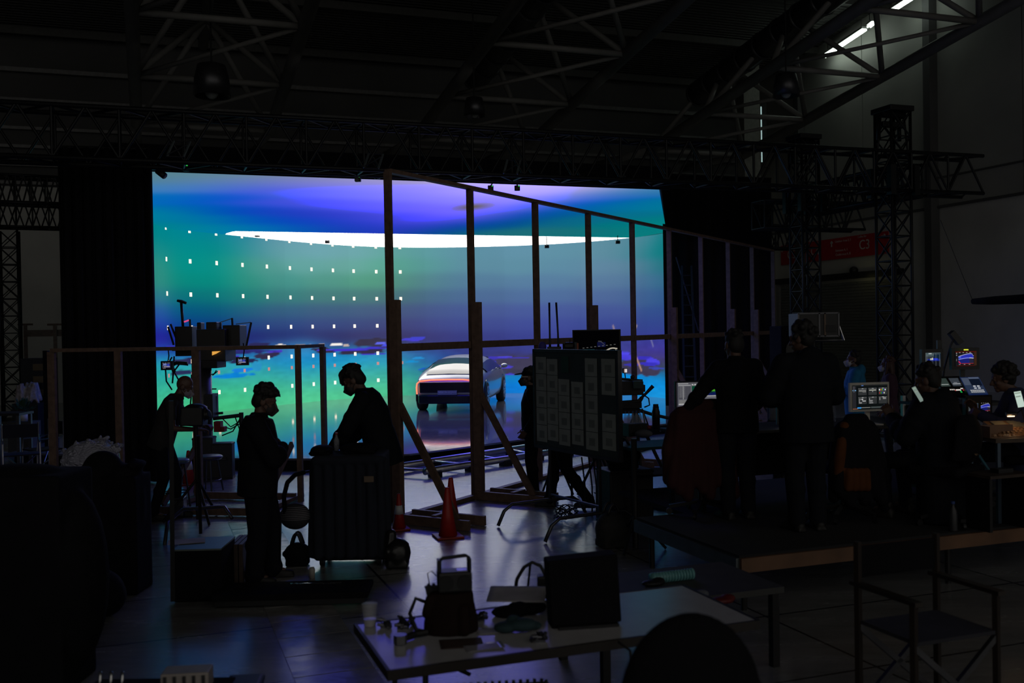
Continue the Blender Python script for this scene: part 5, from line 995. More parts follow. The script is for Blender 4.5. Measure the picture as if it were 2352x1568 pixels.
# ------------------------------------------------------------------ video village at right: cart, field monitors, consoles
vc = thing('video_cart', 'black equipment cart at right carrying the field monitors and consoles', 'equipment cart', (4.47, 10.05, RZ), YAW * .8)
for z in (.10, .62, .93): MB().box((0, 0, z), (.84, .62, .03)).build('shelf', BLK2, vc)
for x in (-.40, .40):
    for y in (-.29, .29): MB().box((x, y, .50), (.035, .035, 1.0)).build('upright', ALU, vc)
MB().box((0, .28, .5), (.8, .015, .8)).build('back_panel', BLACK, vc)
for x in (-.37, .37): MB().tube((x, -.25, 0.04), (x + .02, -.25, .04), .04).build('castor', BLK2, vc)
car_img = [(0, 0, 1, 1, '18181c'), (.0, 0, 1, .07, '50140c'), (.08, .93, .92, 1, '3c1410'), (.88, .05, 1, .95, '3a2418')]
def arcs(x0, y0, x1, y1, sc=1.):        # blue car roof arcs for the right-hand field monitor
    W_, H_ = x1 - x0, y1 - y0; out = []
    for i in range(18):
        t = i / 18; x = x0 + W_ * t; w = W_ / 18 * 1.05; ya = y0 + H_ * (.26 - .24 * math.sin(t * 1.9) + (.30 * max(0, t - .86) / .14)); out += [(x, ya, x + w, ya + H_ * .05, 'b8b8d8'), (x, ya + H_ * .05, x + w, y0 + H_ * .46, '2c34b8' if t > .15 else '5060e0')]
        yb = y0 + H_ * (.52 - .12 * math.sin(t * 2.4)); out += [(x, yb, x + w, yb + H_ * .06, '9098f8' if t < .7 else 'd0d0d8'), (x, yb + H_ * .06, x + w, y0 + H_ * .92, '1c2270' if t < .7 else '262640')]
    out += [(x0, y0 + H_ * .70, x0 + W_ * .05, y0 + H_ * .80, 'f03020'), (x0 + W_ * .05, y0 + H_ * .78, x0 + W_ * .1, y0 + H_ * .88, 'f03020'), (x0 + W_ * .1, y0 + H_ * .84, x0 + W_ * .15, y0 + H_ * .94, 'f03020'), (x0 + W_ * .2, y0 + H_ * .9, x1, y0 + H_ * .94, 'c03020')]
    out += [(x0 + W_ * (.04 + .23 * i), y0 - H_ * .07, x0 + W_ * (.14 + .23 * i), y0 - H_ * .03, 'b0b0b0') for i in range(4)] + [(x0 + W_ * (.02 + .33 * i), y1 - H_ * .02, x0 + W_ * (.12 + .33 * i), y1 + H_ * .02, 'a0a0a0') for i in range(3)]; return out
def sea(x0, y0, x1, y1):
    W_, H_ = x1 - x0, y1 - y0; q = lambda a, b, c, d, h: (x0 + W_ * a, y0 + H_ * b, x0 + W_ * c, y0 + H_ * d, h)
    return [q(0, 0, 1, 1, '343a44'), q(0, 0, 1, .25, '4c5c60'), q(.55, .05, 1, .45, '14283c'), q(.2, .03, .4, .09, 'c0c8c8'), q(.1, .42, .95, .56, '1c2c90'), q(.5, .38, .8, .5, '2438d8'), q(.3, .38, .5, .50, 'b8bcb0'), q(.42, .34, .48, .46, 'e0e0d8'), q(.5, .56, .95, .95, '14161c'), q(.1, .58, .45, .95, '4c5458'), q(.1, .1, .11, .92, '8c9494'), q(.93, .1, .94, .92, '8c9494'), q(.68, .04, .69, .95, 'a0a8a8'), q(.1, .92, .94, .93, '9c9c9c'), q(.1, .1, .94, .11, '7c8484'), q(0, 0, .03, 1, '6c7474')]
VCZ = RZ + .93
monitor('left field monitor above the cart, showing a seascape with frame lines', 2125, 810, 2161, 844, 10.05, YAW * .3, sea(0, 0, 1, 1), foot=VCZ, bez=.035, strength=.8, thick=.05)
t = monitor('right field monitor above the cart, showing blue car roof lines', 2193, 807, 2244, 841, 10.15, YAW * .3, car_img + [(.03, .08, .08, .15, '909090'), (.03, .22, .08, .28, '909090'), (.03, .5, .07, .65, '606060')] + arcs(.14, .12, .85, .88), foot=VCZ, bez=.035, strength=.85, thick=.05)
p = at(2219, 803, 10.1); MB().box(p, (.035, .03, .012)).build('tally_light', emat('tally_yellow', (.75, .8, .05), .9), t, True)
p = at(2157, 800, 10.3); tag(MB().box(p + V(0, 0, -.05), (.045, .03, .27)).build('radio_antenna', BLK2), 'stubby black antenna sticking up behind the left field monitor', 'antenna')
p = at(2190, 780, 10.3); t = thing('desk_lamp', 'dark jointed lamp arm above the field monitors', 'lamp', (p.x, p.y, VCZ)); MB().path([V(p.x - .14, p.y, VCZ), V(p.x - .10, p.y, VCZ + .33), p + V(-.03, 0, -.06), p], .010, 6).build('arm', STEEL, t, True); MB().box(p + V(.02, 0, .02), (.15, .08, .06), Matrix.Rotation(.9, 3, 'Y')).build('lamp_head', BLK2, t, True)
def slab(label, name, cat, px, py, Y, w, d, tilt, yaw, rects, strength=.7, th=.03, frame=BLK2):
    p = at(px, py, Y); t = thing(name, label, cat, p, yaw); T = rx(tilt); MB().box((0, 0, -th / 2 - .001), (w, d, th)).build('case', frame, t).data.transform(T)
    o = screen('display', [(-w / 2 + a * w, d / 2 - y1 * d, -w / 2 + b * w, d / 2 - y0 * d, c) for a, y0, b, y1, c in rects], T, t, strength=strength); return t
kb = [(0, 0, 1, 1, '040404'), (.05, .10, .42, .52, '34403c'), (.10, .40, .38, .44, 'a0a8a4'), (.52, .10, .90, .52, '3c424a'), (.56, .38, .86, .42, 'b0b4b8'), (.62, .32, .76, .35, '90949c')]
kb += [(.30 + .07 * i, .66, .35 + .07 * i, .72, 'e0d8d0') for i in range(3)] + [(.52, .68, .72, .75, 'f0e8e0'), (.74, .62, .86, .67, 'f0e8e0'), (.66, .76, .72, .86, '20b048'), (.84, .74, .95, .8, 'f0e0d0'), (.8, .70, .84, .76, 'e02030'), (.9, .62, .95, .68, 'd02030'), (.48, .72, .52, .76, 'e04040'), (.02, .62, .05, .7, 'c0c0c0')]
slab('black control panel with two small screens and lit red, white and green keys', 'keypad_console', 'console', 2188, 886, 9.7, .27, .26, .75, YAW * .5, kb, .75)
tb_ = [(0, 0, 1, 1, '16244c'), (.04, .03, .97, .93, '2c3850'), (.05, .05, .4, .45, '4a5468'), (.4, .12, .95, .5, '101828'), (.42, .02, .95, .10, '58647c')] + [(.45 + .2 * i, .48 + .11 * k, .58 + .2 * i, .55 + .11 * k, 'c8ccd4') for i in range(2) for k in range(2)] + [(.2 + .1 * i, .72 + .09 * k, .28 + .1 * i, .77 + .09 * k, 'd0d0d0') for i in range(7) for k in range(2)]
slab('tilted tablet screen with a blue frame, right of the lit control panel', 'tablet', 'tablet', 2237, 886, 9.65, .20, .23, .8, YAW * .3, tb_, .75)
r = [(0, 0, 1, 1, '0e0b08')] + sea(.06, .32, .46, .72) + car_img[:0] + arcs(.56, .34, .94, .72)
monitor('twin image display on the cart front, showing both camera pictures small', 2220, 911, 2278, 958, 9.55, YAW * .3, r, strength=.75, thick=.06)
# lit mixing desk at the right edge, under a small work lamp
mx = thing('mixing_desk', 'wood sided mixing desk with two small displays in orange lamplight at the right edge', 'mixing desk', at(2330, 982, 8.9), YAW * .4)
MB().box((0, 0, -.02), (.42, .30, .04)).build('desk_body', mat('desk_wood', (.25, .13, .06), .5), mx).data.transform(rx(.35)); 
for x in (-.10, .055): MB().box((x, .07, .006), (.12, .11, .008)).build('panel_display', mat('panel_grey', (.30, .27, .18), .4), mx).data.transform(rx(.35))
m = MB()
for i in range(9):
    for k in range(3): m.box((-.17 + .04 * i, -.02 - .04 * k, .008), (.018, .022, .012))
m.build('keys', mat('desk_keys', (.30, .18, .10), .4), mx).data.transform(rx(.35))
p = at(2318, 1001, 8.75); dk = thing('side_table', 'black table at the right edge holding the lamplit mixing desk', 'table', (p.x + .25, p.y + .10, RZ), YAW * .4)
tz = p.z - RZ; MB().box((0, 0, tz - .02), (1.0, .46, .035)).build('table_top', mat('table_brown', (.07, .045, .03), .6), dk)
for x in (-.46, .46):
    for y in (-.2, .2): MB().box((x, y, tz / 2 - .02), (.03, .03, tz - .04)).build('leg', mat('blue_leg', (.06, .09, .13), .4, .5), dk)
bx = at(2300, 1003, 8.72); bxt = thing('open_tray', 'shallow wooden tray of small bright bits under the mixing desk', 'tray', bx, YAW * .4); m = MB(); m.box((0, 0, .005), (.32, .16, .01)); m.box((-.155, 0, .05), (.012, .16, .10)); m.box((0, .075, .05), (.32, .012, .1)); m.build('tray_box', mat('tray_wood', (.2, .1, .05), .5), bxt); m = MB()
for i in range(14): m.box((random.uniform(-.12, .13), random.uniform(-.05, .03), .018), (.025, .02, .012), random.uniform(0, 3))
m.build('bits', mat('foil_bits', (.6, .4, .25), .3, .6), bxt)['kind'] = 'stuff'
for e, px, py, Y in ((1.0, 2322, 955, 8.85),):
    p = at(px, py, Y); t = thing('work_lamp', 'tiny glowing work lamp over the mixing desk', 'lamp', p); MB().tube((-.03, 0, 0), (.03, 0, 0), .008).build('bulb', emat('lamp_warm', (1., .72, .42), 2.5), t); MB().tube((-.045, 0, .018), (.045, 0, .018), .018).build('lamp_shade', BLK2, t); MB().path([(.04, 0, .01), (.12, .05, .05), (.2, .1, -.15)], .006, 6).build('gooseneck', STEEL, t)
    l = bpy.data.lights.new('work_lamp_glow', 'POINT'); l.energy = .22; l.color = (1, .55, .25); l.shadow_soft_size = .015; o = bpy.data.objects.new('work_lamp_glow', l); o.location = p + V(0, -.02, -.02); COL.objects.link(o)
# shelf board with small box, lower right
p = at(2290, 1088, 8.4); t = thing('low_bench', 'low wooden bench top catching warm light below the mixing desk', 'bench', (p.x, p.y, RZ), YAW); MB().box((0, 0, p.z - RZ), (.45, .3, .025)).build('bench_top', WOODD, t)
for x in (-.2, .2): MB().box((x, 0, (p.z - RZ) / 2), (.03, .26, p.z - RZ)).build('leg', STEEL, t)
p = p + V(.04, 0, .03); tag(MB().box(p, (.16, .09, .035), YAW).build('notebook', BLK2), 'dark notebook on the low bench at right', 'notebook')
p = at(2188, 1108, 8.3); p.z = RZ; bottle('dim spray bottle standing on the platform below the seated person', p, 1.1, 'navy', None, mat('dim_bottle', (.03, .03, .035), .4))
p = at(2240, 1080, 8.7); t = thing('light_stand', 'thin blue lit stand leg below the twin image display', 'stand', (p.x, p.y, RZ)); MB().tube(at(2248, 1045, 8.7), at(2272, 1080, 8.6), .012).build('leg', mat('blue_stand', (.08, .22, .30), .4, .4), t, True); MB().tube(at(2272, 1080, 8.6), at(2244, 1079, 8.7), .012).build('cross_leg', MATS['blue_stand'], t, True); MB().tube(at(2248, 1045, 8.7), at(2246, 1000, 8.7), .01).build('post', STEEL, t, True)
# speaker and case behind, in front of shutter
p = at(1812, 800, 14.5); p.z = 0; t = thing('loudspeaker', 'black upright loudspeaker panel left of the curly haired person', 'loudspeaker', p, .2); zz = at(1812, 748, 14.5).z
MB().box((0, 0, zz / 2 + .25), (.42, .4, zz - .5)).build('cabinet', BLACK, t, bevel=.02); MB().box((0, 0, .25), (.3, .3, .5)).build('plinth', STEEL, t); m = MB(); m.tube((0, -.2, zz - .35), (0, -.22, zz - .35), .16, n=20); m.build('driver', BLK2, t)
a = at(1832, 720, 13.0); b = at(1925, 771, 13.0); t = thing('road_case', 'metal edged road case raised on a stand before the roller shutter', 'case', ((a.x + b.x) / 2, 13.2, 0)); w = b.x - a.x; h = a.z - b.z; zc = (a.z + b.z) / 2
MB().box((0, 0, zc), (w, .45, h)).build('case_body', CASE, t)
for x in (-.5, .02, .16, .5): MB().box((x * w, -.23, zc), (.022, .012, h * 1.02)).build('edge_strip', GREYM if x != .16 else mat('brown_strip', (.14, .09, .06), .5), t)
for z in (-.5, .5): MB().box((0, -.23, zc + z * h), (w, .012, .02)).build('edge_strip', GREYM, t)
MB().box((.30 * w, -.235, zc - .05), (w * .26, .01, h * .3)).build('vent_panel', STEEL, t)
zl = at(1900, 782, 13).z; MB().tube((-.2, 0, zl), (.5 * w + .12, 0, zl), .02).build('cross_bar', GREYM, t); MB().tube((.5 * w, -.1, b.z + .27), (.5 * w + .11, -.1, zl), .014).build('strut', CHROME, t); MB().tube((0, 0, 0), (0, 0, zc - h / 2), .03).build('post', STEEL, t)
for k in range(3): a_ = k * 2.1; MB().tube((0, 0, .5), (.5 * math.cos(a_), .5 * math.sin(a_), 0.01), .018).build('leg', STEEL, t)
# ladder behind the clear film
a = at(1556, 600, 24.6); b = at(1583, 600, 24.6); t = thing('ladder', 'faint ladder leaning behind the clear screen beside the black drape', 'ladder', at(1585, 900, 23.6)); A0, B0 = at(1572, 900, 23.4), at(1600, 900, 23.4); A0.z = B0.z = 0
for p_, q_ in ((A0, at(1566, 610, 24.8)), (B0, at(1588, 610, 24.8))): MB().beam(p_, q_, .05, .03).build('side_rail', mat('ladder_alu', (.02, .02, .03), .6, .3), t, True)
m = MB(); 
for i in range(1, 15): m.tube(A0.lerp(at(1566, 610, 24.8), i / 15), B0.lerp(at(1588, 610, 24.8), i / 15), .015)
m.build('rungs', MATS['ladder_alu'], t, True)
p = at(1553, 590, 24.9); tag(MB().tube(p, at(1605, 760, 24.9), .02).build('rope_line', mat('violet_line', (.02, .02, .05), .6), None), 'pale slanting line behind the clear screen, right of the stage', 'rope')
# ------------------------------------------------------------------ paper covered board on a tube stand
BL = V(.265, 11.6, 0); BR_ = V(1.085, 10.15, 0); bd = (BR_ - BL).normalized(); bw = (BR_ - BL).length; ba = math.atan2(bd.y, bd.x)
bt = thing('notice_board', 'big board on a tube stand covered with columns of pinned paper sheets', 'board', (BL.x, BL.y, 0), ba)
MB().box((bw / 2, 0, 1.395), (bw, .035, 1.11)).build('board_panel', mat('board_face', (.035, .045, .045), .7), bt)
m = MB()
for z in (.84, 1.95): m.box((bw / 2, 0, z), (bw + .03, .05, .035))
for x in (0, bw): m.box((x, 0, 1.395), (.035, .05, 1.13))
m.build('board_frame', GREYM, bt)
PW = mat('pinned_paper', (.30, .33, .31), .85, 0, .1); PIC = mat('paper_print', (.17, .19, .18), .8)
for ci, (u, zt_, n) in enumerate(((.02, 1.88, 5), (.165, 1.86, 5), (.31, 1.64, 4), (.47, 1.62, 4), (.635, 1.88, 5), (.82, 1.88, 5))):
    x0 = u * bw; wdt = .145 * bw if ci < 5 else .155 * bw; zb_ = .93 if ci % 2 else .90
    for k in range(n):
        if ci == 5 and k == 2: continue
        h = (zt_ - zb_) / n; z = zt_ - h * (k + .5); sh_ = MB().box((x0 + wdt / 2 + .008, -.0205, z), (wdt * .93, .002, h * .97), None).build('paper_sheet', PW, bt)
        MB().box((x0 + wdt / 2 + .01, -.0225, z - .01), (wdt * .45, .001, h * .42)).build('print_block', PIC, sh_)
MB().box((.405 * bw, -.022, 1.80), (.15, .002, .18)).build('green_sheet', mat('green_print', (.02, .07, .05), .8), bt)
for x in (.24, bw - .42):
    MB().tube((x, .03, .24), (x, .03, 1.9), .018).build('upright', GREYM, bt, False, True)
    MB().path([(x, -.66, .015), (x, -.58, .17), (x, -.48, .235), (x, .03, .24), (x, .34, .235), (x, .44, .17), (x, .52, .015)], .02, 8).build('foot_tube', GREYM, bt, False, True)
MB().tube((.24, .03, .30), (bw - .42, .03, .30), .015).build('cross_tube', GREYM, bt)
m = MB(); c = gz(1300, 1195); pts = []
for i in range(80): a = i * .55; pts.append(c + V(math.cos(a) * (.10 + .06 * math.sin(i * 1.7)), math.sin(a) * .16, .10 + .06 * math.sin(i * .9)))
tag(m.path(pts, .006, 5).build('cable_tangle', CABLE), 'tangle of thin wires between the feet of the paper covered board', 'cable')
# wireless antenna pair on a stand
p = at(1273, 800, 13.0); t = thing('antenna_stand', 'box with two tall upright antennas standing behind the paper covered board', 'antenna', (p.x, p.y, 0)); MB().box((0, 0, p.z), (.18, .12, .05)).build('receiver_box', BLK2, t, bevel=.008)
for s, dx in ((-.055, 0), (.055, -.008)):
    MB().path([(s, 0, p.z + .02), (s + dx * .1, 0, p.z + .06), (s + dx * .4, 0, p.z + .2), (s + dx - (.012 if s > 0 else 0), 0, p.z + .60)], [.018, .014, .012, .014], 10).build('antenna_rod', BLK2, t, False, True)
MB().tube((0, 0, .4), (0, 0, p.z), .018).build('post', STEEL, t)
for k in range(3): a_ = k * 2.1 + .4; MB().tube((0, 0, .55), (.24 * math.cos(a_), .24 * math.sin(a_), .01), .014).build('leg', STEEL, t)
p = at(1246, 797, 13.1); tag(vox('foam_ball', MB().ell(p, (.055, .055, .075)).tube(p, V(p.x, p.y, p.z - .3), .015), .01, mat('violet_foam', (.06, .05, .30), .8)), 'small violet rounded top of something behind the left end of the board', 'foam windscreen')
p = at(1308, 795, 12.9); t = thing('follow_focus', 'black camera gadget between the antennas and the black monitor', 'camera gadget', (p.x, p.y, 0)); m = MB(); m.tube(p + V(-.05, 0, .0), p + V(.05, -.02, .0), .055); m.tube(p + V(-.07, 0, .04), p + V(-.07, 0, -.1), .02); m.tube(p + V(0, 0, .02), p + V(.01, 0, .09), .007); m.box(p + V(.085, 0, -.01), (.03, .06, .12)); m.build('gadget_body', BLK2, t, True); MB().box(p + V(.105, -.03, -.01), (.02, .01, .10)).build('orange_strip', mat('dull_orange', (.30, .07, .03), .6), t, True); MB().tube((0, 0, 0), (0, 0, p.z - .05), .016).build('post', STEEL, t)
# black monitor behind the board
r = [(0, 0, 1, 1, '020203'), (.54, .30, .62, .34, '2a2a30'), (.52, .34, .70, .48, '10143c')] + [(.54 + .02 * i, .30 + .012 * i * i * .25, .565 + .02 * i, .315 + .012 * i * i * .25, '505058') for i in range(7)]
r += [(.20 + .085 * i, .50 - .012 * i, .24 + .085 * i, .515 - .012 * i, '70706c') for i in range(9)] + [(.2, .55, .46, .62, '1c4c4c'), (.08, .555, .2, .6, 'b0c0b8'), (.72, .62, .9, .75, '122c5c')]
for i in range(14): t_ = i / 13; x = .62 + .30 * t_; y = .66 - .16 * math.sin(min(1, t_ * 1.05) * 2.0); r.append((x, y, x + .035, y + .035, 'c0b8a8'))
r += [(.915, .52 + .05 * i, .93, .56 + .05 * i, 'b0a898') for i in range(5)]
mo = monitor('black monitor behind the paper covered board, only a pale car roof line lit on it', 1319, 760, 1422, 838, 12.9, -.25, r, strength=.8, bez=.014); mo.location.z = mo.location.z; z_ = mo.location.z; MB().tube((0, .06, -z_), (0, .06, .2), .025).build('stand_post', STEEL, mo)
for k in range(3): a_ = k * 2.1 + .9; MB().tube((0, .06, -z_ + .6), (.3 * math.cos(a_), .06 + .3 * math.sin(a_), -z_ + .01), .018).build('leg', STEEL, mo)
# cine camera on a jib head, right of the board
cx = at(1460, 880, 13.5); cr = thing('cine_camera', 'film camera with cables and handles, dark against the blue screen right of the board', 'camera', (cx.x, cx.y, 0)); q = lambda px, py, d=0: at(px, py, 13.5 + d)
def pbox(mb, x0, y0, x1, y1, Y, d):
    a = at(x0, y1, Y); b = at(x1, y0, Y); mb.box(((a.x + b.x) / 2, Y + d / 2, (a.z + b.z) / 2), (abs(b.x - a.x), d, abs(b.z - a.z))); return mb
pbox(MB(), 1424, 875, 1478, 908, 13.4, .3).build('camera_body', BLK2, cr, True, bevel=.012); pbox(MB(), 1455, 875, 1477, 892, 13.3, .12).build('side_box', mat('teal_dark', (.01, .04, .04), .5), cr, True); pbox(MB(), 1466, 884, 1482, 900, 13.45, .15).build('battery', BLK2, cr, True)
MB().tube(q(1425, 870), q(1476, 874), .018).build('top_handle', STEEL, cr, True); MB().path([q(1466, 920), q(1485, 902), q(1500, 886)], [.02, .02, .028], 8).build('pan_handle', BLK2, cr, True)
MB().path([q(1424, 925), q(1470, 922), q(1474, 912)], .03).build('base_plate', STEEL, cr, True); m = MB()
for pts in (((1478, 906), (1490, 915), (1492, 930), (1480, 935)), ((1440, 935), (1470, 940), (1500, 950), (1512, 955)), ((1475, 938), (1480, 965), (1484, 985)), ((1430, 940), (1455, 948), (1478, 945), (1490, 980))): m.path([q(*a) for a in pts], .010, 6)
m.build('cables', CABLE, cr, True); m = pbox(MB(), 1424, 924, 1474, 938, 13.4, .3); pbox(m, 1420, 938, 1470, 950, 13.45, .25); m.build('geared_head', STEEL, cr, True)
m = MB(); zz = at(1450, 950, 13.5).z
for k in range(3): a_ = k * 2.1 + .5; m.tube((0, 0, zz), (.55 * math.cos(a_), .55 * math.sin(a_), .02), .025)
m.build('tripod', STEEL, cr); MB().path([q(1460, 940), q(1500, 952), q(1545, 962)], .022).build('arm', STEEL, cr, True)
p = q(1453, 876, -.25); MB().ell(p + V(0, 0, .06), .03, n=8).build('lens_knob', BLK2, cr, True)
MB().box(q(1421, 914, -.3), (.03, .02, .02)).build('record_light', emat('led_red', (.9, .03, .05), 1.2), cr, True)
p = q(1435, 851, .3); t = thing('small_monitor', 'tiny white lit monitor beside the fifth stud, above the film camera', 'monitor', (p.x, p.y, p.z)); MB().box((0, 0, 0), (.07, .03, .07)).build('casing', BLK2, t); screen('display', [(-.012, -.025, .03, .025, 'd8d0d0'), (-.012, -.025, .0, .025, 'a08078')], TR(0, -.018, 0) @ UPM, t); MB().tube((0, 0, -.03), (.02, .0, -.22), .008).build('arm', STEEL, t)
# equipment table between board and platform
wt = thing('equipment_table', 'dark folding table right of the board, crowded with bottles and gear', 'table', (1.62, 11.25, 0), YAW)
MB().box((0, 0, .87), (.95, .6, .03)).build('table_top', mat('teal_top', (.015, .05, .055), .5), wt)
for x in (-.44, .44):
    for y in (-.26, .26): MB().tube((x, y, 0), (x, y, .86), .018).build('leg', STEEL, wt)
MB().box((0, .05, .55), (.86, .5, .02)).build('lower_shelf', BLACK, wt)
TZ = .885
bc = gz(1458, 1000, TZ); t = thing('bottle_crate', 'dark crate full of clear water bottles on the equipment table', 'crate', bc, YAW); MB().box((0, 0, .075), (.25, .18, .15)).build('crate_box', BLK2, t)
for i in range(5):
    for k in range(2):
        w_ = V(bc.x, bc.y, bc.z) + Matrix.Rotation(YAW, 3, 'Z') @ V(-.10 + .05 * i, -.045 + .09 * k, .152); bottle('clear water bottle standing in the dark crate on the equipment table', w_, .62, 'navy', 'bottles in the crate on the equipment table')
p = gz(1478, 1003, TZ) + V(0, -.02, 0); m = MB(); m.ell(p + V(0, 0, .04), (.11, .08, .05)); tag(vox('cloth_bundle', m, .01, mat('grey_cloth', (.10, .10, .12), .9)), 'pale rounded cloth bundle before the bottle crate', 'cloth')
p = gz(1507, 985, TZ); t = thing('flask', 'tall black flask on the right end of the equipment table', 'flask', p); MB().lathe([(.05, 0), (.052, .22), (.04, .26), (.04, .29)], n=18).build('flask_body', BLK2, t, False, True); MB().tube((0, 0, .29), (0, 0, .32), .036).build('flask_lid', STEEL, t)
for px, py, lab, c, r_ in ((1490, 985, 'small red item beside the cloth bundle on the equipment table', (.2, .01, .02), .035), (1437, 995, 'small pale lit tin at the left end of the equipment table', (.10, .10, .13), .04), (1525, 990, 'round dark gadget at the right end of the equipment table', (.02, .02, .025), .05)):
    p = gz(px, py, TZ); tag(MB().lathe([(r_, 0), (r_ * 1.05, .03), (r_ * .8, .045), (0, .05)], p, 16).build('tin', mat('tin_%d' % px, c, .4), None, False, True), lab, 'tin')
# gear heap under and beside the table: bags
def blob_bag(name, label, c, sz, material, seed=1, handles=False, cat='bag', yaw=0., vsz=.014):
    rr = random.Random(seed); m = MB(); R = Matrix.Rotation(yaw, 3, 'Z'); sx, sy, sz_ = sz
    m.ell(V(0, 0, sz_ * .5), (sx * .5, sy * .5, sz_ * .5))
    for i in range(14):
        m.ell(V(rr.uniform(-.34, .34) * sx, rr.uniform(-.32, .32) * sy, sz_ * rr.uniform(.16, .72)), (sx * rr.uniform(.12, .2), sy * rr.uniform(.14, .22), sz_ * rr.uniform(.10, .24)))
    m.box((0, 0, sz_ * .12), (sx * .8, sy * .75, sz_ * .22))
    t = thing(name, label, cat, c, yaw); vox('bag_body', m, vsz, material, t, False, 3)
    if handles:
        for s in (-1, 1): MB().path(arc((-sx * .2, s * sy * .18, sz_ * .9), (sx * .2, s * sy * .18, sz_ * .9), .11, 10, (0, 0, 1)), .014, 8).build('handle', BLK2, t, False, True)
    return t
def stack_case(label, c, size, yaw, material=CASE, name='equipment_case', cat='case'):
    t = thing(name, label, cat, c, yaw); x, y, z = size; MB().box((0, 0, z / 2), size).build('shell', material, t, bevel=.015)
    for zz_ in (.02, z - .02): MB().box((0, 0, zz_), (x * 1.02, y * 1.02, .025)).build('rim', STEEL, t)
    MB().path([(-.08, -y / 2, z * .6), (-.08, -y / 2 - .03, z * .55), (.08, -y / 2 - .03, z * .55), (.08, -y / 2, z * .6)], .01, 6).build('handle', GREYM, t); return t
c = gz(1440, 1215); stack_case('black upright gear case under the equipment table, right of the board stand', V(c.x + .02, c.y + .35, 0), (.52, .42, .62), .3)
blob_bag('duffel_bag', 'rumpled dark rucksack lying against the case below the equipment table', gz(1405, 1255), (.34, .3, .36), mat('olive_bag', (.022, .022, .022), .85), 4, True, yaw=.4)
blob_bag('duffel_bag', 'dark soft bag standing on top of the upright gear case', V(c.x + .0, c.y + .35, .625), (.42, .36, .26), BLACK, 9, True)
p = gz(1460, 1262); t = thing('light_stand', 'thick black stand post rising right of the dark rucksack', 'stand', (p.x, p.y, 0)); MB().tube((0, 0, .02), (0, 0, 1.1), .03).build('post', BLK2, t)
for k in range(3): a_ = k * 2.1; MB().tube((0, 0, .35), (.3 * math.cos(a_), .3 * math.sin(a_), .01), .014).build('leg', STEEL, t)
# cable runs around the foot of the platform
m = MB(); rr = random.Random(5)
for k in range(9):
    a = gz(1400 + rr.uniform(-30, 60), 1150 + rr.uniform(-20, 40)); b = gz(1560 + rr.uniform(-40, 60), 1130 + rr.uniform(-10, 40)); pts = []
    for i in range(18): t_ = i / 17; pp = a.lerp(b, t_); pts.append(pp + V(rr.uniform(-.05, .05), .25 * math.sin(t_ * 6.3 * (1 + k % 3) + k), .012 + .01 * (k % 3)))
    m.path(pts, .011, 6)
tag(m.build('cable_run', CABLE, None, False, True), 'loose black cables snaking over the floor before the platform', 'cable', None, 'stuff')
m = MB()
for px, h0 in ((1336, .9), (1352, .8), (1362, .85), (1370, .8)):
    a = at(px, 1050, 11.2); b = gz(px + 8, 1185); m.path([a, a.lerp(b, .5) + V(.02, 0, 0), b], .009, 6)
tag(m.build('hanging_cables', CABLE), 'thin cables hanging down behind the board stand', 'cable')
# ------------------------------------------------------------------ traffic cones
def cone(label, p, h, band=True):
    t = thing('traffic_cone', label, 'traffic cone', p, .3, 'orange traffic cones'); r = h * .19
    MB().lathe([(r, .02), (r * .62, h * .45), (r * .26, h * .97), (r * .20, h)], n=24).build('cone_body', ORANGE, t, False, True); MB().box((0, 0, .012), (r * 2.9, r * 2.9, .024)).build('cone_base', mat('cone_base', (.30, .02, .012), .5), t, bevel=.01)
    if band: MB().lathe([(r * .64 + .003, h * .44), (r * .45 + .003, h * .68)], n=24).build('white_band', REFL, t, False, True)
cone('front orange traffic cone on the open floor below the second stud', gz(1029, 1233), .53, False)
cone('taller orange traffic cone just behind the front one', gz(1037, 1200), .52, False)
cone('orange traffic cone with a pale band partly hidden behind the tall covered cart', gz(917, 1216), .40)
cone('small orange and white cone on the floor behind the bald person', gz(434, 1112), .50)
# ------------------------------------------------------------------ tall covered cart with the bending person behind it
p = gz(800, 1308); ct = thing('covered_cart', 'tall boxy cart under a dark cover in the middle left, before the bending person', 'cart', (p.x, p.y + .35, 0))
m = MB(); m.box((0, 0, .55), (.66, .50, .98)); m.box((0, .02, 1.0), (.62, .46, .08)); m.cap((-.33, -.18, .98), (-.36, -.18, .12), .045, .05); m.cap((.33, -.18, .98), (.345, -.2, .12), .045, .05); m.cap((-.30, -.24, 1.0), (.30, -.24, 1.0), .05, .045)
for i in range(7): x = -.3 + .1 * i; m.cap((x, -.25, .95), (x + .01, -.275 - .012 * (i % 2), .12), .035, .045)
vox('cover', m, .014, mat('navy_cover', (.008, .011, .022), .9), ct, False, 3)
m = MB(); 
for x in (-.27, .27):
    for y in (-.18, .18): m.tube((x - .02, y, .05), (x + .02, y, .05), .05, n=14)
m.build('castors', STEEL, ct); MB().box((0, 0, .10), (.6, .45, .06)).build('base_frame', STEEL, ct)
ctop = 1.06
MB().box((.20, -.305, .83), (.09, .004, .055)).build('label_card', mat('tan_card', (.14, .10, .07), .8), ct)
c = V(p.x, p.y + .35, ctop)
t = thing('water_bottle', 'small clear bottle standing at the left back edge of the covered cart top', 'bottle', c + V(-.17, .12, -.01)); MB().lathe([(.025, 0), (.028, .10), (.012, .14), (.012, .16)], n=14).build('bottle_body', CLEARB, t, False, True); MB().tube((0, 0, .158), (0, 0, .175), .014).build('bottle_cap', mat('red_cap', (.25, .01, .02), .4), t)
blob_bag('cable_heap', 'heap of dark cables and tools on the covered cart top', c + V(.08, -.02, -.02), (.38, .28, .10), BLACK, 12, cat='cables', vsz=.01)
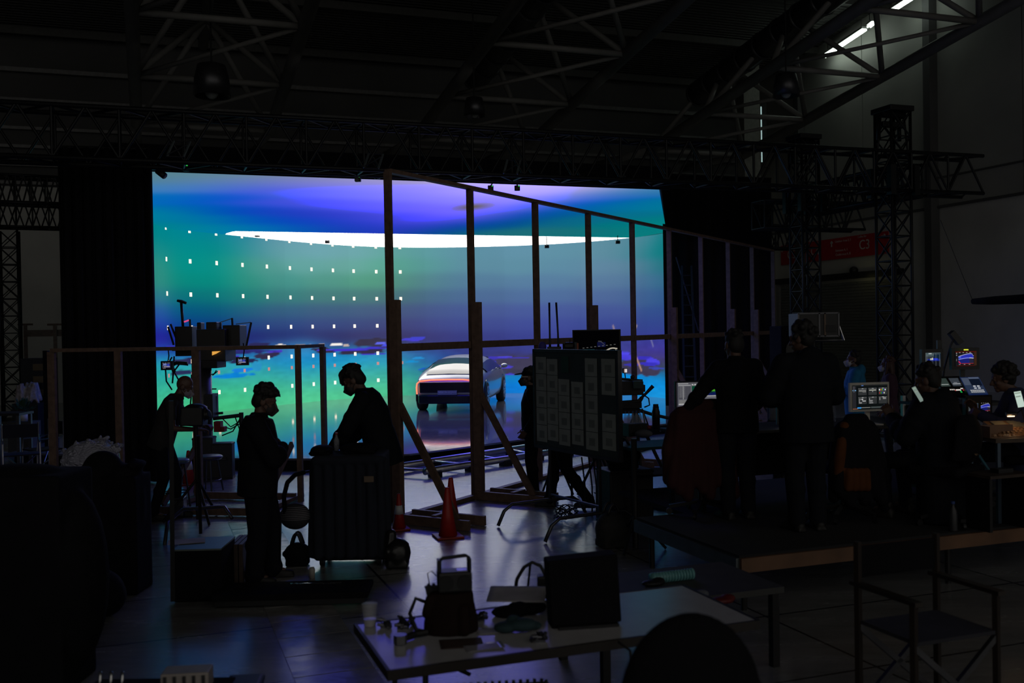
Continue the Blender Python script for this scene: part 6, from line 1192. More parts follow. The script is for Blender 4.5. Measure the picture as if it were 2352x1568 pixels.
blob_bag('cloth_bundle', 'black cloth bundle at the left end of the covered cart top', c + V(-.28, -.05, -.03), (.22, .3, .10), BLACK, 15, cat='cloth', vsz=.01)
# striped bag hanging at the cart's left side
p2 = at(678, 1185, 9.35); t = thing('striped_bag', 'dark bag with fine pale stripes hanging by its strap left of the covered cart', 'bag', p2)
MB().ell((0, 0, 0), (.145, .09, .125), n=24, k=14).build('bag_body', wave_mat('striped_cloth', (.03, .03, .035), 0, 12, .8, 'Z', .0), t, False, True)
m = MB()
for i in range(8): z = -.02 + .016 * i; k = math.sqrt(max(.02, 1 - (z / .125) ** 2)); m.path([(.146 * k * math.cos(a), .091 * k * math.sin(a), z) for a in np.linspace(math.pi, 2 * math.pi, 14)], .0022, 5)
m.build('stripes', mat('pale_stripe', (.30, .28, .32), .8), t); MB().path([at(655, 1178, 9.3) , at(652, 1140, 9.3), at(660, 1108, 9.3), at(678, 1090, 9.3), at(700, 1084, 9.35)], .022, 8).build('strap', BLACK, t, True, True); MB().tube(at(700, 1084, 9.35), at(722, 1080, 9.5), .012).build('hook', STEEL, t, True)
blob_bag('toolbag', 'black tool bag with handles on the floor left of the covered cart', gz(684, 1298), (.26, .22, .22), BLACK, 21, True)
blob_bag('bin_bag', 'shiny black rubbish bag on the floor right of the covered cart', gz(914, 1303), (.25, .25, .28), mat('bin_bag', (.01, .01, .012), .25, 0, 0, 8, .3), 23)
m = MB(); b_ = gz(905, 1303); m.cap(b_ + V(-.03, 0, .22), b_ + V(-.02, 0, .31), .06, .05); tag(vox('bin_bag', m, .01, MATS['bin_bag']), 'knotted neck of dark plastic on top of the shiny rubbish bag', 'bag')
# low flat dolly under the cart area
a = gz(507, 1397); dl = thing('flat_dolly', 'low black platform dolly on the floor in front of the standing masked person', 'dolly', (a.x + .55, a.y + .2, 0), .03); MB().box((0, 0, .085), (1.25, .42, .05)).build('deck', BLACK, dl, bevel=.008)
MB().box((0, 0, .04), (1.2, .38, .05)).build('under_frame', STEEL, dl)
m = MB(); rr = random.Random(2)
for i in range(70): m.box((-.05 + .42 * i / 70, .10 + rr.uniform(-.012, .012), .113), (.008, .012, .006), rr.uniform(0, 3))
m.build('glitter_strip', mat('tape_glint', (.6, .6, .62), .2, 1.), dl)
for x in (-.55, .55):
    for y in (-.15, .15): MB().tube((x - .015, y, .02), (x + .015, y, .02), .02).build('wheel', STEEL, dl)
p = gz(717, 1328); tag(MB().lathe([(.025, 0), (.028, .08), (.02, .10)], p, 14).build('work_light', mat('pale_plastic', (.4, .38, .36), .3), None, False, True), 'small pale capped object standing at the left foot of the covered cart', 'small light')
# crate, boards and T stand at left
a = gz(390, 1385); b = gz(503, 1380); cw = b.x - a.x; bx = thing('plywood_crate', 'dark cube crate with a pale top on the floor, lower left', 'crate', ((a.x + b.x) / 2 + .02, a.y + .26, 0), .04)
MB().box((0, 0, .215), (cw, .48, .42)).build('crate_body', BLACK, bx, bevel=.006); MB().box((0, 0, .432), (cw * 1.01, .49, .014)).build('crate_top', mat('crate_top', (.14, .17, .16), .35), bx)
for k in range(3): p = gz(514 + k * 11, 1350); tag(MB().box((p.x + .06, p.y + .2, .19), (.034, .42, .38), .05).build('plank', WOODD, None, bevel=.003), ('leftmost of three dark boards standing on edge right of the cube crate', 'middle of three dark boards standing on edge right of the cube crate', 'rightmost of three dark boards standing on edge right of the cube crate')[k], 'board')
p = gz(345, 1242, .42); p = at(440, 1238, 8.5); tag(MB().box((a.x + .05, a.y + .30, .446), (.30, .20, .003), .3).build('paper_sheets', mat('pale_paper', (.35, .33, .38), .8), None), 'loose paper sheets lying on the cube crate', 'paper')
ts = thing('tube_stand', 'dark two post tube stand with curved feet behind the cube crate', 'stand', gz(425, 1235))
for px, y0, y1, Y, w in ((393, 920, 1385, 8.05, .035), (455, 1000, 1228, 10.6, .035)):
    g = at(px, y0, Y); e = gz(px + (4 if px < 400 else 6), y1); MB().beam(V(e.x, e.y, .02), g, w, w).build('post', STEEL, ts, True)
pts = [gz(330, 1280) + V(0, .6, .0), gz(355, 1250) + V(0, .4, .15), gz(385, 1240) + V(0, .5, .24), gz(460, 1238) + V(0, .6, .24), gz(480, 1232) + V(0, .6, .22), gz(497, 1240) + V(0, .6, .12)]
MB().path(pts, .02, 8).build('foot_tube', GREYM, ts, True, True)
# boxes and stools around the bald person
p = gz(405, 1190); stack_case('small grey topped box on the floor right of the bald person', V(p.x, p.y + .1, 0), (.15, .2, .24), .1, GREYM)
def stool(label, p, h, r, c, legs=4):
    t = thing('stool', label, 'stool', p); MB().lathe([(r * .9, h - .04), (r, h - .02), (r, h), (r * .9, h + .012), (0, h + .012)], n=22).build('seat', c, t, False, True)
    for k in range(legs): a_ = k * 2 * math.pi / legs + .5; MB().tube((r * .6 * math.cos(a_), r * .6 * math.sin(a_), h - .03), (r * math.cos(a_), r * math.sin(a_), .01), .012).build('leg', GREYM, t)
    MB().path([(r * .85 * math.cos(a), r * .85 * math.sin(a), h * .35) for a in np.linspace(0, 2 * math.pi, 17)], .008, 6).build('ring', GREYM, t)
stool('round stool with a pale blue rim right of the bald person', V(at(404, 1100, 12.6).x, 12.6, 0), .62, .17, mat('blue_seat', (.10, .16, .22), .4)); stool('lower round stool behind the middle stud of the low partition', V(at(478, 1060, 13.9).x, 13.9, 0), .50, .20, mat('grey_seat', (.05, .05, .07), .4))
# ------------------------------------------------------------------ motion control camera rig before the screen
Yr = 15.6; rig = thing('camera_crane', 'big film camera rig on a thick column, silhouetted against the left of the screen', 'camera rig', V(at(465, 900, Yr).x, Yr, 0)); g = lambda px, py, d=0.: at(px, py, Yr + d)
MB().lathe([(.42, 0), (.42, .12), (.2, .16)], n=24).build('base', STEEL, rig, False, True); zc = g(465, 830).z
MB().tube((0, 0, .1), (0, 0, zc), .145, n=24).build('column', GREYM, rig, False, True); pbox(MB(), 470, 905, 488, 960, Yr - .2, .3).build('column_box', BLK2, rig, True)
pbox(MB(), 402, 749, 440, 800, Yr - .1, .45).build('left_magazine', BLK2, rig, True, bevel=.01); m = pbox(MB(), 452, 755, 516, 830, Yr - .3, .6); pbox(m, 473, 739, 497, 758, Yr - .2, .3); pbox(m, 452, 740, 461, 760, Yr - .1, .2); m.build('camera_body', BLK2, rig, True, bevel=.012)
pbox(MB(), 512, 746, 550, 800, Yr - .1, .42).build('right_magazine', BLK2, rig, True, bevel=.01); m = pbox(MB(), 395, 797, 570, 806, Yr - .2, .3); pbox(m, 403, 800, 442, 818, Yr - .05, .3); pbox(m, 505, 802, 520, 830, Yr - .05, .3); m.build('cross_plate', STEEL, rig, True); pbox(MB(), 462, 825, 498, 846, Yr - .3, .5).build('pan_head', STEEL, rig, True, bevel=.01)
MB().tube(g(416, 690), g(421, 760), .021).build('mast', BLK2, rig, True, True); MB().path([g(407, 690), g(417, 692), g(428, 696)], [.02, .026, .02], 8).build('mast_cap', BLK2, rig, True)
for pts in (((386, 750), (399, 792)), ((392, 744), (406, 780)), ((436, 733), (437, 752)), ((505, 740), (506, 756)), ((533, 730), (537, 795)), ((577, 740), (566, 794))): MB().tube(g(*pts[0]), g(*pts[1]), .016).build('support_rod', BLK2, rig, True)
for pts in (((506, 740), (533, 731)), ((542, 744), (577, 740)), ((507, 760), (518, 760), (519, 775))): MB().path([g(*a) for a in pts], .007, 6).build('light_rod', mat('pale_rod', (.3, .36, .36), .4, .5), rig, True)
MB().tube(g(423, 739), g(434, 735), .012).build('pink_light_bar', emat('pink_bar', (.8, .08, .25), .9), rig, True)
MB().add([g(487, 807, -.35), g(507, 806, -.35), g(497, 812, -.35), g(487, 816, -.35), g(487, 807, -.31), g(507, 806, -.31), g(497, 812, -.31), g(487, 816, -.31)], [(0, 1, 2, 3), (7, 6, 5, 4), (0, 4, 5, 1), (1, 5, 6, 2), (2, 6, 7, 3), (3, 7, 4, 0)]).build('orange_flag', emat('amber_flag_glow', (.95, .45, .08), .85), rig, True)  # plain flag, no light source; its bright amber is put in as emission
m = MB()
for pts in (((400, 818), (398, 850), (410, 872), (426, 890)), ((395, 820), (380, 845), (382, 875), (395, 895)), ((432, 838), (412, 836), (398, 855), (396, 880)), ((412, 900), (420, 930), (428, 955)), ((405, 905), (412, 925), (425, 940), (440, 960)), ((440, 860), (440, 900), (436, 945))): m.path([g(*a) for a in pts], .013, 6)
m.build('cables', CABLE, rig, True, True); MB().path([g(400, 855), g(395, 840), g(405, 833), g(430, 835)], .03, 8).build('cable_trunk', CABLE, rig, True, True)
arm = MB().tube(g(490, 961), g(556, 953), .030).build('boom', BLK2, rig, True); MB().tube(g(488, 950), g(512, 948), .020).build('side_bar', BLK2, rig, True); MB().tube(g(487, 893), g(497, 893), .01).build('side_pin', BLK2, rig, True)
m = MB()
for pts in (((510, 960), (530, 980), (556, 965)), ((500, 975), (530, 985), (555, 970)), ((540, 957), (550, 985), (545, 1015)), ((510, 1000), (535, 990), (552, 960))): m.path([g(*a) for a in pts], .010, 6)
m.build('boom_cables', CABLE, rig, True); MB().path([g(490, 905), g(494, 910), g(495, 945)], [.012, .03, .02], 8).build('grip', BLK2, rig, True)
m = MB(); m.path([g(485, 860), g(492, 858), g(497, 850)], .008, 6); m.path([g(488, 862), g(500, 852)], .008, 6); m.build('claw', STEEL, rig, True)
MB().tube(g(554, 947), g(557, 1040), .035).build('end_post', BLK2, rig, True); pbox(MB(), 491, 968, 506, 992, Yr - .15, .15).build('red_box', mat('red_box', (.28, .01, .012), .5), rig, True); pbox(MB(), 498, 980, 515, 992, Yr - .13, .15).build('red_box', MATS['red_box'], rig, True)
def mini(label, px0, py0, px1, py1, Y):
    r = [(0, 0, 1, 1, '0c0c14'), (.1, .15, .9, .85, '20204c'), (.15, .2, .5, .5, '8090d8'), (.55, .25, .8, .6, '4050c8'), (.2, .6, .85, .75, 'b0a8b8'), (.08, .08, .2, .14, 'c0c0c0'), (.3, .08, .5, .13, 'b0b0b0'), (.6, .08, .85, .13, 'b8b8b8'), (.1, .87, .4, .92, 'c0b0a0'), (.08, .3, .11, .8, '909098')]
    a = at(px0, py1, Y); t = monitor(label, px0, py0, px1, py1, Y, 0., r, strength=.7, bez=.02, name='camera_monitor'); MB().path([(0, .04, .06), (.02, .05, .2), (0, .08, .32)], .010, 6).build('arm', STEEL, t)
mini('small viewing monitor at the far left of the camera rig', 372, 832, 394, 847, Yr - .3); mini('small viewing monitor at the right of the camera rig', 545, 823, 568, 836, Yr - .3)
for px, py, w, h, d, lab in ((505, 1022, .19, .19, .3, 'black gear case on the floor right of the rig column'), (545, 1035, .2, .14, .25, 'low black gear case right of the rig, behind the masked person')):
    p = V(at(px, py, 16.0).x, 15.2, 0); stack_case(lab, p, (w * 1.6, d, at(px, py - 20, 15.2).z), .1)
# black remote head in the bald person's hands
p = at(446, 955, 11.75); t = thing('gimbal_head', 'black camera head the bald person is working on', 'camera head', (p.x, p.y, 0)); m = MB(); m.box(p, (.26, .22, .22)); m.ell(p + V(.02, 0, .08), (.14, .11, .07)); m.box(p + V(-.10, -.02, -.05), (.1, .16, .12)); m.tube(p + V(.1, 0, 0), p + V(.19, -.02, .02), .06); vox('head_body', m, .012, BLK2, t, True); MB().tube((.02, 0, 0.02), (.02, 0, p.z - .1), .022).build('stand_post', STEEL, t)
for k in range(3): a_ = k * 2.1 + 1.2; MB().tube((.02, 0, .5), (.38 * math.cos(a_), .38 * math.sin(a_), .01), .016).build('leg', STEEL, t)
# ------------------------------------------------------------------ far left clutter
a = at(62, 772, 27); b = at(140, 772, 27.5); wf = thing('timber_rack', 'plain timber rack with a shelf board at the far left wall', 'rack', (a.x, a.y, 0)); zz = at(90, 765, 27).z
MB().beam((a.x, a.y, zz), (b.x + .8, b.y + .2, zz), .05, .18).build('shelf_board', WOOD, wf, True)
for px in (58, 126): q_ = at(px, 745, 27.2); MB().beam((q_.x, q_.y, 0), (q_.x, q_.y, q_.z), .09, .09).build('post', WOOD, wf, True); MB().beam((q_.x - .2, q_.y, q_.z), (q_.x + .2, q_.y, q_.z), .05, .05).build('bracket', WOOD, wf, True)
p = V(at(90, 860, 20).x, 20, 0); t = thing('cabinet_tower', 'tall dark equipment tower with yellowish labels left of the low partition', 'cabinet', p); zz = at(95, 822, 20).z; MB().box((0, 0, zz / 2), (.5, .5, zz)).build('cabinet_body', CASE, t)
for py in (842, 870, 900): z = at(93, py, 20).z; MB().box((.1, -.255, z), (.2, .008, .13)).build('label_plate', mat('ochre_label', (.12, .08, .03), .7), t)
p = V(at(107, 860, 18).x, 18, 0); tag(MB().box((p.x, p.y, at(107, 805, 18).z / 2), (.08, .1, at(107, 805, 18).z)).build('display_easel', BLACK), 'thin black upright panel edge left of the low partition', 'panel')
p = V(at(72, 855, 20.6).x, 20.6, 0); zz = at(72, 835, 20.6).z; zl = at(72, 878, 20.6).z; t = thing('wall_monitor', 'dark square screen back on a stand at far left', 'monitor', p); MB().box((0, 0, (zz + zl) / 2), (.38, .06, zz - zl)).build('casing', BLACK, t); MB().tube((0, .05, 0), (0, .05, zl + .1), .03).build('stand_post', STEEL, t)
p = V(at(65, 905, 19.5).x, 19.5, 0); m = MB(); zt = at(65, 880, 19.5).z; zb = at(65, 925, 19.5).z
rr = random.Random(31)
for i in range(26): u_ = rr.uniform(-.18, .2); m.cap((p.x + u_, p.y + rr.uniform(-.08, .08), zt - rr.uniform(0, .12)), (p.x + u_ * 1.25 + rr.uniform(-.07, .07), p.y + rr.uniform(-.1, .08), zb + rr.uniform(0, .1)), rr.uniform(.02, .045), rr.uniform(.025, .05))
t = thing('wrapped_bundle', 'pale crinkled plastic wrapped bundle on a box at far left', 'bundle', (p.x, p.y, 0)); vox('wrapping', m, .02, mat('crinkled_wrap', (.30, .25, .23), .4, 0, .3, 18, .4), t, True); MB().box((0, .05, zb / 2), (.5, .4, zb)).build('support_box', CASE, t)
p = V(at(55, 945, 18.6).x, 18.6, 0); zt = at(55, 925, 18.6).z; t = thing('potted_plant', 'small bushy green plant in a white pot at far left', 'plant', (p.x, p.y, 0)); zp = at(55, 948, 18.6).z
MB().lathe([(.06, zp - .15), (.085, zp), (.075, zp)], n=16).build('pot', WHITEP, t, False, True); m = MB(); rr = random.Random(8)
for i in range(90): a_ = rr.uniform(0, 6.28); e = rr.uniform(.2, 1.5); d = V(math.cos(a_) * math.cos(e), math.sin(a_) * math.cos(e), math.sin(e)) * rr.uniform(.12, .26); c = V(0, 0, zp) + d; s_ = d.cross(V(0, 0, 1)).normalized() * .025; m.add([c - d * .25, c + s_, c + d * .3, c - s_], [(0, 1, 2, 3)])
m.build('foliage', mat('leaf', (.03, .09, .03), .6), t)['kind'] = 'stuff'; MB().box((0, 0, (zp - .15) / 2), (.45, .35, zp - .152)).build('plinth_box', mat('box_grey', (.05, .05, .05), .8), t)
def folding_chair(label, p, yaw, c):
    t = thing('camp_chair', label, 'chair', p, yaw); MB().box((0, 0, .45), (.48, .42, .02)).build('seat', c, t); MB().box((0, .21, .78), (.48, .015, .20)).build('backrest', c, t)
    for s in (-.25, .25): MB().path([(s, -.2, 0), (s, -.2, .45), (s, -.19, .62), (s, .15, .64), (s, .21, .66), (s, .21, .90)], .013, 6).build('side_tube', mat('violet_steel', (.35, .35, .42), .3, .9), t); MB().tube((s, .21, 0), (s, .21, .66), .013).build('leg', MATS['violet_steel'], t)
    MB().tube((-.25, -.2, .02), (.25, .21, .44), .012).build('cross_brace', MATS['violet_steel'], t); MB().tube((.25, -.2, .02), (-.25, .21, .44), .012).build('cross_brace', MATS['violet_steel'], t)
folding_chair('folding camp chair with shiny tube legs at the far left', V(at(48, 1000, 15.0).x, 15.0, 0), .5, mat('navy_canvas', (.012, .014, .03), .9)); folding_chair('second camp chair with its back to the low partition at far left', V(at(98, 1000, 15.6).x, 15.6, 0), -.7, BLACK)
p = V(at(20, 975, 16.5).x, 16.5, 0); t = thing('prop_table', 'dark table edge with a pale post at the very left', 'table', p); MB().box((0, 0, .95), (.6, .5, .04)).build('table_top', BLK2, t)
for x in (-.26, .26):
    for y in (-.2, .2): MB().box((x, y, .465), (.05, .05, .93)).build('leg', GREYM, t)
# clear plastic bags and black heap
def plastic(label, c, sz, seed):
    rr = random.Random(seed); m = MB(); m.ell(V(0, 0, sz[2] * .45), (sz[0] * .5, sz[1] * .5, sz[2] * .5))
    for i in range(24):
        a, e = rr.uniform(0, 6.28), rr.uniform(-.4, 1.5); q = V(.5 * sz[0] * math.cos(a) * math.cos(e), .5 * sz[1] * math.sin(a) * math.cos(e), sz[2] * (.45 + .5 * math.sin(e))); d = V(rr.uniform(-1, 1), rr.uniform(-1, 1), rr.uniform(-1, 1)) * .16 * sz[0]; m.cap(q * .92 - d, q * .92 + d, .05 * sz[0], .03 * sz[0], 6)
    t = thing('plastic_bag', label, 'bag', c); vox('bag_film', m, .014, bagm, t, False, 5)
bagm = bpy.data.materials.new('crumpled_film'); bagm.use_nodes = True; b = bagm.node_tree.nodes['Principled BSDF']; b.inputs['Base Color'].default_value = (.42, .42, .52, 1); b.inputs['Roughness'].default_value = .2; b.inputs['Alpha'].default_value = .85
_n = bagm.node_tree.nodes.new('ShaderNodeTexVoronoi'); _n.feature = 'DISTANCE_TO_EDGE'; _n.inputs['Scale'].default_value = 14; _b = bagm.node_tree.nodes.new('ShaderNodeBump'); _b.inputs['Strength'].default_value = .8; _b.inputs['Distance'].default_value = .05; bagm.node_tree.links.new(_n.outputs['Distance'], _b.inputs['Height']); bagm.node_tree.links.new(_b.outputs['Normal'], b.inputs['Normal'])
def heap(name, label, cat, Y, elems, material, vsz=.03, box=None):
    """rounded cloth covered heap: elems are ellipsoids (px,py,rx,ry px) at depth Y, resting on the floor"""
    m = MB(); b0 = None
    for px, py, rx_, ry_ in elems:
        c = at(px, py, Y); k = Y / FPX; m.ell(c, (rx_ * k, max(.16, min(.4, rx_ * k * .8)), ry_ * k), n=20, k=12)
    xs = [e[0] for e in elems]; c = at(sum(xs) / len(xs), elems[0][1], Y); t = thing(name, label, cat, (c.x, Y, 0)); return t, m
Y = 8.6
t, m = heap('covered_rack', 'hunched black cloth covered heap with a stub to the right, lower left', 'covered rack', Y, [(236, 1080, 46, 46), (225, 1150, 80, 90), (285, 1082, 40, 18), (315, 1066, 16, 10), (200, 1230, 110, 80), (310, 1160, 22, 110), (150, 1280, 130, 80), (260, 1270, 70, 90)], BLACK)
c = at(220, 1300, Y); m.box((c.x, Y, .5), (.85, .4, 1.0)); vox('cover', m, .02, BLACK, t, True, 3)
Y = 6.3; c = at(60, 1200, Y); t = thing('covered_cases', 'wide black covered stack of cases at the lower left edge', 'covered stack', (c.x, Y, 0)); m = MB(); zt = at(90, 1082, Y).z; m.box((c.x - .25, Y, zt / 2), (1.15, .5, zt)); m.ell((c.x - .05, Y, zt - .05), (.35, .26, .10)); m.ell((c.x + .3, Y, zt * .5), (.2, .25, zt * .42)); vox('cover', m, .02, BLACK, t, True, 3)
p = gz(215, 1415); tag(vox('round_bag', MB().ell((p.x, p.y, .19), (.24, .22, .19)).ell((p.x + .1, p.y, .15), (.15, .2, .15)), .018, BLACK), 'rounded black bag at the foot of the covered heap, lower left', 'bag')
p = at(210, 1090, 10.6); p.z = 0; plastic('big crumpled clear plastic bag behind the black heap at left', V(p.x, 10.6, .70), (.62, .4, .42), 3); stack_case('dark case holding up the crumpled clear plastic bag', V(p.x, 10.6, 0), (.7, .5, .70), 0)
p = at(146, 1100, 10.2); plastic('smaller clear plastic bag at the foot of the left stud', V(p.x, 10.2, .55), (.24, .24, .30), 6); stack_case('low dark case under the smaller clear plastic bag', V(p.x, 10.2, 0), (.3, .3, .55), 0)
# violet lit drum case behind the film at left
p = V(at(228, 985, 15.8).x, 15.8, 0); t = thing('red_trunk', 'dark red trunk with a pale cloth on it behind the low partition', 'trunk', p); zz = at(228, 980, 15.8).z; MB().box((0, 0, zz / 2), (.75, .45, zz)).build('trunk_body', mat('trunk_red', (.035, .012, .012), .7), t, bevel=.01); MB().box((.02, 0, zz + .008), (.35, .3, .012)).build('cloth', mat('lilac_cloth', (.3, .28, .36), .8), t)
# ------------------------------------------------------------------ foreground table
FT = .74; tn = gz(893, 1540, FT); tf = gz(800, 1428, FT); ex = HD.copy(); ey = HN.copy()
tb = thing('folding_table', 'pale topped folding table in the near foreground', 'table', (tn.x + ex.x * .93 + ey.x * .37, tn.y + ex.y * .93 + ey.y * .37, 0), YAW)
MB().box((0, 0, FT - .015), (1.86, .75, .03)).build('table_top', mat('table_laminate', (.5, .49, .51), .24, 0, .05, spec=.9), tb, bevel=.004); m = MB(); m.box((0, -.37, FT - .02), (1.87, .015, .045)); m.box((0, .37, FT - .02), (1.87, .015, .045)); m.box((-.93, 0, FT - .02), (.015, .75, .045)); m.box((.93, 0, FT - .02), (.015, .75, .045)); m.build('table_edge', mat('table_edge', (.014, .010, .008), .5), tb)
for x in (-.75, .75):
    MB().path([(x, -.30, FT - .03), (x, -.31, .015), (x, .31, .015), (x, .30, FT - .03)], .014, 8).build('leg_frame', STEEL, tb); MB().tube((x, 0, FT - .03), (x * .6, 0, FT - .2), .01).build('fold_brace', STEEL, tb)
def T(px, py, z=FT): return gz(px, py, z)
p = T(850, 1437); t = thing('plastic_cup', 'clear plastic cup on the left corner of the foreground table', 'cup', p); MB().lathe([(.027, 0), (.031, .02), (.038, .105), (.041, .108), (.038, .112)], n=24).build('cup_body', CUPM, t, False, True); MB().lathe([(.0285, .003), (.031, .035), (0, .036)], n=20).build('drink', mat('cup_drink', (.45, .43, .45), .2), t)
def small_parts(label, p, n, seed, spread=.05):
    rr = random.Random(seed); t = thing('metal_fitting', label, 'fitting', p)
    m = MB()
    for i in range(n): c = V(rr.uniform(-spread, spread), rr.uniform(-spread, spread), .012 + rr.uniform(0, .025)); d = V(rr.uniform(-1, 1), rr.uniform(-1, 1), rr.uniform(-.3, .6)).normalized() * .022; m.tube(c - d, c + d, .008, n=8); m.tube(c - d * .2, c + d * .2, .013, n=8)
    m.box((0, 0, .006), (spread * 1.2, spread, .012)); m.build('fitting_body', mat('bolt_steel', (.12, .12, .14), .3, .9), t)
small_parts('small cluster of metal clamps just right of the plastic cup', T(885, 1440), 5, 1, .03); small_parts('bigger cluster of metal clamps between the cup and the tool bag', T(926, 1442), 9, 2, .045)
p = T(948, 1470); t = thing('wrench', 'dark ratchet tool lying before the tool bag', 'tool', p, .4); MB().path([(-.06, -.02, .02), (.02, .02, .02), (.08, .03, .02)], .017, 8).build('shaft', STEEL, t); MB().tube((-.07, -.03, .004), (-.07, -.03, .045), .032).build('head', mat('bolt_steel2', (.2, .2, .22), .3, .9), t)
# tool bag with radio on top
p = T(1034, 1460); tg = thing('tool_bag', 'dark red brown tool bag on the foreground table', 'tool bag', p + V(0, .08, 0), .2); m = MB(); m.loft([(V(0, 0, .0), V(1, 0, 0), V(0, 1, 0), .135, .10), (V(0, 0, .05), V(1, 0, 0), V(0, 1, 0), .132, .10), (V(.0, 0, .14), V(1, 0, 0), V(0, 1, 0), .115, .085), (V(.005, 0, .195), V(1, 0, 0), V(0, 1, 0), .105, .07)], 24); m.cap((-.12, -.02, .10), (-.105, -.03, .17), .025, .022); m.cap((.05, -.09, .03), (.05, -.08, .12), .035, .03)
vox('bag_body', m, .008, mat('bag_maroon', (.014, .006, .005), .85, spec=.2), tg); MB().path([(-.10, .0, .14), (-.17, 0, .17), (-.20, 0, .10), (-.17, 0, .02), (-.12, -.03, .01)], .010, 8).build('carry_strap', BLK2, tg, False, True)
m = MB()
for i in range(5): m.tube((-.10 + .012 * i, .03, .15), (-.115 + .012 * i, .03, .22 + .01 * (i % 2)), .008)
m.build('tools', mat('tool_grip', (.03, .03, .035), .5), tg)
rp = tg.location + V(.02, 0, .197); rd = thing('jobsite_radio', 'black radio with a carrying handle sitting on the tool bag', 'radio', rp, .15)
MB().box((0, 0, .05), (.165, .11, .10)).build('radio_body', BLK2, rd, bevel=.012); MB().path([(-.072, 0, .09), (-.070, 0, .148), (-.055, 0, .160), (.055, 0, .168), (.070, 0, .160), (.072, 0, .09)], .0095, 8).build('handle', BLK2, rd, False, True); MB().box((.035, -.02, .103), (.05, .05, .006)).build('top_panel', mat('radio_panel', (.25, .25, .4), .2), rd); m = MB(); m.tube((-.045, -.056, .05), (-.045, -.062, .05), .035, n=18); m.tube((.045, -.056, .05), (.045, -.062, .05), .035, n=18); m.build('speaker_grille', STEEL, rd)
for x in (-.076, .076): MB().box((x, 0, .125), (.012, .05, .06)).build('handle_post', BLK2, rd)
MB().path([(-.08, 0, .07), (-.11, 0, .10), (-.13, 0, .09), (-.12, 0, .03), (-.09, 0, .01)], .003, 6).build('cord', CABLE, rd)
# papers, gloves, plate, box, hose loop
def sheet(label, px, py, w, d, yaw, lift=.0, curl=.02, material=None, tilt=0.):
    p = T(px, py); m = MB(); n = 8
    for j in range(n + 1):
        for i in range(n + 1): m.v.append((w * (i / n - .5), d * (j / n - .5), .003 + lift * (j / n) + curl * (i / n) ** 2))
    m.f = [(j * (n + 1) + i, j * (n + 1) + i + 1, (j + 1) * (n + 1) + i + 1, (j + 1) * (n + 1) + i) for j in range(n) for i in range(n)]
    t = thing('paper_sheet', label, 'paper', p, yaw); o = m.build('sheet', material or mat('sheet_white', (.42, .40, .42), .8), t, False, True); q = o.modifiers.new('t', 'SOLIDIFY'); q.thickness = .001; return t
def lumps(name, label, cat, px, py, els, material, vsz=.007, z=FT):
    p = gz(px, py, z); m = MB()
    for c, r_ in els: m.ell(V(*c), r_, n=14, k=8)
    t = thing(name, label, cat, p, .1); vox('soft_body', m, vsz, material, t, False, 2); return t
lumps('cloth_pile', 'dark folded cloth pile propping up the big paper sheet', 'cloth', 1195, 1412, [((-.05, 0, .02), (.10, .07, .03)), ((.05, .01, .035), (.09, .07, .035)), ((0, .0, .05), (.06, .05, .02))], BLACK)
t = sheet('big creased paper sheet resting on the cloth pile, left of the black box', 1188, 1400, .30, .20, -.1, .03, .0); t.location.z += .065
lumps('work_gloves', 'pair of dark teal work gloves bunched before the black box', 'gloves', 1190, 1450, [((-.06, 0, .025), (.06, .05, .026)), ((.02, -.01, .035), (.075, .05, .032)), ((.08, .02, .02), (.04, .035, .02)), ((-.02, .02, .055), (.035, .03, .02))], mat('glove_teal', (.02, .05, .06), .8))
sheet('small blue shaded paper lying flat at the middle front of the table', 1125, 1450, .13, .09, .2, 0, .004); sheet('clear glossy folder at the front edge of the foreground table', 1112, 1487, .18, .10, .25, 0, .006, mat('glossy_folder', (.35, .34, .38), .1)); sheet('dark card under the clear glossy folder', 1060, 1478, .20, .14, .15, 0, .0, mat('brown_card', (.06, .035, .03), .7))
small_parts('pile of keys and small tools before the black box', T(1240, 1472), 8, 7, .04); small_parts('few metal bits left of the big paper sheet', T(1105, 1425), 5, 9, .03)
p = T(1345, 1440); bx = thing('equipment_box', 'square black box back standing on the right of the foreground table', 'box', p + V(0, .07, 0), .16); MB().box((0, 0, .17), (.35, .12, .335)).build('box_shell', BLACK, bx, bevel=.008).data.transform(Matrix.Rotation(-.05, 4, 'Y')); MB().box((0, .0, .008), (.30, .2, .015)).build('box_foot', BLK2, bx)
p = T(1225, 1385); t = thing('hose_loop', 'loop of black hose with a hanging strap, left of the black box', 'hose', p + V(0, .12, 0)); MB().path([(-.10, .0, .01), (-.085, 0, .10), (-.045, 0, .165), (.0, 0, .19), (.045, 0, .17), (.07, 0, .12), (.078, 0, .06), (.07, 0, .01)], .010, 8).build('hose', CABLE, t, False, True); MB().beam((-.01, 0, .185), (-.03, .0, .02), .018, .006).build('strap', BLACK, t); MB().box((.06, 0, .06), (.07, .08, .12)).build('pump_body', BLK2, t, bevel=.01)
p = T(1420, 1478); tag(MB().path([V(p.x, p.y, FT + .01), V(p.x + .05, p.y - .04, FT - .02), V(p.x + .06, p.y - .06, .3), V(p.x + .1, p.y - .05, .02)], .007, 6).build('cable', CABLE), 'black cable dropping over the front edge of the foreground table', 'cable')
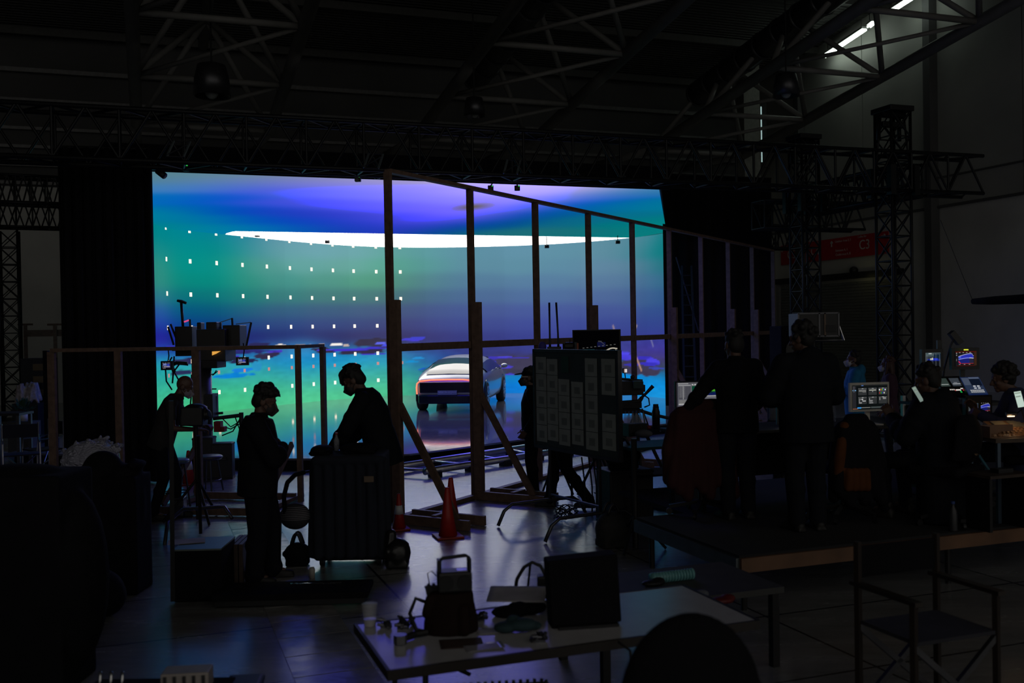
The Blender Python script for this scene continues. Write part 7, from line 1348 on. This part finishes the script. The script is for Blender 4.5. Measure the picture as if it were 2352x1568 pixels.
# crates under the table
for k, z in enumerate((0, .29)):
    c = V(at(1140, 1560, 4.45).x, 4.42, z); t = thing('milk_crate', ('lower slotted black crate on the floor under the foreground table', 'upper slotted black crate showing at the bottom edge under the foreground table')[k], 'crate', c, .12, 'slotted crates under the table'); w, d, h = .50, .36, .28; m = MB()
    for s in (-1, 1):
        for i in range(15): m.box((-w / 2 + .02 + (w - .04) * i / 14, s * d / 2, h / 2), (.014, .012, h))
        for i in range(10): m.box((s * w / 2, -d / 2 + .02 + (d - .04) * i / 9, h / 2), (.012, .014, h))
        for zz in (.012, h * .5, h - .03): m.box((0, s * d / 2, zz), (w, .014, .03)); m.box((s * w / 2, 0, zz), (.014, d, .03))
    m.box((0, 0, .008), (w, d, .014)); m.build('crate_walls', BLK2, t)
    if k: MB().box((0, 0, h - .08), (w * .9, d * .85, .02)).build('contents', mat('crate_contents', (.2, .2, .22), .6), t)
# near chair back, big and black at the bottom
c = V(at(1592, 1500, 3.1).x, 3.15, 0); t = thing('near_chair', 'big black rounded chair back at the bottom edge of the view', 'chair', c, .1); zt = at(1570, 1416, 3.1).z; m = MB()
m.ell((0, 0, zt - .30), (.235, .085, .30), n=24, k=16); m.ell((.03, 0, zt - .45), (.255, .09, .35), n=24, k=16); m.box((0, 0, zt - .5), (.40, .10, .4)); vox('backrest', m, .014, BLACK, t, False, 3)
MB().box((0, .27, .62), (.48, .46, .08)).build('seat', BLACK, t, bevel=.03); MB().tube((0, .25, .1), (0, .25, .6), .03).build('gas_column', STEEL, t); MB().beam((0, .06, .5), (0, .2, .6), .08, .03).build('back_support', STEEL, t)
for i in range(5): a_ = i * 1.2566; MB().beam((0, .25, .12), (.3 * math.cos(a_), .25 + .3 * math.sin(a_), .04), .045, .03).build('base_leg', STEEL, t)
# director's chair at lower right
c = V(at(2130, 1440, 5.3).x, 5.3, 0); dc = thing('directors_chair', 'tall dim folding directors chair at the lower right', 'chair', c, .35); sz = at(2130, 1440, 5.3).z
WD2 = mat('chair_wood', (.02, .013, .01), .5)
MB().box((0, 0, sz), (.52, .42, .02)).build('seat', mat('chair_canvas', (.03, .03, .04), .9), dc); MB().box((0, .22, sz + .33), (.54, .012, .17)).build('backrest', BLACK, dc)
for s in (-.27, .27):
    for y in (-.2, .22): MB().beam((s, y, .0), (s, y, sz + (.44 if y > 0 else .2)), .028, .035).build('leg', WD2, dc)
    MB().beam((s, -.24, sz + .21), (s, .26, sz + .21), .05, .022).build('armrest', WD2, dc); MB().beam((s, -.2, .12), (s, .22, .12), .025, .03).build('side_rail', WD2, dc)
for y in (-.2, .22): MB().beam((-.27, y, .1), (.27, y, sz - .02), .025, .03).build('cross_brace', GREYM, dc); MB().beam((.27, y, .1), (-.27, y, sz - .02), .025, .03).build('cross_brace', GREYM, dc)
MB().box((0, -.22, .25), (.50, .1, .02)).build('foot_rest', WD2, dc)
# things at the bottom left edge
c = V(at(260, 1560, 4.4).x, 4.45, 0); lt = thing('low_table', 'low dark trolley just below the lower left edge of the view', 'trolley', (at(360, 1560, 4.5).x, 4.5, 0)); MB().box((0, 0, .585), (.64, .26, .03)).build('trolley_top', BLACK, lt)
for x in (-.28, .28):
    for y in (-.1, .1): MB().tube((x, y, 0), (x, y, .57), .018).build('leg', STEEL, lt)
for k, px in enumerate((231, 256, 282)):
    q_ = at(px, 1542, 4.45); tag(MB().tube((q_.x - .008, q_.y, .60), (q_.x, q_.y, q_.z), .0075, n=12).build('steel_tube', CHROME, None, False, True), ('leftmost of three short shiny tubes at the bottom left edge', 'middle of three short shiny tubes at the bottom left edge', 'rightmost of three short shiny tubes at the bottom left edge')[k], 'tube')
q_ = at(430, 1536, 4.5); t = thing('hand_truck_case', 'pale ribbed plastic case end at the bottom left edge', 'case', (q_.x, q_.y, .60), .1); hh = q_.z - .60; MB().box((0, 0, hh / 2), (.21, .12, hh)).build('case_body', mat('case_cream', (.34, .30, .28), .5), t, bevel=.006); m = MB()
for i in range(5): m.box((-.085 + .042 * i, -.064, hh * .62), (.014, .006, hh * .5))
m.build('ribs', BLK2, t)
q_ = at(560, 1562, 4.6); stack_case('thin dark case edge at the bottom edge, right of the pale ribbed case', V(q_.x, q_.y, 0), (.16, .2, q_.z), .1)
# workbench in the dark, right of the foreground table
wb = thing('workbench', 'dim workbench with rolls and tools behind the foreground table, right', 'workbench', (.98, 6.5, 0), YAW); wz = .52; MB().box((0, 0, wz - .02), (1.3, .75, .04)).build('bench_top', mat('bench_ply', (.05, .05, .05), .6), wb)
for x in (-.6, .6):
    for y in (-.33, .33): MB().box((x, y, wz / 2 - .02), (.05, .05, wz - .04)).build('leg', STEEL, wb)
p = gz(1545, 1335, wz); t = thing('film_roll', 'roll of clear teal glinting film on the dim workbench', 'roll', p, YAW); m = MB(); m.tube((-.16, 0, .035), (.16, .02, .035), .035, n=20)
for i in range(14): m.tube((-.15 + .022 * i, 0, .035), (-.14 + .022 * i, .0, .035), .0375, n=20)
m.build('roll_body', mat('teal_film', (.16, .40, .42), .18), t, False, True)
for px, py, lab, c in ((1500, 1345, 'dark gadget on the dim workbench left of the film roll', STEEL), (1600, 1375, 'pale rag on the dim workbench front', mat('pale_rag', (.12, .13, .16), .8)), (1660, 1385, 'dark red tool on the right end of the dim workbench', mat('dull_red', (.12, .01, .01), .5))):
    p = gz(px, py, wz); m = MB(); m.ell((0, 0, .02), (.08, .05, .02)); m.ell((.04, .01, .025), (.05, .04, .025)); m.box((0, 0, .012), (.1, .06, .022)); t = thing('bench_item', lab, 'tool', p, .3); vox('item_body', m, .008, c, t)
